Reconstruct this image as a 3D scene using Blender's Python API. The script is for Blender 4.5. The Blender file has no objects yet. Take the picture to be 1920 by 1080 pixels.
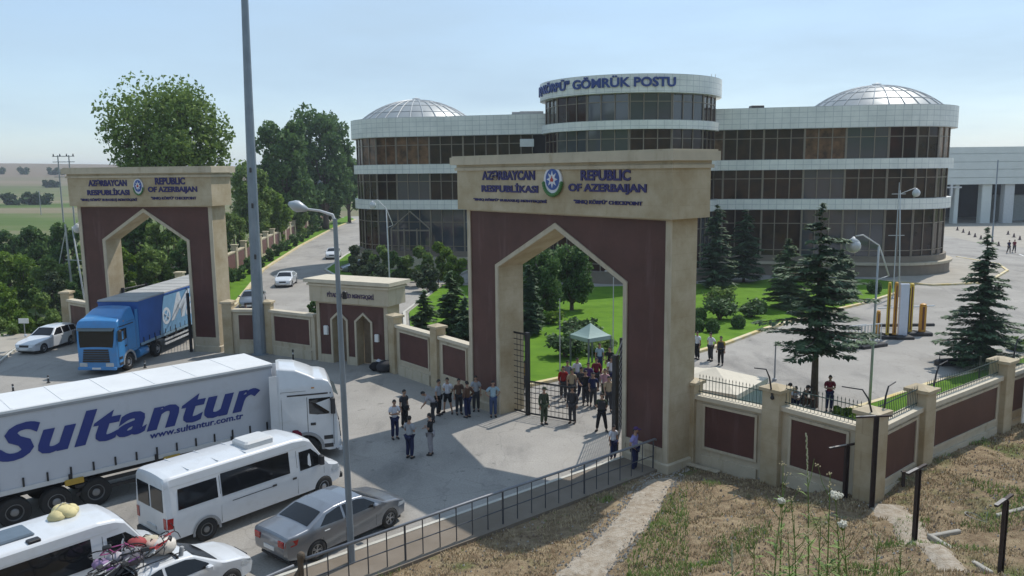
import bpy, bmesh, math, random
from mathutils import Vector, Matrix, noise

# ------------------------------------------------------------------ camera, sky, sun, exposure
SC = bpy.context.scene
COL = SC.collection
FPX, CAMH, PITCH, ROLL = 1522.0, 11.5, math.radians(8.18), math.radians(0.61)
_c, _s, _cr, _sr = math.cos(PITCH), math.sin(PITCH), math.cos(ROLL), math.sin(ROLL)
R0 = Vector((1, 0, 0)); U0 = Vector((0, _s, _c)); FW = Vector((0, _c, -_s))
cam_d = bpy.data.cameras.new("camera"); cam = bpy.data.objects.new("camera", cam_d); COL.objects.link(cam)
_r = R0*_cr - U0*_sr; _u = R0*_sr + U0*_cr
cam.matrix_world = Matrix(((_r.x, _u.x, -FW.x, 0), (_r.y, _u.y, -FW.y, 0), (_r.z, _u.z, -FW.z, CAMH), (0, 0, 0, 1)))
cam_d.sensor_width = 36.0; cam_d.lens = FPX/1920*36; cam_d.clip_start = 0.1; cam_d.clip_end = 20000
SC.camera = cam

SUN_EL, SUN_AZ = math.radians(55), math.radians(41)      # azimuth clockwise from +Y
world = bpy.data.worlds.new("World"); SC.world = world; world.use_nodes = True
nt = world.node_tree; nt.nodes.clear()
wo = nt.nodes.new('ShaderNodeOutputWorld'); bg = nt.nodes.new('ShaderNodeBackground')
sky = nt.nodes.new('ShaderNodeTexSky'); sky.sky_type = 'NISHITA'; sky.sun_disc = False
sky.sun_elevation = SUN_EL; sky.sun_rotation = SUN_AZ; sky.altitude = 100; sky.air_density = 1.0; sky.dust_density = 0.4; sky.ozone_density = 1.6
tc = nt.nodes.new('ShaderNodeTexCoord'); mp = nt.nodes.new('ShaderNodeMapping'); mp.inputs['Scale'].default_value = (1.0, 1.0, 5.0)
nz = nt.nodes.new('ShaderNodeTexNoise'); nz.inputs['Scale'].default_value = 1.6; nz.inputs['Detail'].default_value = 6; nz.inputs['Roughness'].default_value = 0.55
rp = nt.nodes.new('ShaderNodeValToRGB'); rp.color_ramp.elements[0].position = 0.36; rp.color_ramp.elements[1].position = 0.78
rp.color_ramp.elements[0].color = (0.35, 0.35, 0.35, 1); rp.color_ramp.elements[1].color = (0.95, 0.95, 0.95, 1)
mx = nt.nodes.new('ShaderNodeMixRGB'); mx.inputs['Color2'].default_value = (2.85, 3.8, 4.75, 1)
nt.links.new(tc.outputs['Generated'], mp.inputs['Vector']); nt.links.new(mp.outputs['Vector'], nz.inputs['Vector'])
nt.links.new(nz.outputs['Fac'], rp.inputs['Fac']); nt.links.new(rp.outputs['Color'], mx.inputs['Fac'])
nt.links.new(sky.outputs['Color'], mx.inputs['Color1']); nt.links.new(mx.outputs['Color'], bg.inputs['Color'])
bg.inputs['Strength'].default_value = 0.115
nt.links.new(bg.outputs['Background'], wo.inputs['Surface'])

sun_d = bpy.data.lights.new("sun", 'SUN'); sun_d.energy = 2.5; sun_d.angle = math.radians(0.6); sun_d.color = (1.0, 0.95, 0.87)
sun = bpy.data.objects.new("sun", sun_d); COL.objects.link(sun)
_sd = Vector((math.sin(SUN_AZ)*math.cos(SUN_EL), math.cos(SUN_AZ)*math.cos(SUN_EL), math.sin(SUN_EL)))
sun.rotation_euler = _sd.to_track_quat('Z', 'Y').to_euler(); sun.location = (60, 60, 90)
SC.view_settings.view_transform = 'Standard'; SC.view_settings.look = 'None'
SC.view_settings.exposure = 0.58; SC.view_settings.gamma = 1.0; SC.view_settings.use_curve_mapping = False
try:
    SC.cycles.max_bounces = 6; SC.cycles.transparent_max_bounces = 8; SC.cycles.use_denoising = True
except Exception: pass

# ------------------------------------------------------------------ pixel -> ground helpers (placing things where they stand)
def ray(u, v):
    X2 = (u-960)/FPX; Y2 = (540-v)/FPX
    x = X2*_cr+Y2*_sr; y = -X2*_sr+Y2*_cr
    return Vector((x, _c+y*_s, -_s+y*_c))
def G(u, v, z=0.0):
    r = ray(u, v); t = (z-CAMH)/r.z
    return Vector((r.x*t, r.y*t, z))
def PX(p):
    x, y, z = p[0], p[1], p[2]-CAMH
    d = y*_c-z*_s; up = y*_s+z*_c
    X = x/d; Y = up/d
    return (960+FPX*(X*_cr-Y*_sr), 540-FPX*(X*_sr+Y*_cr))
def AT(u, v, Y):                     # the point at distance Y along the view
    r = ray(u, v); return Vector((0, 0, CAMH))+r*(Y/r.y)
def ZH(v, p):                        # height of the point seen at row v above ground point p
    lo, hi = -30., 90.
    for _ in range(50):
        m = (lo+hi)/2
        if PX((p[0], p[1], m))[1] > v: lo = m
        else: hi = m
    return lo

# ------------------------------------------------------------------ materials
MATS = {}
def mat(name, col, rough=0.7, metal=0.0, var=0.12, scale=3.0, bump=0.0, bscale=20.0, col2=None, coat=0.0, spec=0.5, coord='Object', dirt=None, trans=0.0):
    if name in MATS: return MATS[name]
    m = bpy.data.materials.new(name); m.use_nodes = True; n = m.node_tree; b = n.nodes['Principled BSDF']
    b.inputs['Roughness'].default_value = rough; b.inputs['Metallic'].default_value = metal
    b.inputs['Specular IOR Level'].default_value = spec
    if coat: b.inputs['Coat Weight'].default_value = coat; b.inputs['Coat Roughness'].default_value = 0.06
    tc = n.nodes.new('ShaderNodeTexCoord')
    nz = n.nodes.new('ShaderNodeTexNoise'); nz.inputs['Scale'].default_value = scale; nz.inputs['Detail'].default_value = 5; nz.inputs['Roughness'].default_value = 0.6
    n.links.new(tc.outputs[coord], nz.inputs['Vector'])
    rp = n.nodes.new('ShaderNodeValToRGB'); rp.color_ramp.elements[0].position = 0.3; rp.color_ramp.elements[1].position = 0.72
    c = Vector(col[:3])
    a = c*(1-var) if col2 is None else c
    e = c*(1+var) if col2 is None else Vector(col2[:3])
    rp.color_ramp.elements[0].color = (*a, 1); rp.color_ramp.elements[1].color = (*e, 1)
    n.links.new(nz.outputs['Fac'], rp.inputs['Fac'])
    out = rp.outputs['Color']
    if dirt:                                   # (colour, scale vector, threshold low, high): stains with a shape of their own
        mp = n.nodes.new('ShaderNodeMapping'); mp.inputs['Scale'].default_value = dirt[1]
        n.links.new(tc.outputs[coord], mp.inputs['Vector'])
        n2 = n.nodes.new('ShaderNodeTexNoise'); n2.inputs['Scale'].default_value = 1.0; n2.inputs['Detail'].default_value = 6; n2.inputs['Roughness'].default_value = 0.65
        n.links.new(mp.outputs['Vector'], n2.inputs['Vector'])
        r2 = n.nodes.new('ShaderNodeValToRGB'); r2.color_ramp.elements[0].position = dirt[2]; r2.color_ramp.elements[1].position = dirt[3]
        r2.color_ramp.elements[0].color = (0, 0, 0, 1); r2.color_ramp.elements[1].color = (1, 1, 1, 1)
        n.links.new(n2.outputs['Fac'], r2.inputs['Fac'])
        mm = n.nodes.new('ShaderNodeMixRGB'); mm.inputs['Color2'].default_value = (*dirt[0], 1)
        n.links.new(r2.outputs['Color'], mm.inputs['Fac']); n.links.new(out, mm.inputs['Color1']); out = mm.outputs['Color']
    n.links.new(out, b.inputs['Base Color'])
    if bump:
        nb = n.nodes.new('ShaderNodeTexNoise'); nb.inputs['Scale'].default_value = bscale; nb.inputs['Detail'].default_value = 4
        n.links.new(tc.outputs[coord], nb.inputs['Vector'])
        bp = n.nodes.new('ShaderNodeBump'); bp.inputs['Strength'].default_value = bump; bp.inputs['Distance'].default_value = 0.05
        n.links.new(nb.outputs['Fac'], bp.inputs['Height']); n.links.new(bp.outputs['Normal'], b.inputs['Normal'])
    MATS[name] = m; return m

def mat_tiles(name, col, col2, mortar, w, h, msize=0.012, rough=0.7, vec='xz', stain=None, spec=0.5, off=0.5):
    """stone blocks / cladding tiles: brick pattern over local x,z (or UV)"""
    if name in MATS: return MATS[name]
    m = bpy.data.materials.new(name); m.use_nodes = True; n = m.node_tree; b = n.nodes['Principled BSDF']
    b.inputs['Roughness'].default_value = rough; b.inputs['Specular IOR Level'].default_value = spec
    tc = n.nodes.new('ShaderNodeTexCoord'); cb = n.nodes.new('ShaderNodeCombineXYZ'); sp = n.nodes.new('ShaderNodeSeparateXYZ')
    if vec == 'uv':
        n.links.new(tc.outputs['UV'], sp.inputs[0]); n.links.new(sp.outputs['X'], cb.inputs['X']); n.links.new(sp.outputs['Y'], cb.inputs['Y'])
    else:
        n.links.new(tc.outputs['Object'], sp.inputs[0])
        ad = n.nodes.new('ShaderNodeMath'); ad.operation = 'ADD'
        n.links.new(sp.outputs['X'], ad.inputs[0]); n.links.new(sp.outputs['Y'], ad.inputs[1])
        n.links.new(ad.outputs[0], cb.inputs['X']); n.links.new(sp.outputs['Z'], cb.inputs['Y'])
    br = n.nodes.new('ShaderNodeTexBrick'); br.offset = off
    br.inputs['Scale'].default_value = 1.0; br.inputs['Brick Width'].default_value = w; br.inputs['Row Height'].default_value = h
    br.inputs['Mortar Size'].default_value = msize; br.inputs['Mortar Smooth'].default_value = 0.2
    br.inputs['Color1'].default_value = (*col, 1); br.inputs['Color2'].default_value = (*col2, 1); br.inputs['Mortar'].default_value = (*mortar, 1)
    n.links.new(cb.outputs[0], br.inputs['Vector'])
    nz = n.nodes.new('ShaderNodeTexNoise'); nz.inputs['Scale'].default_value = 0.7; nz.inputs['Detail'].default_value = 7; nz.inputs['Roughness'].default_value = 0.65
    n.links.new(tc.outputs['Object'], nz.inputs['Vector'])
    rp = n.nodes.new('ShaderNodeValToRGB'); rp.color_ramp.elements[0].position = 0.35; rp.color_ramp.elements[1].position = 0.7
    st = stain or (0.8, 0.76, 0.68)
    rp.color_ramp.elements[0].color = (*st, 1); rp.color_ramp.elements[1].color = (1.08, 1.06, 1.02, 1)
    n.links.new(nz.outputs['Fac'], rp.inputs['Fac'])
    mu = n.nodes.new('ShaderNodeMixRGB'); mu.blend_type = 'MULTIPLY'; mu.inputs['Fac'].default_value = 1.0
    n.links.new(br.outputs['Color'], mu.inputs['Color1']); n.links.new(rp.outputs['Color'], mu.inputs['Color2'])
    n.links.new(mu.outputs['Color'], b.inputs['Base Color'])
    MATS[name] = m; return m

def mat_leaf(name, ca, cb, scale=0.5, trans=0.25, spec=0.25):
    if name in MATS: return MATS[name]
    m = bpy.data.materials.new(name); m.use_nodes = True; n = m.node_tree; b = n.nodes['Principled BSDF']
    b.inputs['Roughness'].default_value = 0.6; b.inputs['Specular IOR Level'].default_value = spec
    g = n.nodes.new('ShaderNodeNewGeometry'); tc = n.nodes.new('ShaderNodeTexCoord')
    nz = n.nodes.new('ShaderNodeTexNoise'); nz.inputs['Scale'].default_value = scale; nz.inputs['Detail'].default_value = 3
    n.links.new(tc.outputs['Object'], nz.inputs['Vector'])
    ad = n.nodes.new('ShaderNodeMath'); ad.operation = 'MULTIPLY_ADD'; ad.inputs[1].default_value = 0.45; 
    n.links.new(g.outputs['Random Per Island'], ad.inputs[0]); n.links.new(nz.outputs['Fac'], ad.inputs[2])
    rp = n.nodes.new('ShaderNodeValToRGB'); rp.color_ramp.elements[0].position = 0.38; rp.color_ramp.elements[1].position = 1.0
    rp.color_ramp.elements[0].color = (*ca, 1); rp.color_ramp.elements[1].color = (*cb, 1)
    n.links.new(ad.outputs[0], rp.inputs['Fac']); n.links.new(rp.outputs['Color'], b.inputs['Base Color'])
    tr = n.nodes.new('ShaderNodeBsdfTranslucent'); n.links.new(rp.outputs['Color'], tr.inputs['Color'])
    mixs = n.nodes.new('ShaderNodeMixShader'); mixs.inputs['Fac'].default_value = trans
    out = n.nodes['Material Output']
    n.links.new(b.outputs[0], mixs.inputs[1]); n.links.new(tr.outputs[0], mixs.inputs[2]); n.links.new(mixs.outputs[0], out.inputs['Surface'])
    MATS[name] = m; return m

# ------------------------------------------------------------------ mesh builder
class MB:
    def __init__(s): s.v = []; s.f = []; s.uv = None
    def add(s, vs, fs, M=None):
        o = len(s.v)
        s.v += [tuple(M @ Vector(p)) if M is not None else tuple(p) for p in vs]
        s.f += [tuple(i+o for i in f) for f in fs]; return s
    def box(s, x0, x1, y0, y1, z0, z1, M=None):
        v = [(x0,y0,z0),(x1,y0,z0),(x1,y1,z0),(x0,y1,z0),(x0,y0,z1),(x1,y0,z1),(x1,y1,z1),(x0,y1,z1)]
        return s.add(v, [(0,3,2,1),(4,5,6,7),(0,1,5,4),(1,2,6,5),(2,3,7,6),(3,0,4,7)], M)
    def bbox(s, x0, x1, y0, y1, z0, z1, b=0.03, M=None):     # box with bevelled vertical and top edges
        pts = [(x0+b,y0),(x1-b,y0),(x1,y0+b),(x1,y1-b),(x1-b,y1),(x0+b,y1),(x0,y1-b),(x0,y0+b)]
        vs = [(x,y,z0) for x,y in pts]+[(x,y,z1-b) for x,y in pts]
        cx, cy = (x0+x1)/2, (y0+y1)/2
        vs += [(x+(b if x<cx else -b)*(1 if True else 0), y+(b if y<cy else -b), z1) for x,y in pts]
        fs = [tuple(range(7,-1,-1)), tuple(range(16,24))]
        for k in (0,1):
            for i in range(8): j=(i+1)%8; fs.append((k*8+i,k*8+j,k*8+8+j,k*8+8+i))
        return s.add(vs, fs, M)
    def prism(s, pts, z0, z1, M=None, cap=True):             # pts CCW in xy
        n = len(pts); vs = [(p[0],p[1],z0) for p in pts]+[(p[0],p[1],z1) for p in pts]
        fs = [(i,(i+1)%n,n+(i+1)%n,n+i) for i in range(n)]
        if cap: fs += [tuple(range(n-1,-1,-1)), tuple(range(n,2*n))]
        return s.add(vs, fs, M)
    def tube(s, path, r, n=8, cap=True, M=None):
        path = [Vector(p) for p in path]; rs = r if isinstance(r,(list,tuple)) else [r]*len(path)
        vs = []; fs = []
        up = Vector((0,0,1))
        pn = None
        for i,p in enumerate(path):
            d = (path[min(i+1,len(path)-1)]-path[max(i-1,0)])
            d = d.normalized() if d.length>1e-9 else Vector((0,0,1))
            if pn is None:
                pn = d.cross(up) if abs(d.dot(up))<0.95 else d.cross(Vector((1,0,0)))
            pn = (pn-d*pn.dot(d)).normalized(); q = d.cross(pn)
            for k in range(n):
                a = 2*math.pi*k/n; vs.append(p+(pn*math.cos(a)+q*math.sin(a))*rs[i])
        for i in range(len(path)-1):
            for k in range(n):
                a=i*n+k; b=i*n+(k+1)%n; fs.append((a,b,b+n,a+n))
        if cap: fs += [tuple(range(n-1,-1,-1)), tuple(range((len(path)-1)*n, len(path)*n))]
        return s.add(vs, fs, M)
    def lathe(s, prof, n=24, M=None, close=True):            # prof: (r,z) about z
        vs=[]; fs=[]
        for r,z in prof:
            for k in range(n): a=2*math.pi*k/n; vs.append((r*math.cos(a), r*math.sin(a), z))
        m=len(prof)
        for i in range(m-1):
            for k in range(n):
                a=i*n+k; b=i*n+(k+1)%n; fs.append((a,b,b+n,a+n))
        if close: fs += [tuple(range(n-1,-1,-1)), tuple(range((m-1)*n, m*n))]
        return s.add(vs, fs, M)
    def ball(s, c, r, n=10, m=7, sz=1.0, M=None, jit=0, rnd=None):
        vs=[];fs=[]
        for i in range(m+1):
            t=math.pi*i/m
            for k in range(n):
                a=2*math.pi*k/n; j=1+(rnd.uniform(-jit,jit) if rnd else 0)
                vs.append((c[0]+r*j*math.sin(t)*math.cos(a), c[1]+r*j*math.sin(t)*math.sin(a), c[2]+r*sz*j*math.cos(t)))
        for i in range(m):
            for k in range(n):
                a=i*n+k;b=i*n+(k+1)%n; fs.append((a,a+n,b+n,b))
        return s.add(vs,fs,M)
    def mesh(s, name, smooth=False):
        me = bpy.data.meshes.new(name); me.from_pydata(s.v, [], s.f); me.validate(); 
        if smooth:
            for p in me.polygons: p.use_smooth = True
        me.update(); return me
    def build(s, name, m, parent=None, smooth=False, bevel=0, recalc=False, loc=None):
        me = s.mesh(name, smooth)
        if recalc:
            bm = bmesh.new(); bm.from_mesh(me); bmesh.ops.remove_doubles(bm, verts=bm.verts, dist=1e-5); bmesh.ops.recalc_face_normals(bm, faces=bm.faces); bm.to_mesh(me); bm.free()
        return link(name, me, m, parent, bevel, loc)

def link(name, me, m, parent=None, bevel=0, loc=None):
    o = bpy.data.objects.new(name, me); COL.objects.link(o)
    for q in (m if isinstance(m,(list,tuple)) else [m]):
        if q is not None: me.materials.append(q)
    if parent is not None: o.parent = parent
    if loc is not None: o.location = loc
    if bevel:
        md = o.modifiers.new('bevel','BEVEL'); md.width = bevel; md.segments = 2; md.limit_method = 'ANGLE'; md.angle_limit = math.radians(40)
    return o
def smooth_angle(o, deg=35):
    me = o.data
    for p in me.polygons: p.use_smooth = True
    bm = bmesh.new(); bm.from_mesh(me)
    for e in bm.edges:
        if len(e.link_faces)==2 and e.calc_face_angle(0) > math.radians(deg): e.smooth = False
    bm.to_mesh(me); bm.free()
def tag(o, label=None, cat=None, group=None, kind=None):
    if label: o['label'] = label
    if cat: o['category'] = cat
    if group: o['group'] = group
    if kind: o['kind'] = kind
    return o
def thing(name, label, cat, loc=(0,0,0), rz=0, group=None):
    o = bpy.data.objects.new(name, None); COL.objects.link(o); o.location = loc; o.rotation_euler = (0,0,rz)
    o.empty_display_size = 0.3
    return tag(o, label, cat, group)
def copy_thing(o, loc, rz=0, label=None, group=None, scale=None, mats=None):
    r = o.copy(); COL.objects.link(r); r.location = loc; r.rotation_euler = (0,0,rz)
    if scale is not None: r.scale = scale if isinstance(scale,(tuple,list)) else (scale,)*3
    if label: r['label'] = label
    if group: r['group'] = group
    for ch in list(o.children):
        c = ch.copy(); COL.objects.link(c); c.parent = r
        if mats and ch.name.split('.')[0] in mats: setmat(c, mats[ch.name.split('.')[0]])
        for g in list(ch.children):
            d = g.copy(); COL.objects.link(d); d.parent = c
            if mats and g.name.split('.')[0] in mats: setmat(d, mats[g.name.split('.')[0]])
    return r
def setmat(o, m):
    o.material_slots[0].link = 'OBJECT'; o.material_slots[0].material = m
def Rz(a, loc=(0,0,0)): return Matrix.Translation(Vector(loc)) @ Matrix.Rotation(a,4,'Z')

_textcache = {}
def text_mb(txt, size, depth=0.03, xs=1.0, bold=0.0, shear=0.0, align='CENTER', space=1.0):
    """text as raised letters: returns verts, faces in local x (along), z (up), front at -y"""
    key=(txt,size,depth,xs,bold,shear,align,space)
    if key not in _textcache:
        cu = bpy.data.curves.new('t','FONT'); cu.body = txt; cu.size = size; cu.extrude = depth/2; cu.offset = bold; cu.shear = shear
        cu.align_x = align; cu.align_y = 'CENTER'; cu.resolution_u = 3; cu.space_character = space
        ob = bpy.data.objects.new('t', cu); COL.objects.link(ob); bpy.context.view_layer.update()
        me = bpy.data.meshes.new_from_object(ob.evaluated_get(bpy.context.evaluated_depsgraph_get()))
        vs = [(v.co.x*xs, -v.co.z, v.co.y) for v in me.vertices]; fs = [tuple(p.vertices) for p in me.polygons]
        bpy.data.objects.remove(ob); bpy.data.curves.remove(cu); bpy.data.meshes.remove(me)
        _textcache[key]=(vs,fs)
    return _textcache[key]
def put_text(name, txt, size, M, m, parent, **k):
    vs, fs = text_mb(txt, size, **k)
    return MB().add(vs, fs, M).build(name, m, parent)
# ------------------------------------------------------------------ materials palette
STONE = mat_tiles('sandstone_blocks', (0.455,0.395,0.29), (0.475,0.415,0.31), (0.40,0.34,0.245), 1.2, 0.6, 0.006, 0.8, stain=(0.74,0.66,0.52))
STONE_P = mat('sandstone_plain', (0.475,0.415,0.31), 0.8, var=0.11, scale=1.3, bump=0.15, dirt=((0.32,0.25,0.15),(2.2,2.2,0.45),0.54,0.8))
STONE_TOP = mat('sandstone_coping', (0.55,0.49,0.38), 0.8, var=0.1, scale=2.0)
BROWN = mat('brown_tile_cladding', (0.088,0.037,0.030), 0.5, var=0.25, scale=0.6, dirt=((0.14,0.08,0.075),(1.6,1.6,0.22),0.56,0.82), spec=0.35)
ASPH = mat('asphalt', (0.345,0.325,0.295), 0.9, var=0.13, scale=0.25, bump=0.25, bscale=60, dirt=((0.20,0.19,0.178),(0.35,0.12,1),0.52,0.72), spec=0.2)
PAVE = mat('concrete_pavement', (0.36,0.33,0.28), 0.85, var=0.12, scale=0.5, bump=0.2, bscale=40, spec=0.2)
KERBM = mat('kerb_concrete', (0.5,0.48,0.42), 0.8, var=0.1)
YEL = mat('yellow_kerb_paint', (0.55,0.40,0.10), 0.7, var=0.2, scale=1.2, col2=(0.62,0.58,0.48))
WHITE = mat('white_paint', (0.72,0.72,0.70), 0.5, var=0.05)
BLACK = mat('black_metal', (0.02,0.02,0.022), 0.5, var=0.2)
STEEL = mat('galvanised_steel', (0.20,0.24,0.28), 0.5, metal=0.25, var=0.12, scale=1.5, dirt=((0.27,0.30,0.33),(3,3,0.4),0.5,0.8))
GRAY = mat('grey_paint', (0.28,0.29,0.30), 0.6, var=0.1)
LGRAY = mat('light_grey_metal', (0.55,0.56,0.56), 0.5, var=0.06)
RUBBER = mat('rubber', (0.018,0.018,0.018), 0.8, var=0.2)
GLASS = mat('dark_window_glass', (0.010,0.011,0.013), 0.08, var=0.1, spec=0.45)
NAVY = mat('navy_letters', (0.02,0.014,0.11), 0.5, var=0.08)
LAWN = mat('lawn_grass', (0.075,0.165,0.010), 0.9, var=0.2, scale=0.6, col2=(0.13,0.25,0.018), bump=0.5, bscale=30, spec=0.15)
# hillside: dry straw, earth, green patches mixed by noise
def hill_mat():
    m = bpy.data.materials.new('dry_hillside'); m.use_nodes = True; n = m.node_tree; b = n.nodes['Principled BSDF']
    b.inputs['Roughness'].default_value = 0.95; b.inputs['Specular IOR Level'].default_value = 0.1
    tc = n.nodes.new('ShaderNodeTexCoord')
    def N(sc, det=6, ro=0.65):
        z = n.nodes.new('ShaderNodeTexNoise'); z.inputs['Scale'].default_value = sc; z.inputs['Detail'].default_value = det; z.inputs['Roughness'].default_value = ro
        n.links.new(tc.outputs['Object'], z.inputs['Vector']); return z
    def ramp(src, p0, p1, c0, c1):
        r = n.nodes.new('ShaderNodeValToRGB'); r.color_ramp.elements[0].position = p0; r.color_ramp.elements[1].position = p1
        r.color_ramp.elements[0].color = (*c0,1); r.color_ramp.elements[1].color = (*c1,1); n.links.new(src, r.inputs['Fac']); return r.outputs['Color']
    a = ramp(N(2.2,8,0.75).outputs['Fac'], 0.32, 0.7, (0.15,0.10,0.06), (0.42,0.33,0.21))
    g = ramp(N(5.0).outputs['Fac'], 0.3, 0.7, (0.07,0.10,0.025), (0.20,0.22,0.09))
    f = ramp(N(0.42,5,0.6).outputs['Fac'], 0.56, 0.68, (0,0,0), (1,1,1))
    mx = n.nodes.new('ShaderNodeMixRGB'); n.links.new(f, mx.inputs['Fac']); n.links.new(a, mx.inputs['Color1']); n.links.new(g, mx.inputs['Color2'])
    n.links.new(mx.outputs['Color'], b.inputs['Base Color'])
    bp = n.nodes.new('ShaderNodeBump'); bp.inputs['Strength'].default_value = 0.9; bp.inputs['Distance'].default_value = 0.12
    n.links.new(N(9,8,0.7).outputs['Fac'], bp.inputs['Height']); n.links.new(bp.outputs['Normal'], b.inputs['Normal'])
    return m
HILL = hill_mat()
DIRT = mat('pale_trodden_earth', (0.26,0.205,0.145), 0.95, var=0.2, scale=4.5, bump=0.8, bscale=22, col2=(0.46,0.41,0.34), spec=0.1)

def asphalt_wear(m):
    n = m.node_tree; b = n.nodes['Principled BSDF']; src = b.inputs['Base Color'].links[0].from_socket
    tc = n.nodes.new('ShaderNodeTexCoord'); wn = n.nodes.new('ShaderNodeTexNoise'); wn.inputs['Scale'].default_value = 0.8; n.links.new(tc.outputs['Object'], wn.inputs['Vector'])
    mv = n.nodes.new('ShaderNodeMixRGB'); mv.blend_type = 'ADD'; mv.inputs['Fac'].default_value = 1.4; n.links.new(tc.outputs['Object'], mv.inputs['Color1']); n.links.new(wn.outputs['Color'], mv.inputs['Color2'])
    vo = n.nodes.new('ShaderNodeTexVoronoi'); vo.feature = 'DISTANCE_TO_EDGE'; vo.inputs['Scale'].default_value = 0.3; n.links.new(mv.outputs['Color'], vo.inputs['Vector'])
    def step(s, lo, hi, a, c):
        r = n.nodes.new('ShaderNodeValToRGB'); r.color_ramp.elements[0].position = lo; r.color_ramp.elements[1].position = hi; r.color_ramp.elements[0].color = (a,a,a,1); r.color_ramp.elements[1].color = (c,c,c,1); n.links.new(s, r.inputs['Fac']); return r.outputs['Color']
    crack = step(vo.outputs['Distance'], 0.003, 0.008, 0.86, 1.0)
    sp = n.nodes.new('ShaderNodeTexNoise'); sp.inputs['Scale'].default_value = 1.7; sp.inputs['Detail'].default_value = 4; n.links.new(tc.outputs['Object'], sp.inputs['Vector'])
    spots = step(sp.outputs['Fac'], 0.66, 0.72, 1.0, 0.68)
    fn = n.nodes.new('ShaderNodeTexNoise'); fn.inputs['Scale'].default_value = 14; fn.inputs['Detail'].default_value = 6; n.links.new(tc.outputs['Object'], fn.inputs['Vector'])
    fine = step(fn.outputs['Fac'], 0.3, 0.7, 0.86, 1.1)
    v2 = n.nodes.new('ShaderNodeTexVoronoi'); v2.inputs['Scale'].default_value = 0.11; n.links.new(tc.outputs['Object'], v2.inputs['Vector'])
    patch = step(v2.outputs['Color'], 0.0, 1.0, 0.90, 1.06); out = src
    for k in (crack, spots, fine, patch):
        mu = n.nodes.new('ShaderNodeMixRGB'); mu.blend_type = 'MULTIPLY'; mu.inputs['Fac'].default_value = 1; n.links.new(out, mu.inputs['Color1']); n.links.new(k, mu.inputs['Color2']); out = mu.outputs['Color']
    n.links.new(out, b.inputs['Base Color'])
asphalt_wear(ASPH)
# far country: dry hills with green strips
def country_mat():
    m = bpy.data.materials.new('open_country'); m.use_nodes = True; n = m.node_tree; b = n.nodes['Principled BSDF']
    b.inputs['Roughness'].default_value = 1.0; b.inputs['Specular IOR Level'].default_value = 0.05
    tc = n.nodes.new('ShaderNodeTexCoord')
    mp = n.nodes.new('ShaderNodeMapping'); mp.inputs['Scale'].default_value = (0.004,0.014,0.0); n.links.new(tc.outputs['Object'], mp.inputs['Vector'])
    z = n.nodes.new('ShaderNodeTexNoise'); z.inputs['Scale'].default_value = 1; z.inputs['Detail'].default_value = 9; z.inputs['Roughness'].default_value = 0.62
    n.links.new(mp.outputs['Vector'], z.inputs['Vector'])
    r = n.nodes.new('ShaderNodeValToRGB'); e = r.color_ramp.elements
    e[0].position = 0.30; e[0].color = (0.06,0.10,0.03,1); e[1].position = 0.75; e[1].color = (0.30,0.25,0.18,1)
    k = r.color_ramp.elements.new(0.44); k.color = (0.10,0.145,0.045,1); k = r.color_ramp.elements.new(0.56); k.color = (0.20,0.18,0.115,1)
    n.links.new(z.outputs['Fac'], r.inputs['Fac'])
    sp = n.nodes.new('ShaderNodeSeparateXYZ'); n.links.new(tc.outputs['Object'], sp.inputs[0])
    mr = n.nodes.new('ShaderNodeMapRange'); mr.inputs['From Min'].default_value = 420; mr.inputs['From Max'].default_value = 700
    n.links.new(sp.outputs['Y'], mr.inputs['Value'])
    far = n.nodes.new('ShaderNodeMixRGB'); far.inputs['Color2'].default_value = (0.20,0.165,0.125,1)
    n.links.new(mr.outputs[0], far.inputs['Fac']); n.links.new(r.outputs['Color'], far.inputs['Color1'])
    n.links.new(far.outputs['Color'], b.inputs['Base Color'])
    return m
COUNTRY = country_mat()

# ------------------------------------------------------------------ ground sheet to the horizon
def axis(lo, hi, near, step, grow=1.22):
    v = [0.0]; s = step
    while v[-1] < hi:
        v.append(v[-1]+s)
        if v[-1] > near: s *= grow
    w = [0.0]; s = step
    while w[-1] > lo:
        w.append(w[-1]-s)
        if w[-1] < -near: s *= grow
    return sorted(set(w+v))
def far_z(x, y):
    d = math.hypot(x, y)
    t = min(max((d-330)/900.0, 0), 1); t = t*t*(3-2*t)
    z = 24*t
    if d > 330: z += 5*noise.noise(Vector((x*0.0016, y*0.0016, 1.3)))*t*2
    if y < -6:                               # the dry hill behind the viewer
        s_ = min((-6-y)/130.0, 1); s_ = s_*s_*(3-2*s_); return max(z, 46*s_*(0.8+0.35*noise.noise(Vector((x*0.012, y*0.012, 4)))))-0.05
    lx = min(max((-34-x)/25, 0), 1)*min(max((y-40)/30, 0), 1)*min(max((330-d)/120, 0), 1)
    return z-2.6*lx-0.05
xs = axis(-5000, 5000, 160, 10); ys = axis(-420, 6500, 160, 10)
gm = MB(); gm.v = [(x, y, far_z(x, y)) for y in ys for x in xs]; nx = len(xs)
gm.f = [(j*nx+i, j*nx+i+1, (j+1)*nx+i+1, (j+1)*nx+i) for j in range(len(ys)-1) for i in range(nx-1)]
tag(gm.build('ground', COUNTRY, smooth=True), kind='structure')

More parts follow.
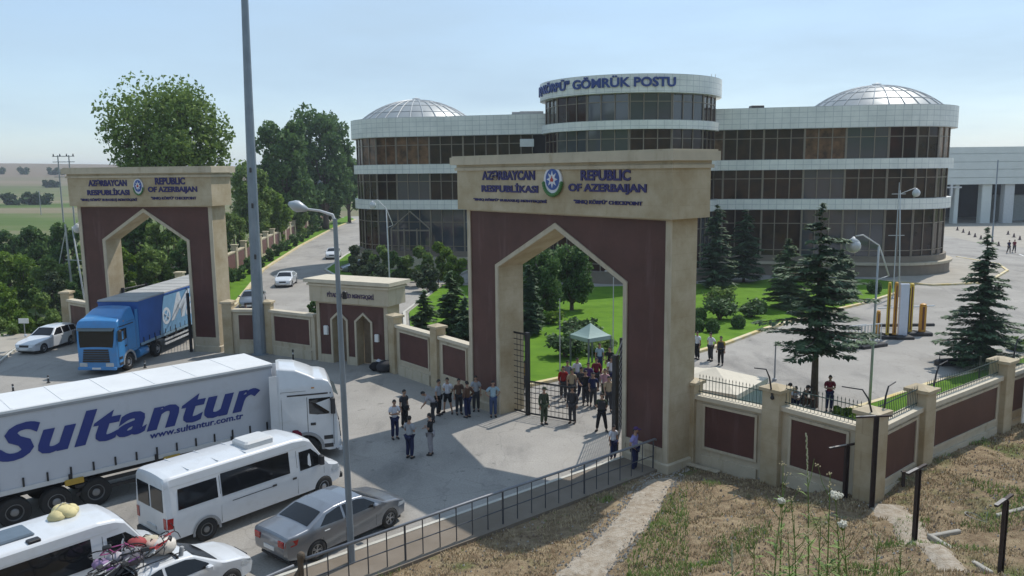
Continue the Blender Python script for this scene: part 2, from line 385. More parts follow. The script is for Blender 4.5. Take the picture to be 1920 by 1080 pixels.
def sheet(name, pts, z, m, h=0.0, px=True):
    """flat paved sheet, or a slab with real thickness when h>0; pts pixels (ground) or xy"""
    P = [G(*p) if px else Vector((p[0],p[1],0)) for p in pts]
    a = sum(P[i].x*P[(i+1)%len(P)].y-P[(i+1)%len(P)].x*P[i].y for i in range(len(P)))
    if a < 0: P.reverse()
    mb = MB()
    if h > 0: mb.prism([(p.x,p.y) for p in P], z, z+h)
    else: mb.add([(p.x,p.y,z) for p in P], [tuple(range(len(P)))])
    return tag(mb.build(name, m), kind='structure')
def strip(name, pts, w, z0, z1, m, px=True, side=0):
    """kerb-like strip along a line, width w"""
    P = [G(*p) if px else Vector((p[0],p[1],0)) for p in pts]; L=[];Rr=[]
    for i,p in enumerate(P):
        d = (P[min(i+1,len(P)-1)]-P[max(i-1,0)]).normalized(); n_ = Vector((-d.y,d.x,0))
        L.append(p+n_*w*(0.5+side)); Rr.append(p-n_*w*(0.5-side))
    mb = MB()
    vs = [(p.x,p.y,z0) for p in L]+[(p.x,p.y,z0) for p in Rr]+[(p.x,p.y,z1) for p in L]+[(p.x,p.y,z1) for p in Rr]; n = len(P); fs=[]
    for i in range(n-1):
        fs += [(2*n+i,3*n+i,3*n+i+1,2*n+i+1),(i,2*n+i,2*n+i+1,i+1),(n+i,n+i+1,3*n+i+1,3*n+i),(i,i+1,n+i+1,n+i)]
    fs += [(0,n,3*n,2*n),(n-1,3*n-1,4*n-1,2*n-1)]
    mb.add(vs, fs)
    return tag(mb.build(name, m, recalc=True), kind='structure')

sheet('road', [(-40,-4),(60,-4),(135,60),(135,240),(-20,240),(-45,215),(-38.9,202),(-37.4,168),(-34,129),(-30.2,97.2),(-24.9,71),(-23,60.5),(-32,58.5),(-33.8,54.5),(-36,40)], 0.0, ASPH, px=False)
# left verge pavement under the parked sedan side
sheet('pavement', [(-60,15),(-29.5,15),(-28.5,40),(-31.0,46.0),(-33.2,52.5),(-34.6,58.2),(-60,60)], 0.0, PAVE, h=0.13, px=False)
strip('kerb', [(-28.4,20),(-28.35,40),(-30.85,46.05),(-33.05,52.55),(-34.2,57.2)], 0.16, 0.0, 0.145, KERBM, px=False)

# main garden lawn with its yellow-white kerb
kl = [(985,724),(1047,711),(1180,688),(1300,662),(1358,645),(1430,618),(1520,592),(1615,570),(1670,553),(1690,546)]
back = [G(1695,541),G(1678,531),G(1640,526),G(1560,524),G(1480,519)]
Pk = [G(*p) for p in kl]
lawnA = [(p.x,p.y) for p in Pk]+[(p.x,p.y) for p in back]+[(24,81.5),(5,79),(-7,82),(-8.5,66),(-6.5,51.5),(-4.5,46.2),(-1.2,43.4)]
sheet('lawn', lawnA, 0.004, LAWN, h=0.12, px=False)
strip('kerb', [(p.x,p.y) for p in Pk], 0.32, 0.0, 0.16, YEL, px=False, side=-0.5)
strip('kerb', [(-1.2,43.2),(-4.7,46.1),(-6.8,51.5),(-8.8,66),(-7.2,82.3),(5,79.4)], 0.22, 0.0, 0.15, KERBM, px=False, side=0.5)
# island with bushes in front of the left rotunda
sheet('lawn', [(640,524),(610,507),(650,478),(668,470),(760,474),(880,488),(900,500),(850,520),(780,530),(700,530)], 0.004, LAWN, h=0.12)
strip('kerb', [(668,470),(650,478),(610,507),(640,524),(700,530),(780,530),(850,520),(900,500)], 0.3, 0.0, 0.16, KERBM)
# verge below the long side wall
W = [(-29.0,70),(-31.5,92),(-34.2,112.9),(-37.8,144.1),(-44.5,220.3)]; K = [(-24.8,71.2),(-30.2,97.2),(-34.0,129.2),(-37.4,168.2),(-38.9,202.2)]
sheet('verge', [(-24.0,61.5),(-24.8,71.2)]+K[1:]+[(-44.3,220)]+[W[3],W[2],W[1],W[0],(-28,61.5)], 0.004, LAWN, h=0.12, px=False)
strip('kerb', [(-23.7,61.5)]+K, 0.4, 0.0, 0.17, YEL, px=False, side=-0.5)
# strip of lawn behind the right-hand wall
KR = [G(*p) for p in [(1530,790),(1600,769),(1660,751),(1741,723),(1850,694),(1925,672)]]
lawnB = [(p.x,p.y) for p in KR]+[(40,54),(44,50),(24.5,36.2),(19.9,32.6),(14.4,28.4),(12.6,27.2),(12.2,29.5)]
sheet('lawn', lawnB, 0.004, LAWN, h=0.12, px=False)
strip('kerb', [(p.x,p.y) for p in KR]+[(40,54)], 0.25, 0.0, 0.16, YEL, px=False)
# rotunda apron and dashes
sheet('pavement', [(38.0,81.5),(41,78.5),(46,79.5),(50,83.5),(54.5,89),(57,95),(56.5,103),(50,100),(45,90)], 0.004, PAVE, h=0.14, px=False)
strip('kerb', [(38.0,81.5),(41,78.4),(46,79.3),(50.1,83.3),(54.7,88.9),(57.3,95),(56.8,103)], 0.3, 0.0, 0.17, YEL, px=False)
for i,(x,y,dx,dy) in enumerate([(62,96,1.1,3),(66,104,1.1,3),(60,84,1.2,3),(56.5,74,1.2,3),(46,66,2,1.3),(39,60,2,1.3),(76,112,1.2,3),(82,122,1.4,3.4)]):
    d = Vector((dx,dy,0)).normalized(); n_ = Vector((-d.y,d.x,0))*0.09; a = Vector((x,y,0)); b = a+d*2.6
    tag(MB().add([(*(a-n_)[:2],0.006),(*(b-n_)[:2],0.006),(*(b+n_)[:2],0.006),(*(a+n_)[:2],0.006)], [(0,1,2,3)]).build('road_marking', WHITE), kind='structure')
sheet('pavement', [(70,118),(92,96),(135,96),(135,165),(78,165)], 0.004, PAVE, px=False)

# paved strip with kerb under the hand rail
RA, RB = Vector((5.55,30.2,0)), Vector((-14.5,13.15,0)); rd = (RB-RA).normalized(); rn = Vector((rd.y,-rd.x,0))   # rn towards the plaza side
if rn.x > 0: rn = -rn
sheet('pavement', [tuple((RA+rn*1.5)[:2]),tuple((RB+rn*1.5)[:2]),tuple((RB-rn*0.25)[:2]),tuple((RA-rn*0.25)[:2])], 0.004, mat_tiles('pinkish_pavers',(0.30,0.24,0.19),(0.36,0.30,0.25),(0.2,0.17,0.14),0.4,0.2,0.01,0.85,vec='uv'), h=0.12, px=False)
strip('kerb', [tuple((RA+rn*1.55)[:2]),tuple((RB+rn*1.55)[:2])], 0.14, 0.0, 0.145, KERBM, px=False)

# ------------------------------------------------------------------ dry hillside on the right, rising to where the photographer stands
CTRL = [(5.6,30.0,0.02),(3.5,28.3,0),(1.7,26.85,0),(0,25.4,0),(-1.2,24.3,0),(-3.4,22.4,0),(-5.5,20.6,0),(-9,17.5,0),(-14,13,0),(6.9,30.7,0.1),(8.2,29.4,0.08),(9.4,28.0,0.2),(11.6,25.0,0.72),
        (14.45,27.6,1.0),(17,29.7,0.9),(19.8,31.8,0.75),(24,34.8,0.6),(30,39,0.5),(4,26.5,0.25),(7,26.5,0.5),(1.2,22,0.35),(-2.5,20,0.45),(5,22,0.75),(9,22.5,0.95),(12.5,22.5,1.0),(16,24,1.25),(22,28,1.3),(30,32,1.5),
        (6,18.5,1.6),(11,18.5,1.8),(17,18.5,2.0),(26,22,2.2),(0,17,1.6),(-5,14,1.6),(-10,9,1.6),(3,14,3.2),(9,14,3.5),(16,14,3.7),(0,11,4.6),(6,10,5.5),(14,9,6.0),(0,6,7.6),(5,6,7.7),(-5,5,7.0),(0,2,9.6),(4,2,9.7),(-4,1,9.3),(0,-4,10.2),(14,2,9.4),(14,-6,10),(-12,0,6),(-14,-6,9),(26,10,6.5),(26,-4,9)]
def tz(x, y):
    sw = sz = 0
    for cx,cy,cz in CTRL:
        w = 1.0/((x-cx)**2+(y-cy)**2+0.15)**1.7
        sw += w; sz += w*cz
    z = sz/sw
    e = min(max(z/0.4,0),1)
    return z+e*(0.10*noise.noise(Vector((x*0.9,y*0.9,0)))+0.05*noise.noise(Vector((x*2.7,y*2.7,5))))
def inside(x, y):
    d = (Vector((x,y,0))-RA); return d.dot(rn) < -0.12
hb = MB(); idx = {}; st = 0.28
X0,X1,Y0,Y1 = -16.0,34.0,-8.0,40.0
def fence_front(x, y):
    # keep to the camera side of the right-hand wall
    F = [(6.35,31.3),(9.4,28.2),(11.6,25.3),(14.45,27.9),(19.8,32.1),(40,48)]
    if x < F[0][0]: return y < 31.3
    for (ax,ay),(bx,by) in zip(F,F[1:]):
        if ax <= x <= bx: return y < ay+(by-ay)*(x-ax)/(bx-ax)+0.12
    return True
ny_, nx_ = int((Y1-Y0)/st), int((X1-X0)/st)
def vid(i,j):
    if (i,j) not in idx:
        x, y = X0+i*st, Y0+j*st
        idx[(i,j)] = len(hb.v); hb.v.append((x, y, tz(x,y)+0.01))
    return idx[(i,j)]
for j in range(ny_):
    for i in range(nx_):
        x, y = X0+(i+.5)*st, Y0+(j+.5)*st
        if inside(x,y) and fence_front(x,y):
            hb.f.append((vid(i,j),vid(i+1,j),vid(i+1,j+1),vid(i,j+1)))
tag(hb.build('hillside', HILL, smooth=True), kind='structure')
def GT(u, v):                        # pixel -> hillside
    r = ray(u,v); z = 0.5
    for _ in range(30):
        t = (z-CAMH)/r.z; z = 0.6*z+0.4*tz(r.x*t, r.y*t)
    t = (z-CAMH)/r.z; return Vector((r.x*t, r.y*t, tz(r.x*t, r.y*t)))
# trodden path from the gate down to the viewer
def ribbon(name, L, R, m, lift=0.03, n=26, kind='structure'):
    mb = MB()
    def interp(Q,t):
        t*=len(Q)-1; i=min(int(t),len(Q)-2); return Q[i].lerp(Q[i+1],t-i)
    for k in range(n+1):
        a = interp(L,k/n); b = interp(R,k/n)
        for q in range(5):
            p = a.lerp(b,q/4); jx = 0.12*noise.noise(Vector((k*0.5,q*7.1,2))) if q in (0,4) else 0
            mb.v.append((p.x+jx, p.y, tz(p.x+jx,p.y)+(lift if 0<q<4 else -0.02)))
    for k in range(n):
        for q in range(4): mb.f.append((k*5+q,k*5+q+1,k*5+q+6,k*5+q+5))
    return tag(mb.build(name, m, smooth=True, recalc=False), kind=kind)
ribbon('path', [GT(1205,905),GT(1165,950),GT(1100,1020),GT(1030,1082)], [GT(1275,895),GT(1245,950),GT(1195,1015),GT(1140,1082)], DIRT, lift=0.07)
ribbon('path', [GT(1620,945),GT(1650,975),GT(1720,1030),GT(1760,1085)], [GT(1700,950),GT(1740,985),GT(1790,1040),GT(1830,1085)], DIRT, lift=0.09)
# ------------------------------------------------------------------ arched border gates
def ushape(mb, W, top, o, zs, za, y0, y1, z0=0.0, bot=None):
    """U-shaped slab with a pointed opening, from y0 to y1"""
    p = [(-W,z0),(-o,z0),(-o,zs),(0,za),(o,zs),(o,z0),(W,z0),(W,top),(-W,top)]
    n = len(p); vs = [(a,y0,b) for a,b in p]+[(a,y1,b) for a,b in p]
    quads = [(0,1,2,8),(8,2,3,7),(3,4,7),(4,5,6,7)]
    fs = [q for q in quads]+[tuple(n+i for i in reversed(q)) for q in quads]
    fs += [(i,(i+1)%n,n+(i+1)%n,n+i)[::-1] for i in range(n)]
    mb.add(vs, fs)
def archtrim(mb, o, zs, za, w, y0, y1, z0=0.0):
    """band following the opening, w wide outside of it"""
    s = w*1.15
    inn = [(-o,z0),(-o,zs),(0,za),(o,zs),(o,z0)]; out = [(-o-w,z0),(-o-w,zs+w*0.45),(0,za+s*1.05),(o+w,zs+w*0.45),(o+w,z0)]
    m = 5; vs = [(a,y0,b) for a,b in inn]+[(a,y0,b) for a,b in out]+[(a,y1,b) for a,b in inn]+[(a,y1,b) for a,b in out]; fs=[]
    for i in range(m-1):
        fs += [(i,i+1,m+i+1,m+i),(2*m+i,3*m+i,3*m+i+1,2*m+i+1),(m+i,m+i+1,3*m+i+1,3*m+i),(i,2*m+i,2*m+i+1,i+1)]
    fs += [(0,m,3*m,2*m),(m-1,3*m-1,4*m-1,2*m-1)]
    mb.add(vs, fs)
def loc_of(root, u, v, ly=0.0):
    """local x,z on the plane y=ly of a rotated thing, seen at a pixel"""
    a = root.rotation_euler.z; d = Vector((math.cos(a),math.sin(a),0)); n_ = Vector((-d.y,d.x,0))
    p0 = Vector(root.location)+n_*ly; r = ray(u,v); c0 = Vector((0,0,CAMH))
    t = (p0-c0).dot(n_)/r.dot(n_); p = c0+r*t
    return (p-Vector(root.location)).dot(d), p.z-root.location.z
def text_fit(name, txt, x0, x1, z0, z1, y, m, parent, bold=0.0, depth=0.05, shear=0, M=None):
    vs, fs = text_mb(txt, 1.0, depth=depth, bold=bold, shear=shear)
    ax = min(v[0] for v in vs); bx = max(v[0] for v in vs); az = min(v[2] for v in vs); bz = max(v[2] for v in vs)
    q = [(x0+(v[0]-ax)/(bx-ax)*(x1-x0), y+v[1], z0+(v[2]-az)/(bz-az)*(z1-z0)) for v in vs]
    return MB().add(q, fs, M).build(name, m, parent)
def emblem(root, x, z, y, rx, rz):
    WH = mat('emblem_white',(0.62,0.62,0.66),0.4); BL = mat('emblem_blue',(0.03,0.08,0.30),0.4); RD = mat('emblem_red',(0.42,0.03,0.03),0.4); GR = mat('emblem_green',(0.05,0.16,0.04),0.5)
    def disc(a, y0, y1, n=32, off=0):
        mb = MB(); mb.prism([(a*rx*math.cos(t*2*math.pi/n), a*rz*math.sin(t*2*math.pi/n)) for t in range(n)], 0, 1)
        mb.v = [(x+p[0], y0+(y1-y0)*p[2], z+off+p[1]) for p in mb.v]; return mb
    e = disc(1.0, y-0.04, y+0.03).build('emblem', WH, root)
    disc(0.74, y-0.06, y-0.04, off=rz*0.1).build('blue_ring', BL, e)
    st = MB(); pts=[]
    for k in range(16):
        r = 0.60 if k%2==0 else 0.30; a = math.pi/2+k*math.pi/8; pts.append((r*rx*math.cos(a), r*rz*math.sin(a)+rz*0.1))
    st.prism(pts, 0, 1); st.v = [(x+p[0], y-0.08+0.02*p[2], z+p[1]) for p in st.v]; st.build('eight_pointed_star', WH, e, recalc=True)
    fl = MB(); fl.prism([(-.13*rx,-.16*rz+.1*rz),(.13*rx,-.16*rz+.1*rz),(.17*rx,.1*rz),(.05*rx,.2*rz),(0,.36*rz),(-.05*rx,.2*rz),(-.17*rx,.1*rz)],0,1)
    fl.v = [(x+p[0], y-0.10+0.02*p[2], z+p[1]) for p in fl.v]; fl.build('flame', RD, e, recalc=True)
    wr = MB()
    for k in range(17):
        a = math.radians(190+k*10); c = (x+1.0*rx*math.cos(a), y-0.05, z+1.0*rz*math.sin(a)); wr.ball(c, rx*0.16, 6, 4)
    wr.build('wreath', GR, e)

def border_gate(name, label, cx, cy, yaw, hb, ho, zs, za, top, depth, px, group):
    r = thing(name, label, 'gate', (cx,cy,0), yaw, group)
    W = hb+0.24; bb = top-0.05
    b = MB(); ushape(b, W, bb, ho-0.16, zs-0.07, za-0.19, 0.06, depth); b.build('gate_body', STONE, r, recalc=True)
    # plinth blocks at the foot
    for sx in (-1,1):
        a0, a1 = sorted((sx*(ho-0.02), sx*(W+0.1)))
        MB().bbox(a0, a1, -0.12, depth+0.12, 0, 0.42, 0.05).build('plinth', STONE_P, r)
    c = MB(); ushape(c, hb, top-0.12, ho+0.02, zs+0.0, za+0.0, 0.03, 0.06, 0.96)
    c.build('brown_cladding', BROWN, r, recalc=True)
    c = MB(); ushape(c, hb, top-0.12, ho+0.02, zs, za, depth, depth+0.03, 0.96); c.build('brown_cladding', BROWN, r, recalc=True)
    t = MB(); archtrim(t, ho-0.16, zs-0.07, za-0.19, 0.2, -0.03, 0.055)
    for sx in (-1,1):
        a0,a1 = sorted((sx*hb, sx*W)); t.box(a0,a1,-0.03,0.055,0.42,bb)
        a0,a1 = sorted((sx*(ho+0.045), sx*(hb-0.003))); t.box(a0,a1,-0.03,0.055,0.72,0.96)
        a0,a1 = sorted((sx*(ho+0.045), sx*(hb-0.003))); t.box(a0,a1,0.0,0.055,0.42,0.717)
    t.box(-hb+0.003,hb-0.003,-0.03,0.055,top-0.12,bb)
    t.build('stone_trim', STONE_P, r)
    # lintel with stepped cornice
    Bz1 = top+1.78; B = W+0.30
    MB().box(-B, B, -0.34, depth+0.34, bb, Bz1).build('lintel', STONE, r)
    k = MB(); k.box(-B-0.09,B+0.09,-0.43,depth+0.43,Bz1,Bz1+0.13); k.box(-B-0.02,B+0.02,-0.36,depth+0.36,Bz1+0.13,Bz1+0.27)
    k.box(-B-0.24,B+0.24,-0.60,depth+0.60,Bz1+0.27,Bz1+0.62); k.box(-B-0.17,B+0.17,-0.53,depth+0.53,Bz1+0.62,Bz1+0.68)
    k.build('cornice', STONE_P, r)
    yL = -0.36
    for nm, txt, u0, v0, u1, v1, bold in px['text']:
        x0, z1 = loc_of(r, u0, v0, yL); x1, z0 = loc_of(r, u1, v1, yL)
        # rows follow the lintel: take mid height of both ends
        xa, za_ = loc_of(r, u0, v0, yL); text_fit(nm, txt, x0, x1, z0, z1, yL, NAVY, r, bold=bold)
    (u,v,hw,hh) = px['emblem']; ex, ez = loc_of(r, u, v, yL); ex2,_ = loc_of(r, u+hw, v, yL); _,ez2 = loc_of(r,u,v-hh,yL)
    emblem(r, ex, ez, yL-0.02, abs(ex2-ex), abs(ez2-ez))
    return r

def rows(u0,v0,u1,v1,h):              # text box helper: top-left, and bottom-right given text height h in pixels
    return (u0,v0,u1,v1+h)
mg = border_gate('border_gate', 'large sandstone and brown border gate nearest the viewer, people crossing under its pointed arch', 1.86, 34.45, math.radians(-50.7), 6.04, 4.10, 7.18, 9.27, 9.77, 1.5,
    dict(text=[('lettering','AZƏRBAYCAN',904,320,1003,338,0.035),('lettering','RESPUBLİKASI',903,343,1009,362,0.035),('lettering','REPUBLIC',1089,319,1182,339,0.035),('lettering','OF AZERBAIJAN',1066,344,1212,366,0.035),
               ('small_lettering','"SINIQ KÖRPÜ" BURAXILIŞ MƏNTƏQƏSİ',888,370,1025,382,0.02),('small_lettering','"SINIQ KÖRPÜ" CHECKPOINT',1076,373,1204,387,0.02)], emblem=(1038,339,17,27)), 'border gates across the road')
lg = border_gate('border_gate', 'smaller farther sandstone and brown border gate on the left with the blue truck driving through', -23.97, 53.1, math.radians(-13.3), 4.77, 3.23, 7.29, 9.31, 9.57, 1.5,
    dict(text=[('lettering','AZƏRBAYCAN',165,337,238,349,0.035),('lettering','RESPUBLİKASI',163,353,243,366,0.035),('lettering','REPUBLIC',290,333,347,346,0.035),('lettering','OF AZERBAIJAN',277,350,370,363,0.035),
               ('small_lettering','"SINIQ KÖRPÜ" BURAXILIŞ MƏNTƏQƏSİ',151,371,257,378,0.02),('small_lettering','"SINIQ KÖRPÜ" CHECKPOINT',283,368,368,375,0.02)], emblem=(260,350,9,15)), 'border gates across the road')

def leaf_grid(parent, A, B, h, name='gate_leaf', nx=5, nz=12, post=0.07):
    """steel grid leaf between local points A and B"""
    A = Vector(A); B = Vector(B); L = (B-A).length; d = (B-A)/L
    f = MB()
    for P in (A,B): f.box(-post,post,-post,post,0,h,Matrix.Translation(P))
    f.tube([A+Vector((0,0,.08)),B+Vector((0,0,.08))],.03,4); f.tube([A+Vector((0,0,h-.08)),B+Vector((0,0,h-.08))],.03,4)
    leaf = f.build(name, BLACK, parent)
    g = MB()
    for k in range(1,nx): p = A+d*L*k/nx; g.tube([p+Vector((0,0,.12)),p+Vector((0,0,h-.1))],0.014,4)
    for k in range(nz+1): z = .12+(h-.25)*k/nz; g.tube([A+Vector((0,0,z)),B+Vector((0,0,z))],0.018,4)
    g.build('grid_bars', BLACK, leaf); return leaf
def tolocal(root, p):
    a = -root.rotation_euler.z; q = Vector(p)-Vector(root.location); return Vector((q.x*math.cos(a)-q.y*math.sin(a), q.x*math.sin(a)+q.y*math.cos(a), q.z))
leaf_grid(mg, tolocal(mg,G(958,769)), tolocal(mg,G(990,778)), 4.0, nx=5, nz=14, post=0.09)
leaf_grid(mg, tolocal(mg,G(990,778)), tolocal(mg,G(1078,793)), 1.75, name='low_gate_leaf', nx=12, nz=6, post=0.04)
leaf_grid(mg, tolocal(mg,G(1153,848)), tolocal(mg,G(1166,800)), 4.1, nx=5, nz=14, post=0.1)
leaf_grid(lg, tolocal(lg,G(359,660)), tolocal(lg,G(356,625)), 3.9, nx=4, nz=12, post=0.07)
leaf_grid(lg, (-3.0,1.2,0), (-3.0,3.6,0), 3.9, nx=5, nz=12, post=0.07)

# pedestrian gate between the two
sa, sb = Vector((-12.0,49.11,0)), Vector((-7.43,46.86,0)); sd = (sb-sa).normalized(); syaw = math.atan2(sd.y,sd.x); sc = sa+sd*2.61
pg = thing('pedestrian_gate', 'low sandstone and brown pedestrian gate with two pointed doorways between the big gates', 'gate', sc, syaw)
b = MB(); W = 2.62; dep = 1.25
cxs = (-0.93,0.87); o = 0.62
def twin(mb, W, top, y0, y1, z0, o, zs, za):
    p = [(-W,z0),(cxs[0]-o,z0),(cxs[0]-o,zs),(cxs[0],za),(cxs[0]+o,zs),(cxs[0]+o,z0),(cxs[1]-o,z0),(cxs[1]-o,zs),(cxs[1],za),(cxs[1]+o,zs),(cxs[1]+o,z0),(W,z0),(W,top),(0,top),(-W,top)]
    n=len(p); vs=[(a,y0,c) for a,c in p]+[(a,y1,c) for a,c in p]
    q=[(0,1,2,14),(14,2,3,13),(3,4,13),(4,5,6,7),(4,7,13),(7,8,13),(8,9,12,13),(9,10,11,12)]
    fs=q+[tuple(n+i for i in reversed(f)) for f in q]+[(i,(i+1)%n,n+(i+1)%n,n+i)[::-1] for i in range(n)]
    mb.add(vs,fs)
twin(b, W, 3.80, 0.06, dep, 0, o-0.1, 2.68, 3.12); b.build('gate_body', STONE, pg, recalc=True)
b = MB(); twin(b, W-0.24, 3.68, 0.03, 0.06, 0.5, o, 2.75, 3.22); b.build('brown_cladding', BROWN, pg, recalc=True)
for c0 in cxs:
    t = MB(); archtrim(t, o-0.1, 2.68, 3.12, 0.13, -0.03, 0.055); t.v=[(x+c0,y,z) for x,y,z in t.v]; t.build('doorway_trim', STONE_P, pg)
    MB().box(c0-o+0.12,c0+o-0.12,0.7,0.76,0.02,2.75).build('door', mat('tan_metal_door',(0.20,0.15,0.10),0.5,var=0.2,scale=2), pg)
t = MB()
for sx in (-1,1):
    a0,a1 = sorted((sx*(W-0.24),sx*W)); t.box(a0,a1,-0.03,0.055,0,3.80)
t.box(-W+0.245,W-0.245,-0.03,0.055,3.68,3.80)
for x0,x1 in ((-W+0.245,cxs[0]-o-0.04),(cxs[0]+o+0.04,cxs[1]-o-0.04),(cxs[1]+o+0.04,W-0.245)): t.box(x0,x1,-0.02,0.055,0,0.5)
t.build('stone_trim', STONE_P, pg)
B = W+0.28
MB().box(-B,B,-0.26,dep+0.26,3.80,4.78).build('lintel', STONE_P, pg)
k = MB(); k.box(-B-0.1,B+0.1,-0.36,dep+0.36,4.78,4.90); k.box(-B-0.03,B+0.03,-0.29,dep+0.29,4.90,4.98); k.box(-B-0.24,B+0.24,-0.5,dep+0.5,4.98,5.2)
k.build('cornice', STONE_TOP, pg)
x0,z1 = loc_of(pg,613,546,-0.28); x1,z0 = loc_of(pg,701,565,-0.28)
text_fit('lettering','PİYADA KEÇİD MƏNTƏQƏSİ',x0,x1,z0+0.02,z0+0.42,-0.28,mat('violet_grey_letters',(0.07,0.04,0.10),0.5),pg,bold=0.006)
MB().bbox(-2.05,-1.75,-0.14,0.03,1.75,2.3,0.03).build('intercom_box', WHITE, pg); MB().bbox(1.72,2.0,-0.14,0.03,1.6,2.05,0.03).build('intercom_box', WHITE, pg)
MB().bbox(2.65,3.05,0.1,0.95,0,2.6,0.06).build('side_pier', STONE, pg)

# ------------------------------------------------------------------ boundary walls
def pillar_mb(mb, p, z0, z1, w=0.31):
    M = Matrix.Translation((p[0],p[1],0)) @ Matrix.Rotation(p[2] if len(p)>2 else 0,4,'Z')
    mb.bbox(-w,w,-w,w,z0,z1-0.22,0.02,M)
    c = w+0.09
    mb.box(-c,c,-c,c,z1-0.22,z1-0.10,M)
    mb.add([(-c,-c,z1-0.10),(c,-c,z1-0.10),(c,c,z1-0.10),(-c,c,z1-0.10),(0,0,z1+0.03)],[(0,1,4),(1,2,4),(2,3,4),(3,0,4)],M)
def boundary_wall(label, pil, secs, group='sandstone walls with brown panels', front=-1, ground=None, rail=False, brackets=()):
    """pil: (x,y,z0,ztop); secs: (i,j,zc,zp1,zp0,z0) heights of coping top, panel top, panel bottom"""
    ox, oy = pil[0][0], pil[0][1]
    r = thing('boundary_wall', label, 'wall', (ox,oy,0), 0, group)
    for i,p in enumerate(pil):
        q = pil[i+1] if i+1 < len(pil) else pil[i-1]; a = math.atan2(q[1]-p[1], q[0]-p[0])
        mb = MB(); pillar_mb(mb, (p[0]-ox,p[1]-oy,a), p[2], p[3], 0.31 if len(p)<5 else p[4]); mb.build('pillar', STONE, r)
    for (A,Bp,zc,zp1,zp0,z0) in secs:
        A = Vector((A[0]-ox,A[1]-oy,0)); Bp = Vector((Bp[0]-ox,Bp[1]-oy,0)); L=(Bp-A).length; ang=math.atan2(Bp.y-A.y,Bp.x-A.x)
        M = Matrix.Translation(A)@Matrix.Rotation(ang,4,'Z')
        w = MB(); w.box(0,L,-0.13,0.13,z0,zc-0.16,M); sec = w.build('wall_section', STONE_P, r)
        MB().box(0,L,-0.24,0.24,zc-0.16,zc,M).build('coping', STONE_TOP, sec)
        for s_ in (-1,1):
            y0,y1 = sorted((s_*0.13, s_*0.15)); MB().box(0.42,L-0.42,y0,y1,zp0,zp1,M).build('brown_panel', BROWN, sec)
            f = MB(); y0,y1 = sorted((s_*0.13,s_*0.19))
            f.box(0.32,0.417,y0,y1,zp0-0.1,zp1+0.1,M); f.box(L-0.417,L-0.32,y0,y1,zp0-0.1,zp1+0.1,M); f.box(0.42,L-0.42,y0,y1,zp1+0.003,zp1+0.1,M); f.box(0.42,L-0.42,y0,y1,zp0-0.1,zp0-0.003,M)
            y0,y1 = sorted((s_*0.13,s_*0.22)); f.box(0.3,L-0.3,y0,y1,z0,max(z0+0.25,zp0-0.35),M)
            f.build('panel_frame', STONE_P, sec)
        if rail:
            g = MB(); n_ = int(L/0.14)
            for k in range(n_+1):
                x = 0.06+(L-0.12)*k/n_; g.tube([(x,0,zc),(x,0,zc+0.72)],0.011,4,M=M); g.add([(x-.022,0,zc+.72),(x+.022,0,zc+.72),(x,.015,zc+.70),(x,0,zc+.82)],[(0,1,3),(1,2,3),(2,0,3),(0,2,1)],M)
            for z in (zc+0.1,zc+0.6): g.box(0.02,L-0.02,-0.012,0.012,z,z+0.03,M)
            g.build('spear_railing', mat('green_rail_paint',(0.03,0.06,0.05),0.5), sec)
    for (x,y,z,dx,dy) in brackets:
        g = MB(); p = Vector((x-ox,y-oy,z)); g.tube([p,p+Vector((dx*0.25,dy*0.25,0.75)),p+Vector((dx*0.5,dy*0.5,1.05)),p+Vector((dx*1.3,dy*1.3,1.12))],[0.035,0.03,0.025,0.02],6)
        g.ball(tuple(p),0.08,6,5); g.build('barbed_wire_bracket', BLACK, r)
    return r
H0 = (2.9,2.52,0.92)
def ends(a,b,e0=0.3,e1=0.3):
    a=Vector(a[:2]);b=Vector(b[:2]);d=(b-a).normalized(); return tuple(a+d*e0),tuple(b-d*e1)
P = [(-31.6,57.0,0,3.5),(-28.9,55.6,0,3.4)]
a,b_ = ends(P[0],(-28.7,54.9)); boundary_wall('short brown panelled sandstone wall behind the parked white sedan at the far left', P[:1], [(a,b_,*H0,0)])
P = [(-18.35,51.75,0,3.5),(-15.75,51.55,0,3.5)]
a,b_ = ends(P[0],P[1]); c_,d_ = ends(P[1],(-12.15,49.4),0.3,0.0)
boundary_wall('brown panelled sandstone wall between the left gate and the pedestrian gate', P, [(a,b_,*H0,0),(c_,d_,*H0,0)], brackets=())
P = [(-6.75,46.0,0,3.5),(-4.0,42.6,0,3.5)]
a,b_ = ends(P[0],P[1]); c_,d_ = ends(P[1],(-2.0,40.0),0.3,0.0)
boundary_wall('brown panelled sandstone wall between the pedestrian gate and the large gate', P, [(a,b_,*H0,0),(c_,d_,*H0,0)])
P = [(6.95,30.72,-0.1,3.5),(9.45,28.25,0.2,3.86,0.36),(11.6,25.35,0.6,3.86,0.36)]
a,b_ = ends(P[0],P[1]); c_,d_ = ends(P[1],P[2],0.34,0.34)
boundary_wall('brown panelled sandstone wall with green spear railings running forward from the large gate', P, [(a,b_,*H0,-0.1),(c_,d_,3.16,2.78,1.1,0.3)], rail=True,
    brackets=[(6.75,30.5,3.1,-0.2,0.1),(9.2,27.95,3.45,-0.55,-0.1),(11.5,25.0,3.45,-0.75,0.2)])
P = [(14.5,27.95,0.6,3.86,0.36),(19.85,32.1,0.5,3.86,0.36),(26.0,36.6,0.4,3.86,0.36)]
a0,b0 = ends((11.6,25.35),P[0],0.36,0.34); a,b_ = ends(P[0],P[1],0.34,0.34); c_,d_ = ends(P[1],P[2],0.34,0.34)
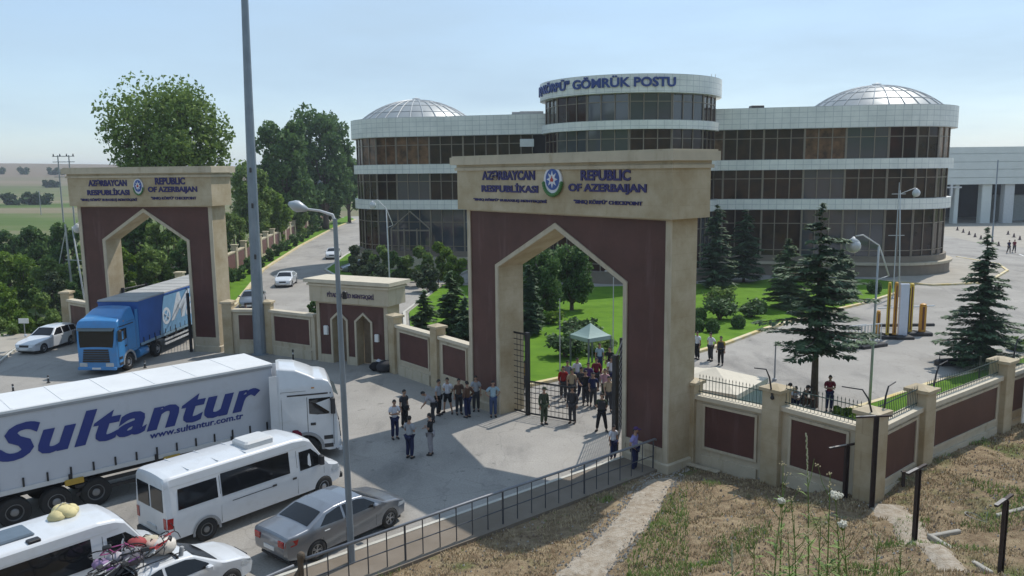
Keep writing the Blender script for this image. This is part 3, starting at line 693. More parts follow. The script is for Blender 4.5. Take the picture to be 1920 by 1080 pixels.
bw = boundary_wall('brown panelled sandstone wall with railings turning away to the right edge, behind the rusty posts', P, [(a0,b0,3.16,2.78,1.25,0.4),(a,b_,3.16,2.78,1.45,0.4),(c_,d_,3.16,2.78,1.45,0.4)], rail=True,
    brackets=[(11.9,25.3,3.45,0.45,0.35),(14.9,28.0,3.45,0.6,0.45),(20.3,32.2,3.45,0.6,0.45)])
# white board fixed on the last stretch
bo = thing('notice_board', 'plain white board leaning on the sandstone wall at the right edge', 'board', (20.55,32.25,0.75), math.atan2(4.5,6.15))
MB().box(0,3.2,-0.36,-0.30,0.35,2.35).build('panel', WHITE, bo); MB().box(-0.05,3.25,-0.37,-0.29,2.35,2.42).build('frame', LGRAY, bo)

# long side wall along the far road, brown panels between pale pillars
wl = [(-25.6,62.5),(-29.0,70),(-31.5,92),(-34.2,112.9),(-37.8,144.1),(-44.5,205)]
pts=[]; 
for (ax,ay),(bx,by) in zip(wl,wl[1:]):
    L = math.hypot(bx-ax,by-ay); n_ = max(1,round(L/5.2))
    for k in range(n_): pts.append((ax+(bx-ax)*k/n_, ay+(by-ay)*k/n_))
pts.append(wl[-1])
lw = thing('boundary_wall', 'long row of brown wall panels and pale pillars beside the road climbing away behind the left cars', 'wall', (*pts[0],0), 0, 'sandstone walls with brown panels')
STONE_S = mat('pale_sandstone', (0.50,0.43,0.30), 0.85, var=0.1)
BROWN_S = mat('reddish_brown_panel', (0.14,0.06,0.05), 0.7, var=0.15)
for i,(x,y) in enumerate(pts):
    mb = MB(); M = Matrix.Translation((x-pts[0][0],y-pts[0][1],0)); mb.box(-0.3,0.3,-0.3,0.3,0,3.5,M); mb.box(-0.38,0.38,-0.38,0.38,3.5,3.62,M); mb.build('pillar', STONE_S, lw)
    if i+1 < len(pts):
        q = pts[i+1]; a,b_ = ends((x,y),q,0.3,0.3); A=Vector((a[0]-pts[0][0],a[1]-pts[0][1],0)); L=math.hypot(b_[0]-a[0],b_[1]-a[1]); M=Matrix.Translation(A)@Matrix.Rotation(math.atan2(b_[1]-a[1],b_[0]-a[0]),4,'Z')
        w = MB(); w.box(0,L,-.12,.12,0,2.75,M); w.box(0,L,-.2,.2,2.75,2.9,M); s_ = w.build('wall_section', STONE_S, lw)
        MB().box(0.25,L-0.25,-.16,-.12,0.8,2.6,M).build('brown_panel', BROWN_S, s_)

# ------------------------------------------------------------------ customs building
BL_, BR_, RW = Vector((-11.9,105.4,0)), Vector((41.1,93.2,0)), 7.6
ax_ = (BR_-BL_).normalized(); nf = Vector((ax_.y,-ax_.x,0))
BC, RC = Vector((13.15,91.4,0)), 9.15
ORG = Vector((13.3,95,0))
TINT = [mat('bronze_glass', (0.014,0.010,0.008), 0.07, scale=0.9, spec=0.38, col2=(0.055,0.030,0.018)), mat('bronze_glass_light', (0.020,0.012,0.009), 0.09, scale=1.1, spec=0.35, col2=(0.26,0.14,0.075)),
        mat('smoky_glass', (0.055,0.060,0.072), 0.05, var=0.12, scale=0.2, spec=0.9), mat('bronze_glass_dark', (0.010,0.008,0.008), 0.08, scale=0.5, spec=0.3, col2=(0.05,0.014,0.012))]  # blue-grey pane colour stands in for sky reflected in some windows
FRM = mat('bronze_frames', (0.24,0.20,0.155), 0.5, metal=0.2, var=0.1)
BAND = mat_tiles('white_facade_tiles', (0.76,0.77,0.74), (0.79,0.80,0.77), (0.52,0.54,0.54), 0.85, 0.55, 0.03, 0.45, vec='uv', stain=(0.86,0.86,0.84), off=0.0)
PLN = mat('plinth_stone', (0.20,0.165,0.125), 0.7, var=0.12, scale=1.0)
def outline(r, n=26):
    a0 = math.atan2(-nf.y,-nf.x)                       # back direction
    pts = []
    for k in range(n+1): a = a0+math.pi*k/n; pts.append((BL_.x+r*math.cos(a), BL_.y+r*math.sin(a)))
    f = math.atan2(nf.y,nf.x)
    for k in range(n+1): a = f+math.pi*k/n; pts.append((BR_.x+r*math.cos(a), BR_.y+r*math.sin(a)))
    return pts                                          # CCW
def circ(c, r, n=56): return [(c.x+r*math.cos(2*math.pi*k/n), c.y+r*math.sin(2*math.pi*k/n)) for k in range(n)]
bld = thing('customs_building', 'three storey customs building with white bands, bronze glass, a round centre tower and two domes', 'building', ORG)
MO = Matrix.Translation(-ORG)
def band(name, pts, z0, z1, m, uv=True, inner=None):
    mb = MB(); mb.prism(pts, z0, z1, MO); o = mb.build(name, m, bld)
    if uv:
        me = o.data; ul = me.uv_layers.new(name='UVMap'); n = len(pts); s=[0]
        for i in range(n): s.append(s[-1]+math.hypot(pts[(i+1)%n][0]-pts[i][0],pts[(i+1)%n][1]-pts[i][1]))
        for p in me.polygons:
            if len(p.vertices)==4 and abs(p.normal.z)<0.5:
                vi = list(p.vertices); base = min(v%n for v in vi); wrap = (0 in [v%n for v in vi]) and (n-1 in [v%n for v in vi])
                for li,v in zip(p.loop_indices, vi):
                    k = v%n; kk = n if (wrap and k==0) else k
                    ul.data[li].uv = (s[kk], me.vertices[v].co.z-z1+0.02)
            else:
                for li,v in zip(p.loop_indices, p.vertices): ul.data[li].uv = (0.4,0.25)
    return o
band('core', outline(RW-0.55), 0.0, 17.2, mat('dark_interior',(0.03,0.025,0.022),0.8), False)
band('plinth', outline(RW+0.75), 0.0, 1.25, PLN, False); band('plinth_ledge', outline(RW+1.0), 1.25, 1.5, STONE_P, False); band('plinth', outline(RW+0.35), 1.5, 2.15, PLN, False)
band('facade_band', outline(RW+0.5), 7.1, 8.25, BAND); band('facade_band', outline(RW+0.5), 11.35, 12.45, BAND); band('roof_fascia', outline(RW+0.7), 15.65, 17.9, BAND)
band('tower_core', circ(BC,RC-0.5), 0, 19.9, MATS['dark_interior'], False)
band('plinth', circ(BC,RC+0.8), 0.0, 1.2, PLN, False)
for z0,z1 in ((7.1,8.25),(11.35,12.45),(15.55,16.4)): band('facade_band', circ(BC,RC+0.5), z0-0.02, z1+0.02, BAND)
band('tower_fascia', circ(BC,RC+0.7,72), 19.05, 20.85, BAND)
# windows, bay by bay
rb = random.Random(4)
def bay(A, B, z0, z1, m, rows_=1):
    A = Vector((A[0],A[1],0))-ORG; B = Vector((B[0],B[1],0))-ORG; L=(B-A).length; M = Matrix.Translation(A)@Matrix.Rotation(math.atan2(B.y-A.y,B.x-A.x),4,'Z')
    f = MB(); n_ = 3 if L>3 else 2
    w = MB(); zt = z1-(z1-z0)*0.30
    for k in range(n_):
        for za,zb in ((z0,zt),(zt,z1)):
            xa, xb = L*k/n_, L*(k+1)/n_; q = [rb.uniform(-.012,.012) for _ in range(3)]
            w.add([(xa,-0.02+q[0],za),(xb,-0.02+q[1],za),(xb,-0.02+q[1]+q[2],zb),(xa,-0.02+q[0]+q[2],zb)],[(0,1,2,3)],M)
    w.box(0,L,0.02,0.3,z0,z1,M); w = w.build('window', m, bld)
    for k in range(n_+1):
        x = L*k/n_; x = min(max(x,0.05),L-0.05); f.box(x-0.05,x+0.05,-0.12,-0.043,z0,z1,M)
    zt = z1-(z1-z0)*0.30
    for z in [zt]+([z0+(z1-z0)*0.12] if z1-z0>4 else []): f.box(0.104,L-0.104,-0.10,-0.043,z-0.04,z+0.04,M)
    f.build('window_frame', FRM, w)
def bays_along(pts, z0, z1, seed, tint=None):
    r_ = random.Random(seed); cur = 0; run = 0
    for i in range(len(pts)-1):
        if run <= 0: cur = r_.choice([0,0,1,2,3,0]); run = r_.choice([1,1,2])
        run -= 1; bay(pts[i], pts[i+1], z0, z1, TINT[cur])
a_b = math.atan2(nf.y,nf.x)
def arc(c, r, a0, a1, n): return [(c.x+r*math.cos(a0+(a1-a0)*k/n), c.y+r*math.sin(a0+(a1-a0)*k/n)) for k in range(n+1)]
left_front = arc(BL_,RW,a_b-math.radians(105),a_b,5)
# straight part on the left up to the tower, and from the tower to the right rotunda
def lerp2(a,b,n): return [(a[0]+(b[0]-a[0])*k/n, a[1]+(b[1]-a[1])*k/n) for k in range(n+1)]
s0 = BL_+nf*RW; s1 = BL_+ax_*16.6+nf*RW; s2 = BL_+ax_*33.6+nf*RW; s3 = BR_+nf*RW
for z0,z1,sd_ in ((2.15,7.1,1),(8.25,11.35,2),(12.45,15.65,3)):
    bays_along(left_front, z0, z1, sd_); bays_along(lerp2(s0,s1,4), z0, z1, sd_+10)
    bays_along(lerp2(s2,s3,5), z0, z1, sd_+20); bays_along(arc(BR_,RW,a_b,a_b+math.radians(110),5), z0, z1, sd_+30)
camdir = math.atan2(-BC.y,-BC.x)
for z0,z1,sd_ in ((1.2,7.1,51),(8.25,11.35,52),(12.45,15.55,53),(16.4,19.05,54)):
    bays_along(arc(BC,RC,camdir-math.radians(82),camdir+math.radians(82),6), z0, z1, sd_)
# rear walls
for c0,a0,a1 in ((BL_,a_b-math.pi,a_b-math.radians(105)),(BR_,a_b+math.radians(110),a_b+math.pi)):
    q = arc(c0,RW-0.1,a0,a1,5); inn = arc(c0,RW-0.5,a0,a1,5); MB().prism(q+inn[::-1],2.15,15.65,MO).build('rear_wall', BAND, bld, recalc=True)
MB().prism([tuple((BL_-nf*(RW-0.1))[:2]),tuple((BR_-nf*(RW-0.1))[:2]),tuple((BR_-nf*(RW-0.5))[:2]),tuple((BL_-nf*(RW-0.5))[:2])],2.15,15.65,MO).build('rear_wall', BAND, bld, recalc=True)
# domes
DG = mat('dome_glass', (0.34,0.36,0.36), 0.42, metal=0.25, var=0.1, scale=0.6, spec=0.7)
for c0 in (BL_,BR_):
    prof = [(max(0.02,7.4*(1-k/15)), 17.6+math.sqrt(10.75**2-(7.4*(1-k/15))**2)-7.8) for k in range(16)]
    d_ = MB().lathe(prof, 40, Matrix.Translation(c0)@Matrix.Identity(4)); d_.v=[tuple(Vector(p)-ORG) for p in d_.v]; dm = d_.build('dome', DG, bld, smooth=True)
    ri = MB()
    for k in range(28):
        a = 2*math.pi*k/28; ri.tube([c0-ORG+Vector(((r+0.03)*math.cos(a),(r+0.03)*math.sin(a),z+0.03)) for r,z in prof],0.05,4)
    for k in (3,6,9,12):
        r,z = prof[k][0]+.02, prof[k][1]+.03; ri.tube([c0-ORG+Vector((r*math.cos(2*math.pi*k/40),r*math.sin(2*math.pi*k/40),z)) for k in range(41)],0.035,4)
    ri.lathe([(0.5,20.45),(0.5,20.75),(0.02,20.9)],12,Matrix.Translation(c0-ORG)); ri.build('dome_ribs', LGRAY, dm)
# roof plant
for (x,y,w) in ((2.5,97.5,1.4),(1.0,98.5,0.8),(27.5,92.5,0.7)):
    MB().bbox(x-w-ORG.x,x+w-ORG.x,y-0.6-ORG.y,y+0.6-ORG.y,17.9,18.45,0.05).build('roof_unit', GRAY if w>0.75 else BLACK, bld)
an = MB(); p = Vector((BC.x+8.5,BC.y-2,0))-ORG
for q in ((0,0),(0.5,0.3)): an.tube([p+Vector((q[0],q[1],16)),p+Vector((q[0],q[1],21.6))],0.04,5)
for z in range(17,22): an.tube([p+Vector((0,0,z)),p+Vector((0.5,0.3,z))],0.03,4)
an.build('roof_ladder', LGRAY, bld)
# air conditioners on the glass (two white units)
for u,v in ((988,267),):
    q = AT(u,v,88.2)-ORG; MB().bbox(q.x-0.75,q.x+0.75,q.y-0.3,q.y+0.3,q.z-0.45,q.z+0.35,0.04).build('air_conditioner', LGRAY, bld)
# bent name letters round the tower
vs, fs = text_mb('"SINIQ KÖRPÜ" GÖMRÜK POSTU', 1.0, depth=0.12, bold=0.03)
ax0 = min(v[0] for v in vs); bx0 = max(v[0] for v in vs); az0=min(v[2] for v in vs); bz0=max(v[2] for v in vs)
q = []
for v in vs:
    th = camdir+math.radians(-93+(27+93)*(v[0]-ax0)/(bx0-ax0)); rr = RC+0.78-v[1]
    q.append((BC.x+rr*math.cos(th)-ORG.x, BC.y+rr*math.sin(th)-ORG.y, 19.42+(v[2]-az0)/(bz0-az0)*1.3))
MB().add(q, fs).build('name_letters', mat('blue_letters',(0.02,0.05,0.22),0.5), bld)
# entrance with a pointed frame on the left rotunda side
ec = s0.lerp(s1,0.12)+nf*1.3; em = Matrix.Translation(ec-ORG)@Matrix.Rotation(math.atan2(ax_.y,ax_.x),4,'Z')
e = MB()
for x in (-2.4,-0.8,0.8,2.4): e.box(x-.09,x+.09,-.1,.1,0,4.9,em)
e.box(-2.3,-0.9,-.08,.08,4.6,4.78,em); e.box(-0.7,0.7,-.08,.08,4.6,4.78,em); e.box(0.9,2.3,-.08,.08,4.6,4.78,em); e.tube([(-2.4,0,4.9),(0,0,6.9),(2.4,0,4.9)],0.1,6,M=em)
e.build('entrance_portal', FRM, bld)
MB().box(-5,5,-1.2,0.2,0,1.5,em).build('entrance_steps', STONE_P, bld)

# ------------------------------------------------------------------ long inspection canopy at the right
cn = thing('inspection_canopy', 'long grey flat canopy hall with columns behind the right end of the customs building', 'building', (100,165,0))
FC = mat('grey_fascia', (0.62,0.65,0.62), 0.6, var=0.06, scale=0.4)
k = MB(); z = 7.9
for h,dy in ((1.3,0),(0.12,0.25),(1.5,0.05),(0.12,0.3),(1.4,0.1),(0.12,0.35),(1.5,0.2),(0.15,0.45),(1.25,0.3)):
    k.box(-42,42,dy-0.0,3.0,z,z+h); z += h
k.build('roof_fascia', FC, cn)
MB().box(-41.5,41.5,3.0,40,7.95,13.5).build('roof_slab', FC, cn)
MB().box(14,42,-0.9,-0.003,9.2,13.0).build('raised_panel', FC, cn)
for i,x in enumerate((-25,-17,-9.5,-3.4,1.2,9,17,25,33)):
    w_ = 1.0 if x in (-3.4,1.2) else 0.45
    MB().bbox(x-w_,x+w_,0.6,2.2,0,7.9,0.1).build('column', LGRAY if x==1.2 else FC, cn)
MB().box(-41,41,22,22.5,0,7.9).build('rear_wall', mat('dark_hall_wall',(0.03,0.032,0.036),0.8), cn)
MB().box(4,20,8,12,0.01,5.4).build('booth', mat('pale_booth',(0.35,0.38,0.38),0.6), cn)
for x in (-22,-18,-14,-11): MB().box(x-0.2,x+0.2,-0.1,0.4,5.5,7.9).build('hanging_sign', LGRAY, cn)
MB().box(-30,-9,-0.12,0.0,7.2,7.5).build('hanging_rail', LGRAY, cn)
x0,z0 = -31.5,11.4
text_fit('lettering','GÖMRÜK',-36,-28,11.2,12.1,-0.05,NAVY,cn,bold=0.02)
# ------------------------------------------------------------------ vegetation
BARK = mat('bark', (0.10,0.075,0.055), 0.9, var=0.25, scale=6, bump=0.5)
def XU(u, v, Y): return AT(u, v, Y)
def leaf_quads(mb, c, s, rnd, flat=0.0, elong=1.5):
    d = Vector((rnd.gauss(0,1), rnd.gauss(0,1), rnd.gauss(0,1)*(1-flat))).normalized()
    e = d.cross(Vector((rnd.gauss(0,1), rnd.gauss(0,1), rnd.gauss(0,1)))).normalized()
    a = d*s*elong*0.5; b = e*s*0.5; o = len(mb.v)
    mb.v += [tuple(c-a), tuple(c+b*0.9-a*0.1), tuple(c+a), tuple(c-b*0.9+a*0.1)]; mb.f.append((o,o+1,o+2,o+3))
def broadleaf_mesh(h, rx, crown0, n, leaf, seed, lobes=14, trunk_r=0.25, rz=None, spread=1.0, gaps=0.55):
    rnd = random.Random(seed); ry = rx*0.9
    cz = (h+crown0)/2; rz = rz or (h-crown0)/2
    tk = MB(); top = Vector((rnd.uniform(-.3,.3)*rx*0.3, rnd.uniform(-.3,.3)*rx*0.3, crown0+0.5*(h-crown0)))
    fork = crown0+0.05*(h-crown0)
    tk.tube([(0,0,-0.3),(0,0,fork*0.5),tuple(top*0.3+Vector((0,0,fork*0.7))),tuple(top)],[trunk_r*1.25,trunk_r,trunk_r*0.8,trunk_r*0.2],8)
    L = []
    for i in range(lobes):
        t = (i+0.5)/lobes; zc = crown0+(h-crown0)*(0.12+0.76*t); prof = math.sqrt(max(0.05,1-((zc-cz)/rz)**2))
        a = i*2.399+rnd.uniform(-.5,.5); rr = prof*rx*rnd.uniform(0.35,0.72)
        c = Vector((rr*math.cos(a), rr*math.sin(a)*0.9, zc)); L.append((c, rx*rnd.uniform(0.26,0.42)))
        tk.tube([(0,0,fork*rnd.uniform(0.75,1.0)), tuple(Vector((c.x*0.45,c.y*0.45,fork+(c.z-fork)*0.5))), tuple(c)],[trunk_r*0.42,trunk_r*0.25,trunk_r*0.06],5)
    lf = MB()
    for _ in range(n):
        c, r = L[rnd.randrange(len(L))]
        d = Vector((rnd.gauss(0,1), rnd.gauss(0,1), rnd.gauss(0,1)*0.75)).normalized()
        q = r*(rnd.random()**0.38)
        p = c+d*q*spread+Vector((0,0,0.12*r))
        if noise.noise(p*(1.7/leaf*0.22)+Vector((seed,0,0))) < -gaps+0.25: continue
        leaf_quads(lf, p, leaf*rnd.uniform(0.6,1.3), rnd)
    return tk, lf
def tree(name, label, cat, loc, args, lm, group=None, rz=0.0):
    tk, lf = broadleaf_mesh(**args)
    r = thing(name, label, cat, loc, rz, group)
    tk.build('trunk', BARK, r, smooth=True); lf.build('crown', lm, r); return r
L_MID = mat_leaf('leaves_mid_green', (0.065,0.12,0.025), (0.26,0.36,0.10), 0.45, trans=0.35)
L_DARK = mat_leaf('leaves_dark_green', (0.038,0.088,0.026), (0.14,0.235,0.07), 0.4, trans=0.3)
L_BRI = mat_leaf('leaves_bright_green', (0.06,0.115,0.012), (0.20,0.31,0.045), 0.6, trans=0.35)
L_OLIVE = mat_leaf('leaves_grey_green', (0.03,0.05,0.022), (0.12,0.16,0.08), 0.8)
L_NEED = mat_leaf('conifer_needles', (0.030,0.060,0.030), (0.115,0.185,0.09), 1.2, trans=0.15)
L_NEEDL = mat_leaf('conifer_needles_light', (0.045,0.085,0.03), (0.13,0.20,0.08), 1.0, trans=0.15)
L_FAR = mat_leaf('leaves_far_green', (0.02,0.05,0.015), (0.075,0.125,0.035), 0.25)

def far_tree(u, vtop, Y, hw_px, label, lm, seed, n=4500, crown0=None, leaf=None, zb=0.0, group='trees beyond the walls', name='broadleaf_tree', lobes=16, gaps=0.55):
    top = AT(u, vtop, Y); h = top.z-zb; rx = hw_px/FPX*Y
    leaf = leaf or 0.32*Y/85
    return tree(name, label, 'tree', (top.x, Y, zb), dict(h=h, rx=rx, crown0=crown0 if crown0 is not None else h*0.18, n=n, leaf=leaf, seed=seed, lobes=lobes, trunk_r=0.02*h+0.05, gaps=gaps), lm, group)
far_tree(314,160,85,134,'big round light green tree with open lower limbs rising above the left gate',L_MID,11,n=34000,crown0=8.4,leaf=0.28,lobes=36,gaps=0.34)
far_tree(602,196,168,68,'tall dark green tree with the highest top between the steel mast and the customs building',L_DARK,12,n=15000,crown0=3,leaf=0.55,lobes=26)
far_tree(528,214,140,58,'dark green tree touching the steel mast on its right side',L_DARK,13,n=12000,crown0=3,leaf=0.5,lobes=22)
far_tree(650,282,190,36,'dark tree against the left end of the customs building',L_DARK,14,n=6000,crown0=2,leaf=0.6)
far_tree(466,300,118,48,'mid green tree behind the right pier of the left gate and the steel mast',L_MID,15,n=6000,crown0=2.5,leaf=0.38)
far_tree(560,318,158,48,'dark low tree below the tall pair, behind the long side wall',L_DARK,16,n=7000,crown0=1.0,leaf=0.55)
far_tree(494,350,124,50,'bright green bushy tree leaning over the start of the long side wall',L_BRI,17,n=8000,crown0=0.5,leaf=0.4)
far_tree(436,392,98,30,'small bright tree just right of the left gate pier',L_MID,18,n=3000,crown0=0.5,leaf=0.25)
far_tree(610,350,185,36,'far dark tree at the upper end of the climbing road',L_DARK,19,n=5000,crown0=1,leaf=0.6)
far_tree(545,372,140,34,'mid green low tree behind the middle of the long side wall',L_MID,20,n=5000,crown0=0.4,leaf=0.42)
far_tree(585,372,170,28,'dark green low tree behind the far part of the long side wall',L_DARK,21,n=4000,crown0=0.4,leaf=0.5)
for i,(u,v,Y,hw,lm,lab) in enumerate([(205,300,100,40,L_DARK,'small dark treetops just above the left end of the left gate'),(250,372,78,48,L_DARK,'dark tree filling the left side of the left gate arch'),
    (310,380,76,46,L_MID,'green tree filling the middle of the left gate arch'),(365,300,95,46,L_MID,'mid green tree behind the right half of the left gate'),
    (345,440,70,36,L_DARK,'low dark tree above the blue trailer in the left gate arch'),(280,455,68,40,L_MID,'low bushy tree behind the blue truck in the left gate arch'),(225,452,66,30,L_BRI,'low bright tree at the left jamb of the left gate arch')]):
    far_tree(u,v,Y,hw,lab,lm,30+i,n=5200,crown0=0.6,leaf=0.3*Y/80,zb=-0.5)
for i,(u,v,Y,hw,lm,lab) in enumerate([(60,418,98,42,L_DARK,'dark rounded tree below the far hills, leftmost of the dark pair'),(118,410,92,36,L_DARK,'dark rounded tree just left of the left gate'),
    (8,428,105,34,L_DARK,'dark tree cut by the left picture edge'),(150,470,84,30,L_MID,'green tree hugging the outer edge of the left gate'),
    (28,470,80,52,L_BRI,'bright yellow green tree at the left picture edge'),(92,476,76,40,L_MID,'mid green tree under the white utility pole'),(-10,520,70,44,L_BRI,'bright bushy tree low at the left picture edge')]):
    far_tree(u,v,Y,hw,lab,lm,50+i,n=5200,crown0=0.4,leaf=0.27*Y/80,zb=-2.5)
for i,(u,v,Y,hw,lm,lab) in enumerate([(-70,430,98,44,L_DARK,'dark tree standing outside the frame left of the dark pair'),(-140,470,84,46,L_MID,'mid green tree outside the frame beyond the left verge'),(-100,540,70,46,L_BRI,'bright bushy tree outside the frame above the left pavement')]):
    far_tree(u,v,Y,hw,lab,lm,240+i,n=3500,crown0=0.4,leaf=0.3*Y/80,zb=-2.5)
def shrub_mesh(h, rx, n, leaf, seed, lobes=7): return broadleaf_mesh(h, rx, 0.02, n, leaf, seed, lobes=lobes, trunk_r=0.04, rz=h*0.6, gaps=0.75)
def shrub(u, v, Y, hw, lab, lm, seed, n=2400, zb=0.0, group='shrubs', leaf=None, name='shrub'):
    top = AT(u,v,Y); tk,lf = shrub_mesh(top.z-zb, hw/FPX*Y, n, leaf or 0.16*Y/60, seed)
    r = thing(name, lab, 'shrub', (top.x,Y,zb), 0, group); tk.build('stem', BARK, r); lf.build('foliage', lm, r); return r
for i,(u,v,Y,hw,lm,lab) in enumerate([(12,545,63,34,L_BRI,'bright shrub in the left picture corner beside the pavement'),(62,535,64,34,L_MID,'mid green shrub left of the short panelled wall'),
    (40,585,59.5,38,L_BRI,'low pale green shrub above the hood of the white sedan'),(92,580,60.5,28,L_MID,'green shrub touching the short panelled wall behind the sedan'),
    (0,600,58,36,L_MID,'low green shrub cut by the left edge above the pavement'),(98,500,68,30,L_OLIVE,'grey green shrub with pale shoots under the utility pole'),(135,520,66,22,L_DARK,'dark shrub between the utility pole and the left gate')]):
    shrub(u,v,Y,hw,lab,lm,70+i,n=3400,zb=-1.2 if i<5 else -1.5)
for k,(u,v) in enumerate([(45,345),(98,322),(112,322),(2,345),(92,358),(102,360),(80,383),(20,392),(60,396)]):
    Y = 700 if v<350 else (520 if v<365 else 330); p = AT(u,v,Y)
    gz = far_z(p.x,p.y); hh = 6.0 if v<350 else 4.5
    shrub_ = broadleaf_mesh(hh, hh*0.95, 0.0, 260, 1.5, 90+k, lobes=5, trunk_r=0.1, gaps=0.9)
    r = thing('hillside_bush', ['lone dark bush high on the far dry hillside at the left edge','left one of two touching bushes high on the far hillside','right one of two touching bushes high on the far hillside','dark bush cut by the left edge on the far hillside','left one of a lower bush pair on the far hillside','right one of a lower bush pair near the twin pole','nearer dark bush in the fields left of the twin pole','nearer dark bush in the fields by the left edge','nearer dark bush between the small wooden pole and the left edge'][k], 'bush', (p.x,p.y,gz-0.3), 0, 'bushes on the far hillside')
    shrub_[0].build('stem', BARK, r); shrub_[1].build('foliage', L_FAR, r)

# island bushes in front of the left rotunda
for i,(u,v,Y,hw,lm,lab) in enumerate([(672,458,84,26,L_OLIVE,'round grey green bush at the left end of the planted island'),(712,456,83,26,L_MID,'dull green bush on the island in front of the rotunda'),
    (742,470,82,22,L_DARK,'low dark bush at the foot of the curved lamp'),(785,462,82,32,L_MID,'olive green bush in the middle of the planted island'),(820,452,83,28,L_BRI,'tall bright yellow green bush on the island'),
    (852,478,81,24,L_BRI,'low bright bush at the right end of the island beside the gate'),(700,492,80,34,L_OLIVE,'low spreading grey bush along the island front'),(800,500,78,30,L_OLIVE,'low bush with pale tips at the island edge above the side road')]):
    shrub(u,v,Y,hw,lab,lm,110+i,n=3600,group='bushes on the planted island',leaf=0.24)
far_tree(588,560,58,14,'small dark tree squeezed against the left side of the pedestrian gate',L_DARK,131,n=1800,crown0=0.3,leaf=0.17)

# ---- conifers
far_tree(1012,468,62,48,'big dark bushy tree filling the upper left of the large arch',L_DARK,132,n=9000,crown0=0.4,leaf=0.2,lobes=22,group='trees in the customs garden')
far_tree(1072,452,66,46,'big dark bushy tree behind the middle of the large arch',L_DARK,133,n=9000,crown0=0.4,leaf=0.2,lobes=22,group='trees in the customs garden')
def conifer_mesh(h, r, z0, seed, whorls=16, per=7, leaf=0.3, droop=0.18, irregular=0.25, power=0.8, fill=1.0):
    rnd = random.Random(seed); tk = MB(); nd = MB()
    tk.tube([(0,0,-0.2),(0.03,0,h*0.3),(0,0.03,h*0.7),(0,0,h*0.985)],[h*0.017+0.04,h*0.014,h*0.007,0.012],8)
    for w in range(whorls):
        t = w/(whorls-1); z = z0+(h-z0)*t**0.93
        rad = r*((1-t)**power)*(0.75+0.25*math.sin(min(1,t*7+0.35)*math.pi/2))
        for k in range(max(3,int(per*(1-0.45*t)))):
            a = 2*math.pi*(k+rnd.random()*0.7)/per+w*1.1; L = max(0.12, rad*rnd.uniform(1-irregular*1.6,1+irregular*0.5))
            zz = z+rnd.uniform(-.5,.5)*(h-z0)/whorls; d = Vector((math.cos(a),math.sin(a),0)); sd = Vector((-d.y,d.x,0))
            def P(s): return d*L*s+Vector((0,0,zz-droop*L*s*s*1.1+0.10*L*s+0.12*L*max(0,s-.7)))
            tk.tube([P(0),P(.5),P(1)],[0.012+0.012*L,0.01+0.006*L,0.004],4,cap=False)
            n_ = max(4,int(L/leaf*7*fill))
            for i in range(n_):
                s = (i+0.6+rnd.uniform(-.3,.3))/n_; s = min(1.02,s); wd = (0.34*L*(1-s)**0.6*(0.35+s)+0.04)*1.1
                for sg in (-1,1):
                    q = P(s)+sd*sg*wd*rnd.uniform(0.15,0.95)+Vector((0,0,rnd.uniform(-.06,.04)-0.08*wd))
                    m = leaf*rnd.uniform(0.6,1.25); dd = (d*rnd.uniform(.3,1)+sd*sg*rnd.uniform(.2,1)+Vector((0,0,rnd.uniform(-.45,.15)))).normalized()
                    e = dd.cross(Vector((rnd.uniform(-.4,.4),rnd.uniform(-.4,.4),1))).normalized(); o=len(nd.v)
                    nd.v += [tuple(q-dd*m*.5), tuple(q+e*m*.20), tuple(q+dd*m*.55), tuple(q-e*m*.20)]; nd.f.append((o,o+1,o+2,o+3))
    return tk, nd
def conifer(label, loc, lm, group='conifers in the customs garden', name='conifer_tree', **k):
    tk, nd = conifer_mesh(**k); r = thing(name, label, 'conifer', loc, k['seed']*0.7, group)
    tk.build('trunk', BARK, r, smooth=True); nd.build('crown', lm, r); return r
conifer('large dark fir with a bare lower trunk behind the railing, man in red beside it', (14.6,38.2,0), L_NEED, h=9.75, r=3.15, z0=2.9, seed=3, whorls=19, per=8, leaf=0.36, irregular=0.42, power=0.78, droop=0.12, fill=1.6)
conifer('neat cone shaped fir at the right edge near the corner pillar', (27.0,45.9,0), L_NEED, h=7.85, r=2.7, z0=0.5, seed=5, whorls=22, per=9, leaf=0.34, irregular=0.25, power=0.8, fill=1.7)
for i,(u,vt,Y,hw,z0,lm,lab) in enumerate([(1345,388,78,42,0.8,L_NEED,'tall fir just right of the large gate, close to the building'),(1398,398,82,42,0.8,L_NEED,'dark fir standing between the gate side fir and the big fir'),
    (1480,450,66,46,0.6,L_NEEDL,'grey green pine behind the left side of the big fir'),(1580,470,70,36,0.6,L_NEED,'fir half hidden behind the right side of the big fir'),
    
    (992,500,56,30,0.5,L_NEED,'dark fir beside the left jamb of the large arch'),(845,512,52,42,0.4,L_NEEDL,'green fir behind the wall touching the large gate'),(795,548,50,44,0.3,L_NEEDL,'dark green fir behind the wall near the pedestrian gate'),
    (872,560,49,30,0.3,L_NEED,'low dark fir tight against the large gate, behind the wall')]):
    top = AT(u,vt,Y); conifer(lab,(top.x,Y,0),lm,h=top.z,r=hw/FPX*Y,z0=z0,seed=20+i,whorls=16,per=10,leaf=0.5*Y/65,irregular=0.2,power=0.55,fill=2.0)
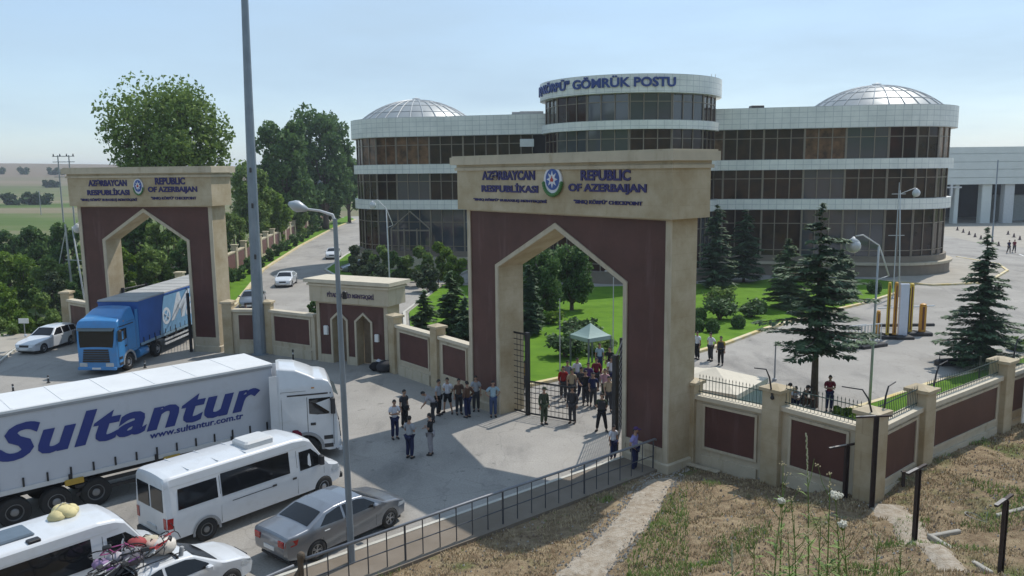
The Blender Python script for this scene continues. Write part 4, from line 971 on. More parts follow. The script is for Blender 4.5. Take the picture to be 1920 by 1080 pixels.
def juniper(u, v, Y, hw, lab, lm, seed, flat=0.45):
    rnd = random.Random(seed); top = AT(u,v,Y); R_ = hw/FPX*Y; h = top.z; r = thing('juniper', lab, 'shrub', (top.x,Y,0), 0, 'low plants on the lawn'); st_ = MB(); lf = MB()
    for k in range(9):
        a = k*2.4; L = R_*rnd.uniform(.55,1); tip = Vector((L*math.cos(a),L*math.sin(a)*0.8,h*rnd.uniform(.45,.95))); st_.tube([(0,0,0),tuple(Vector((tip.x*.4,tip.y*.4,h*.5))),tuple(tip)],[.06,.04,.01],5)
        for i in range(170):
            s = rnd.uniform(.3,1.05); c = Vector((tip.x*s,tip.y*s,h*(.35+.3*s)*rnd.uniform(.7,1.2)*tip.z/h/0.75))+Vector((rnd.gauss(0,.22),rnd.gauss(0,.22),rnd.gauss(0,.06))); leaf_quads(lf,c,.2,rnd,flat=.6)
    st_.build('stem', BARK, r); lf.build('foliage', lm, r)
for i,(u,v,Y,hw,lm,lab) in enumerate([(1085,592,55,42,L_NEEDL,'flat spreading juniper in the middle of the arch view'),(1060,622,49,36,L_NEEDL,'flat juniper left of the green pavilion'),(1120,628,50,34,L_MID,'flat juniper just behind the green pavilion'),
    (1030,580,60,22,L_BRI,'small bright clipped tree in the arch view'),
    (1350,560,61,34,L_NEEDL,'flat layered juniper on the lawn right of the large gate'),(1350,530,66,26,L_MID,'small layered tree on the lawn near the far firs'),(1410,560,62,20,L_NEEDL,'low layered juniper left of the big fir')]):
    juniper(u,v,Y,hw,lab,lm,140+i)
def clipped(u, v, Y, lab, seed):
    base = G(u,v); rr = 13.0/FPX*base.y; rnd = random.Random(seed); r = thing('clipped_bush', lab, 'shrub', (base.x,base.y,0.1), 0, 'clipped round bushes on the lawn')
    core = MB().ball((0,0,rr*0.9),rr*0.86,14,10,0.95,jit=.03,rnd=rnd).build('inner_branches', L_DARK, r); lf = MB()
    for _ in range(1500):
        d = Vector((rnd.gauss(0,1),rnd.gauss(0,1),rnd.gauss(0,1))).normalized(); leaf_quads(lf, Vector((0,0,rr*.9))+d*rr*rnd.uniform(.86,1.04), .11, rnd)
    lf.build('foliage', L_DARK, r)
for i,(u,v,lab) in enumerate([(1384,618,'clipped round bush standing alone near the curving kerb'),(1311,604,'clipped round bush beside the large gate pier, upper one'),(1336,626,'clipped round bush behind the men in white shirts'),
    (1308,624,'clipped round bush tight against the large gate pier'),(1639,552,'clipped round bush near the orange posts'),(1592,560,'clipped round bush beside the big fir'),(1425,590,'clipped round bush just left of the big fir')]):
    clipped(u,v,0,lab,160+i)
# hedge of low shrubs on the climbing verge
hm = None
ORD = ['first','second','third','fourth','fifth','sixth','seventh','eighth','ninth','tenth','eleventh','twelfth','thirteenth','fourteenth','fifteenth','sixteenth']
for i in range(16):
    t = i/15; p = Vector((-26.9,73,0)).lerp(Vector((-38.5,178,0)),t**1.25); p.x += -0.8-1.1*t
    if hm is None:
        tk,lf = shrub_mesh(1.5,0.9,700,0.22,7,5); hm = thing('verge_shrub','first low dark shrub at the near end of the row below the long side wall','shrub',tuple(p),0,'row of shrubs below the side wall'); tk.build('stem',BARK,hm); lf.build('foliage',L_DARK,hm)
    else: copy_thing(hm, tuple(p), i*1.3, scale=1.0+0.4*((i*37)%5)/5, label='%s low dark shrub from the near end of the row below the long side wall' % ORD[i])
# shrubs just behind the right-hand railing
for i,(u,v,lab) in enumerate([(1575,775,'low green shrub behind the railing right of the man in red'),(1610,790,'low green shrub behind the railing beside the corner pillar'),(1912,640,'dark green bush at the right edge behind the fir')]):
    if i<2: b=G(u,v+12); Y=b.y; shrub(u,v-8,Y,24,lab,L_BRI,180+i,n=1500,leaf=.13,group='shrubs')
    else: shrub(u,v,50,26,lab,L_MID,180+i,n=2200,leaf=.16,group='shrubs')

# ------------------------------------------------------------------ hillside grass (stuff) and tall weeds
rg = random.Random(77)
def grass(name, n, hmin, hmax, w, m, mask, label):
    mb = MB()
    c = 0; tries = 0
    while c < n and tries < n*12:
        tries += 1
        x = rg.uniform(-8,26); y = rg.uniform(7,33)
        if not inside(x,y) or not fence_front(x,y): continue
        u,v = PX((x,y,tz(x,y)))
        if u < -60 or u > 1980 or v > 1140: continue
        k = mask(x,y)
        if rg.random() > k: continue
        z = tz(x,y); h = rg.uniform(hmin,hmax)*(0.6+0.6*k); a = rg.uniform(0,6.28); lean = rg.uniform(.1,.9)*h; ww = w*(0.6+y/30.)
        d = Vector((math.cos(a),math.sin(a),0)); s_ = Vector((-d.y,d.x,0))*ww; p = Vector((x,y,z-0.02)); o = len(mb.v)
        mb.v += [tuple(p-s_),tuple(p+s_),tuple(p+d*lean*.4+s_*.7+Vector((0,0,h*.6))),tuple(p+d*lean*.4-s_*.7+Vector((0,0,h*.6))),tuple(p+d*lean+Vector((0,0,h)))]
        mb.f += [(o,o+1,o+2,o+3),(o+3,o+2,o+4)]; c += 1
    o = mb.build(name, m); tag(o, label, kind='stuff'); return o
STRAW = mat_leaf('straw', (0.20,0.14,0.08), (0.55,0.44,0.27), 1.5, trans=0.1)
GRN = mat_leaf('weed_green', (0.08,0.14,0.025), (0.24,0.32,0.09), 1.2, trans=0.2)
def onpath(x,y):
    u,v = PX((x,y,tz(x,y)))
    c = 1240-(v-900)*0.83
    return 0.05 if abs(u-c) < 40+(v-900)*0.12 else 1
def nzz(x,y,s,o): return noise.noise(Vector((x*s,y*s,o)))
grass('dry_grass', 52000, 0.02, 0.13, 0.011, STRAW, lambda x,y: onpath(x,y)*(0.9 if nzz(x,y,.9,3)>-0.12 else 0.15), 'dry straw coloured grass matting the hillside')
grass('green_weeds', 15000, 0.04, 0.18, 0.013, GRN, lambda x,y: onpath(x,y)*(0.95 if nzz(x,y,.42,9)>0.27 or (PX((x,y,0.5))[0]<1290 and PX((x,y,.5))[0]>1175 and y<27) else 0.03), 'green weeds in patches on the hillside')
# weeds along the hand rail foot
def flower_weed(label, u, Y, vtop, kind, seed, cat='weed', group='tall weeds near the viewer'):
    top = AT(u, vtop, Y); x = top.x+0.0; z0 = tz(x,Y); rnd = random.Random(seed); H = max(0.4, top.z-z0)
    r = thing('tall_weed', label, cat, (x,Y,z0), 0, group); st_ = MB(); lf = MB(); hd = MB()
    lx, ly = rnd.uniform(-.1,.1), rnd.uniform(-.05,.05)
    def S(t): return Vector((lx*t*t, ly*t, H*t))
    st_.tube([S(0),S(.35),S(.7),S(1)],[.008,.007,.005,.003],5)
    br = []
    for k in range(6 if kind!='spike' else 3):
        t = rnd.uniform(.35,.9); a = rnd.uniform(0,6.3); L = rnd.uniform(.12,.35)*(1.1-t*.5); tip = S(t)+Vector((L*.6*math.cos(a),L*.6*math.sin(a),L)); st_.tube([S(t),S(t)+Vector((L*.35*math.cos(a),L*.35*math.sin(a),L*.4)),tip],[.004,.003,.002],4); br.append(tip)
    for k in range(34):
        t = rnd.uniform(0.02,.8); a = rnd.uniform(0,6.3); L = rnd.uniform(.08,.28)*(1.15-t); d = Vector((math.cos(a),math.sin(a),.55)); e = Vector((-d.y,d.x,0))*L*.10; p = S(t); o=len(lf.v)
        lf.v += [tuple(p),tuple(p+d*L*.5+e),tuple(p+d*L-Vector((0,0,L*.25))),tuple(p+d*L*.5-e)]; lf.f.append((o,o+1,o+2,o+3))
    if kind=='umbel':
        c = S(1)
        for k in range(46):
            a = rnd.uniform(0,6.3); q = (.06 if u==1584 else .030)*math.sqrt(rnd.random()); hd.ball((c.x+q*math.cos(a),c.y+q*math.sin(a),c.z+.025-q*.3+rnd.uniform(-.01,.02)),.011,5,4)
        st_.tube([S(.97),c],[.01,.03],6)
        hd.build('white_flower_head', mat('cream_petals',(0.58,0.55,0.45),.8), r)
    elif kind=='spike':
        for k in range(34): t = .78+.22*k/33; a = rnd.uniform(0,6.3); p = S(t); hd.ball((p.x+.004*math.cos(a),p.y+.004*math.sin(a),p.z),.0065,5,4,2.2)
        hd.build('seed_spike', mat('pale_seed',(0.42,0.42,0.28),.9), r)
    else:
        for tip in br+[S(1)]:
            for k in range(7): hd.ball((tip.x+rnd.gauss(0,.014),tip.y+rnd.gauss(0,.014),tip.z+rnd.gauss(0,.01)),.007,4,3)
        hd.build('seed_heads', mat('dry_seed',(0.45,0.38,0.22),.9), r)
    st_.build('stem', GRN, r); lf.build('leaves', GRN, r)
for i,(u,Y,v,k,lab) in enumerate([(1528,7.2,812,'spike','tallest thin weed with a pale seed spike in front of the wall panel'),(1584,6.6,930,'umbel','weed with the big round cream flower head near the black post'),
    (1455,6.8,945,'umbel','weed with a small cream flower head, left of the tallest spike'),(1505,6.3,938,'seed','branching dry weed just left of the tallest spike'),(1470,7.0,868,'seed','thin leaning dry stalk with a forked top left of the spike'),
    (1562,6.0,890,'seed','thin dry stalk between the spike and the big flower head'),(1600,6.2,985,'umbel','low weed with a dull cream head at the bottom right of the clump'),(1540,6.0,985,'seed','leafy green weed in the middle of the clump'),
    (1490,6.0,1000,'seed','leafy green weed at the left of the clump, bottom edge'),(1640,6.2,1000,'seed','dry low weed right of the clump, near the bottom edge'),(1420,6.2,990,'seed','small leafy weed at the far left of the clump'),
    (1690,6.3,1030,'seed','short dry weed at the bottom edge below the tall rusty post'),(1380,6.0,1025,'spike','short weed with a pale spike at the bottom edge')]):
    flower_weed(lab,u,Y,v,k,200+i)

# loose stones and clods on the slope and the trodden path
def stones(name, n, smin, smax, m, mask, label):
    mb = MB(); rr = random.Random(name); c = 0; t = 0
    while c < n and t < n*30:
        t += 1; x = rr.uniform(-4,22); y = rr.uniform(12,32)
        if not inside(x,y) or not fence_front(x,y): continue
        u,v = PX((x,y,tz(x,y)))
        if not(-20 < u < 1950 and v < 1110) or rr.random() > mask(x,y): continue
        s = rr.uniform(smin,smax); z = tz(x,y)+.055; o = len(mb.v); a = rr.uniform(0,6.3)
        for k in range(5): q = a+k*1.257; r = s*rr.uniform(.7,1.2); mb.v.append((x+r*math.cos(q), y+r*math.sin(q), z-.03))
        mb.v.append((x+s*.2, y, z+s*rr.uniform(.3,.8)))
        mb.f += [(o+k, o+(k+1)%5, o+5) for k in range(5)]; c += 1
    o_ = mb.build(name, m); tag(o_, label, kind='stuff')
stones('path_gravel', 2600, .012, .045, mat('grey_gravel',(.36,.33,.29),.9,var=.35,scale=9), lambda x,y: 1.0 if onpath(x,y)<1 else .05, 'loose pale gravel on the trodden path')
stones('earth_clods', 1300, .015, .05, mat('earth_clod',(.22,.16,.11),.95,var=.35,scale=5), lambda x,y: .9 if nzz(x,y,.8,21)>.05 else .08, 'dark clods of earth among the dry grass')
# ------------------------------------------------------------------ vehicles
P_WHITE = mat('white_car_paint', (0.62,0.64,0.66), 0.3, var=0.03, coat=0.6, dirt=((0.50,0.50,0.48),(1.2,1.2,2.5),0.55,0.9))
P_SILVER = mat('silver_car_paint', (0.21,0.225,0.25), 0.28, metal=0.55, var=0.04, coat=0.8)
P_BLUE = mat('blue_truck_paint', (0.04,0.22,0.50), 0.35, var=0.05, coat=0.5, dirt=((0.08,0.20,0.40),(1.5,1.5,2.5),0.5,0.9))
P_BLUE2 = mat('blue_tarpaulin', (0.025,0.105,0.36), 0.55, var=0.1, scale=1.2)
P_TARP = mat('white_tarpaulin', (0.50,0.52,0.56), 0.5, var=0.05, scale=0.8, bump=0.25, bscale=1.5, dirt=((0.36,0.37,0.39),(0.8,0.8,0.8),0.55,0.85))
P_ROOF = mat('white_trailer_roof', (0.66,0.67,0.67), 0.5, var=0.05, scale=0.8, bump=0.2, bscale=1.2)
P_LOGO = mat('navy_logo', (0.018,0.035,0.19), 0.5, var=0.05)
RIM = mat('wheel_rim', (0.42,0.42,0.43), 0.35, metal=0.6, var=0.1)
RIMD = mat('dull_steel_rim', (0.22,0.22,0.22), 0.5, metal=0.4, var=0.2)
RED = mat('tail_light', (0.32,0.015,0.015), 0.25, var=0.1, coat=0.5)
LAMPG = mat('headlight_glass', (0.45,0.48,0.5), 0.1, var=0.05, coat=0.6)
PLASTIC = mat('dark_plastic', (0.03,0.03,0.032), 0.6, var=0.15)
PALLET = mat('ochre_pallet_box', (0.42,0.27,0.04), 0.7, var=0.15, scale=4)

def pl(tab, x):
    if x <= tab[0][0]: return tab[0][1]
    for (a,fa),(b,fb) in zip(tab,tab[1:]):
        if x <= b: return fa+(fb-fa)*(x-a)/(b-a)
    return tab[-1][1]
class Shell:
    """closed vehicle skin: silhouette top/bottom tables, width table, belt height; x forward, y left"""
    def __init__(s, L, top, bot, wid, belt, tumble=0.0, r=0.06, crown=0.04, low=0.97, step=0.07):
        s.L,s.top,s.bot,s.wid,s.belt,s.tb,s.r,s.cr,s.low = L,top,bot,wid,belt,tumble,r,crown,low
        xs=set([0.0,L]); k=0.0
        while k<L: xs.add(round(k,4)); k+=step
        for t in (top,bot,wid):
            for x,_ in t: xs.add(round(min(max(x,0),L),4))
        s.xs=sorted(xs)
    def W(s,x,z):
        w=pl(s.wid,x); b=s.belt if not callable(s.belt) else s.belt(x)
        if z>b: return w-(z-b)*s.tb
        zb=pl(s.bot,x); t=min(1,max(0,(z-zb)/max(.01,(b-zb)))); return w*(s.low+(1-s.low)*math.sin(t*math.pi/2))
    def Zt(s,x,y):
        zt=pl(s.top,x); w=max(.1,s.W(x,zt)); return zt-s.cr*(y/w)**2
    def mesh(s):
        mb=MB(); n=None
        for x in s.xs:
            zb=pl(s.bot,x); zt=pl(s.top,x); r=min(s.r,(zt-zb)*.3); ring=[(0,zb),(s.W(x,zb)*.9,zb)]
            ring.append((s.W(x,zb+.04),zb+.05))
            N=9
            for k in range(1,N+1): z=zb+.05+(zt-r-zb-.05)*k/N; ring.append((s.W(x,z),z))
            wt=s.W(x,zt-r)
            for a in (25,50,75): a=math.radians(a); ring.append((wt-r+r*math.cos(a), zt-s.cr-r+r*math.sin(a)+(s.cr)*0.15))
            for f in (.93,.7,.4): ring.append(((wt-r)*f, zt-s.cr*f*f))
            ring.append((0,zt))
            full=[(y,z) for y,z in ring]+[(-y,z) for y,z in ring[-2:0:-1]]
            n=len(full); mb.v+=[(x,y,z) for y,z in full]
        m=len(s.xs)
        for i in range(m-1):
            for k in range(n): a=i*n+k;b=i*n+(k+1)%n; mb.f.append((a,a+n,b+n,b))
        mb.f.append(tuple(range(n))); mb.f.append(tuple(range((m-1)*n+n-1,(m-1)*n-1,-1)))
        return mb
    def side(s, poly, sgn, off=0.006, dens=0.12):
        """patch on the side following the skin; poly in x,z"""
        pts=[]
        for (a,b) in zip(poly,poly[1:]+poly[:1]):
            n=max(1,int(math.dist(a,b)/dens))
            for k in range(n): pts.append((a[0]+(b[0]-a[0])*k/n,a[1]+(b[1]-a[1])*k/n))
        return MB().add([(x,sgn*(s.W(x,z)+off),z) for x,z in pts],[tuple(range(len(pts)))])
    def roofp(s, x0, x1, f0, f1, off=0.008, nx=8, ny=8, mar=0.0, taper=0.0):
        mb=MB()
        for i in range(nx+1):
            x=x0+(x1-x0)*i/nx; dz=(pl(s.top,x+.02)-pl(s.top,x-.02))/.04; nn=Vector((-dz,0,1)).normalized()
            for j in range(ny+1):
                f=f0+(f1-f0)*j/ny; y=(s.W(x,pl(s.top,x))-s.r-mar-taper*abs(i/nx))*f; z=s.Zt(x,y); mb.v.append((x+nn.x*off,y,z+nn.z*off))
        for i in range(nx):
            for j in range(ny): a=i*(ny+1)+j; mb.f.append((a,a+ny+1,a+ny+2,a+1))
        return mb
def cut_wells(me, wheels, rad, W, depth=0.42):
    """round wheel openings cut into the skin"""
    o = bpy.data.objects.new('tmp', me); COL.objects.link(o); cs=[]
    for wx in wheels:
        for sg in (-1,1):
            c = MB(); a0,a1 = sorted((sg*(W-depth), sg*(W+.3)))
            c.lathe([(rad,a0),(rad,a1)],28,Matrix.Translation((wx,0,rad*0.86))@Matrix.Rotation(-math.pi/2,4,'X'))
            co = bpy.data.objects.new('cut', c.mesh('cut')); COL.objects.link(co); cs.append(co)
            bm=bmesh.new(); bm.from_mesh(co.data); bmesh.ops.recalc_face_normals(bm,faces=bm.faces); bm.to_mesh(co.data); bm.free()
            md=o.modifiers.new('b','BOOLEAN'); md.object=co; md.operation='DIFFERENCE'; md.solver='EXACT'
    dg=bpy.context.evaluated_depsgraph_get(); dg.update(); r=bpy.data.meshes.new_from_object(o.evaluated_get(dg))
    bpy.data.objects.remove(o)
    for c in cs: m=c.data; bpy.data.objects.remove(c); bpy.data.meshes.remove(m)
    return r
def wheel(parent, x, y, R, w, rim=None, spokes=0, name='wheel', hub=0.6, dual=False):
    """tyre with its rim; outer face towards sign(y)"""
    sg = 1 if y>0 else -1
    M = Matrix.Translation((x,y,R))@Matrix.Rotation(-math.pi/2*sg,4,'X')    # local z -> outwards
    t = MB().lathe([(R*hub,-w/2),(R*.93,-w/2),(R,-w*.38),(R,w*.38),(R*.93,w/2),(R*hub*1.04,w/2),(R*hub,w*.3)],28,M)
    o = t.build(name, RUBBER, parent, recalc=True); smooth_angle(o, 50)
    rm = MB()
    if spokes:
        rm.lathe([(R*hub,-w*.3),(R*hub,w*.42),(R*(hub-.05),w*.44),(R*(hub-.07),w*.2)],28,M,close=False)
        for k in range(spokes):
            a=2*math.pi*k/spokes
            for da in (-.16,.16):
                rm.add([(0.0*R,-.03*R,w*.30),(0.0,.03*R,w*.30),(R*hub*.97*math.cos(da)-.0,.05*R+R*hub*math.sin(da),w*.36),(R*hub*.97*math.cos(da),-.03*R+R*hub*math.sin(da),w*.36)],[(0,3,2,1)],M@Matrix.Rotation(a,4,'Z'))
        rm.lathe([(R*.13,w*.2),(R*.13,w*.38),(.01,w*.40)],12,M); rm.lathe([(R*hub*.93,-w*.1),(.02,-w*.1)],20,M,close=False)
    else:
        rm.lathe([(R*hub,-w*.2),(R*hub,w*.44),(R*hub*.93,w*.46),(R*hub*.86,w*.22),(R*hub*.5,w*.18),(R*hub*.45,w*.4),(R*hub*.3,w*.46),(R*hub*.08,w*.47),(.004,w*.47)],24,M,close=False)
        for k in range(8): a=2*math.pi*k/8; rm.ball(tuple(M@Vector((R*hub*.66*math.cos(a),R*hub*.66*math.sin(a),w*.22))),R*.035,5,4)
    ro = rm.build('rim', rim or RIM, o); smooth_angle(ro, 40)
    return o
def finish(o, deg=32): smooth_angle(o, deg)

def car(name, label, loc, head, L=4.6, W=0.9, paint=P_SILVER, style='sedan', cat='car', group=None, spokes=5, detail=True):
    """front at +x; loc is the rear centre on the ground"""
    r = thing(name, label, cat, loc, head, group)
    k = L/4.85
    if style=='wagon':
        top=[(0,.80),(.03,.95),(.10,1.30),(.5,1.44),(1.6,1.47),(2.35,1.43),(3.05,.98),(3.2,.95),(4.3,.84),(4.75,.72),(4.85,.55)]
    else:
        top=[(0,.70),(.04,.98),(.10,1.05),(.55,1.08),(.80,1.10),(1.45,1.38),(1.85,1.44),(2.5,1.46),(2.95,1.42),(3.72,1.02),(3.85,.98),(4.4,.88),(4.72,.74),(4.82,.60),(4.85,.5)]
    top=[(x*k,z) for x,z in top]; bot=[(0,.42),(.15,.28),(.6,.2),(4.2*k,.2),(4.7*k,.24),(4.85*k,.36)]
    wid=[(0,W*.80),(.08,W*.90),(.35,W*.96),(1.2,W),(3.6*k,W),(4.35*k,W*.95),(4.7*k,W*.84),(4.85*k,W*.66)]
    sh = Shell(L,top,bot,wid,lambda x: .93,tumble=.42,r=.07,crown=.035)
    me = cut_wells(sh.mesh().mesh('body'), [1.05*k,3.95*k], .36, W)
    b = link('body', me, paint, r); finish(b, 38)
    for x in (1.05*k,3.95*k):
        for sg in (-1,1): wheel(r, x, sg*(W-.115), .325, .22, spokes=spokes)
    # glass
    if style=='wagon':
        sw=[[(.32,.98),(.38,1.30),(.95,1.36),(.98,.98)],[(1.06,.98),(1.04,1.37),(1.78,1.39),(1.82,.98)],[(1.90,.98),(1.86,1.39),(2.30,1.37),(2.72,1.10),(2.86,.98)]]; ws=(2.38,3.02); rw=(.04,.12)
    else:
        sw=[[(1.20,1.02),(1.50,1.27),(1.98,1.36),(2.05,1.36),(2.07,.99)],[(2.16,.985),(2.13,1.36),(2.72,1.36),(2.98,1.30),(3.32,1.09),(3.38,.985)]]; ws=(3.0,3.66); rw=(.86,1.42)
    g = []
    for sg in (-1,1):
        for p_ in sw: g.append(sh.side([(x*k,z) for x,z in p_], sg, .007))
        for i,p_ in enumerate(g[-len(sw):]): o_=p_.build('side_window', GLASS, r)
    sh.roofp(ws[0]*k,ws[1]*k,-1,1,.010,mar=.03).build('windscreen', GLASS, r)
    if style=='sedan': sh.roofp(rw[0]*k,rw[1]*k,-1,1,.010,mar=.05).build('rear_window', GLASS, r)
    else: MB().add([(-.004+.0,-W*.66,1.0),(-.004,W*.66,1.0),(.06,W*.58,1.32),(.06,-W*.58,1.32)],[(0,3,2,1)],Matrix.Translation((.0,0,0))).build('rear_window', GLASS, r)
    # lamps, plates, trim
    for sg in (-1,1):
        sh.side([(.02,.72),(.04,.90),(.42,.92),(.36,.76)],sg,.008).build('tail_light', RED, r)
        a,b_=sorted((sg*W*.5,sg*W*.78)); MB().box(-.012,.03,a,b_,.72,.90).build('tail_light', RED, r)
        sh.side([(4.32*k,.62),(4.35*k,.76),(4.68*k,.70),(4.72*k,.58)],sg,.01).build('headlight', LAMPG, r)
        a,b_=sorted((sg*W*.42,sg*W*.66)); MB().box(L-.03,L+.006,a,b_,.42,.50).build('headlight', LAMPG, r)
        m=MB(); a,b_=sorted((sg*(W+.02),sg*(W+.18))); m.bbox(3.18*k,3.36*k,a,b_,.97,1.09,.03); m.build('mirror', paint, r)
        for x in ((2.16,1.3) if style=='sedan' else (1.85,1.05)):
            m=MB(); a,b_=sorted((sg*(sh.W(x*k,.86)+.002),sg*(sh.W(x*k,.86)+.03))); m.bbox(x*k+.02,x*k+.22,a,b_,.84,.87,.008); m.build('door_handle', LGRAY if detail else paint, r)
        s_=MB()
        for x in (1.28,2.13,3.35):
            q=sh.side([(x*k,.30),(x*k,.98),(x*k+.012,.98),(x*k+.012,.30)],sg,.003,.3); s_.add(q.v,q.f)
        s_.build('door_seams', PLASTIC, r)
    MB().box(-.02,.0,-.26,.26,.52,.64).build('number_plate', WHITE, r); MB().box(L+.0,L+.02,-.26,.26,.34,.45).build('number_plate', WHITE, r)
    MB().bbox(L-.06,L+.004,-W*.38,W*.38,.52,.66,.01).build('grille', PLASTIC, r)
    MB().bbox(.2,L-.3,-W*.82,W*.82,.14,.22,.02).build('underside', PLASTIC, r)
    return r, sh

H50 = math.radians(50.0); D50 = Vector((math.cos(H50),math.sin(H50),0)); N50 = Vector((-D50.y,D50.x,0))
def at50(al, la): return D50*al+N50*la
bmw,_ = car('silver_sedan','silver grey sedan parked nearest the hand rail, right of the white minibus',at50(12.72,20.16),math.radians(50.3),4.85,.92,P_SILVER,group='vehicles queuing on the plaza')
wcar,wsh = car('white_car','white sedan with a roof rack piled with bicycles and luggage at the bottom left',at50(7.35,20.50),H50,4.65,.87,P_WHITE,group='vehicles queuing on the plaza')
car('white_car','old white estate car parked by the bushes at the far left',(-31.15,56.05,0),math.radians(-97),4.5,.84,P_WHITE,'wagon',spokes=0,group='cars near the left gate')
for (u,v,wd,lab,hd) in ((530,540,P_WHITE,'white sedan driving down the side road, nearest the pedestrian gate roof',-84),(622,487,P_WHITE,'white sedan farthest up the side road',-84),(640,512,P_SILVER,'pale car half hidden behind the lamp post and island bushes',-150),(466,582,P_SILVER,'silver car with open bonnet shape behind the steel mast and wall',-82)):
    p = G(u,v); h_=math.radians(hd); q = p-Vector((math.cos(h_),math.sin(h_),0))*4.6; car('car',lab,(q.x,q.y,0),h_,4.6,.88,wd,spokes=0,group='cars on the side road',detail=False)

# ---- minibuses
def minibus(label, loc, head, L=6.7, W=1.0, H=2.52, hatch=False, ac=True):
    r = thing('white_minibus', label, 'minibus', loc, head, 'vehicles queuing on the plaza')
    top=[(0,H-.12),(.06,H-.03),(.25,H),(L-2.2,H),(L-1.75,H-.05),(L-1.5,H-.16),(L-.92,1.42),(L-.78,1.26),(L-.25,1.06),(L-.06,.9),(L,.7)]
    bot=[(0,.42),(.1,.34),(L-.5,.34),(L-.1,.4),(L,.46)]
    wid=[(0,W*.95),(.15,W),(L-1.6,W),(L-.7,W*.94),(L-.25,W*.84),(L,W*.62)]
    sh=Shell(L,top,bot,wid,1.15,tumble=.10,r=.13,crown=.05)
    me=cut_wells(sh.mesh().mesh('body'),[1.28,L-1.02],.40,W); b=link('body',me,P_WHITE,r); finish(b,38)
    for x in (1.28,L-1.02):
        for sg in (-1,1): wheel(r,x,sg*(W-.13),.36,.22,rim=RIMD if x<2 else RIM,hub=.58)
    for sg in (-1,1):
        a_=MB(); n=12; R1,R2=.41,.49
        vs=[]; 
        for k in range(n+1):
            a=math.radians(-8+196*k/n)
            for rr in (R1,R2): x=1.28+rr*math.cos(a); z=.345+rr*math.sin(a); vs.append((x,sg*(sh.W(x,max(z,.4))+.025),z))
        a_.add(vs,[(2*k,2*k+1,2*k+3,2*k+2) for k in range(n)]); a_.build('wheel_arch',GRAY,r)
        s_=sh.side([(.38,1.30),(.42,1.95),(1.72,1.95),(1.72,1.30)],sg,.008); s_.build('side_window',GLASS,r)
        s_=sh.side([(1.86,1.28),(1.86,2.02),(4.42,2.02),(4.42,1.28)],sg,.008); s_.build('side_window',GLASS,r)
        s_=sh.side([(L-2.02,1.24),(L-2.02,1.90),(L-1.52,1.90),(L-1.26,1.66),(L-1.05,1.36),(L-1.1,1.24)],sg,.008); s_.build('side_window',GLASS,r)
        t=MB(); q=sh.side([(.02,2.05),(.02,2.085),(L-1.7,2.085),(L-1.7,2.05)],sg,.03,.5); t.add(q.v,q.f); t.build('roof_gutter',LGRAY,r)
        sm=MB()
        for x in (1.8,L-2.14,L-1.0):
            q=sh.side([(x,.45),(x,1.98 if x<L-1.2 else 1.1),(x+.014,1.98 if x<L-1.2 else 1.1),(x+.014,.45)],sg,.004,.4); sm.add(q.v,q.f)
        q=sh.side([(2.2,1.02),(2.2,1.045),(3.7,1.045),(3.7,1.02)],sg,.01,.5); sm.add(q.v,q.f); sm.build('door_seams',PLASTIC,r)
        a,c=sorted((sg*(W+.0),sg*(W+.03)))
        for x in (3.70,L-2.35): MB().bbox(x,x+.16,a,c,1.02,1.09,.01).build('door_handle',PLASTIC,r)
        sh.side([(.01,.78),(.02,1.12),(.20,1.12),(.17,.78)],sg,.012).build('tail_light',RED,r)
        a,c=sorted((sg*W*.78,sg*W*.93)); MB().box(-.02,.03,a,c,.78,1.12).build('tail_light',RED,r)
        sh.side([(L-.62,.82),(L-.60,1.04),(L-.22,.98),(L-.12,.80)],sg,.014).build('headlight',LAMPG,r)
        m=MB(); a,c=sorted((sg*(W-.02),sg*(W+.22))); m.bbox(L-1.28,L-1.12,a,c,1.28,1.62,.04); m.build('mirror',PLASTIC,r)
        a,c=sorted((sg*.05,sg*.80)); MB().bbox(-.018,.02,a,c,1.30,2.02,.02).build('rear_window',GLASS,r)
    sh.roofp(L-1.47,L-.95,-1,1,.012,mar=.02).build('windscreen',GLASS,r)
    MB().bbox(L-.12,L+.03,-.72,.72,.36,.56,.05).build('bumper',PLASTIC,r); MB().bbox(-.09,.06,-.9,.9,.32,.50,.04).build('bumper',PLASTIC,r)
    MB().box(-.03,-.0,-.28,.28,.62,.74).build('number_plate',LGRAY,r)
    sh.roofp(L-.30,L-.08,-.5,.5,.014,nx=4).build('grille',PLASTIC,r)
    if ac:
        MB().bbox(3.05,4.15,-.55,.35,H-.02,H+.20,.07).build('roof_air_conditioner',LGRAY,r)
        ri=MB()
        for x in (.9,1.9,2.9): ri.box(x,x+.03,-.75,.75,H-.035,H-.008)
        ri.build('roof_ribs',P_WHITE,r)
    if hatch:
        MB().bbox(1.5,3.3,-.42,.42,H-.02,H+.06,.04).build('roof_hatch',mat('smoked_hatch',(.10,.13,.16),.2),r); MB().bbox(3.0,3.3,-.82,-.6,H-.06,H+.02,.02).build('roof_vent',BLACK,r)
    return r, sh
minibus('white minibus with a grey roof air conditioner between the lorry and the silver sedan',at50(11.15,24.12),H50,6.85,1.0,2.42)
mb2,_ = minibus('white minibus in the bottom left corner with a dark hatch on its roof',at50(3.9,22.50),H50,6.85,1.0,2.42,hatch=True,ac=False)
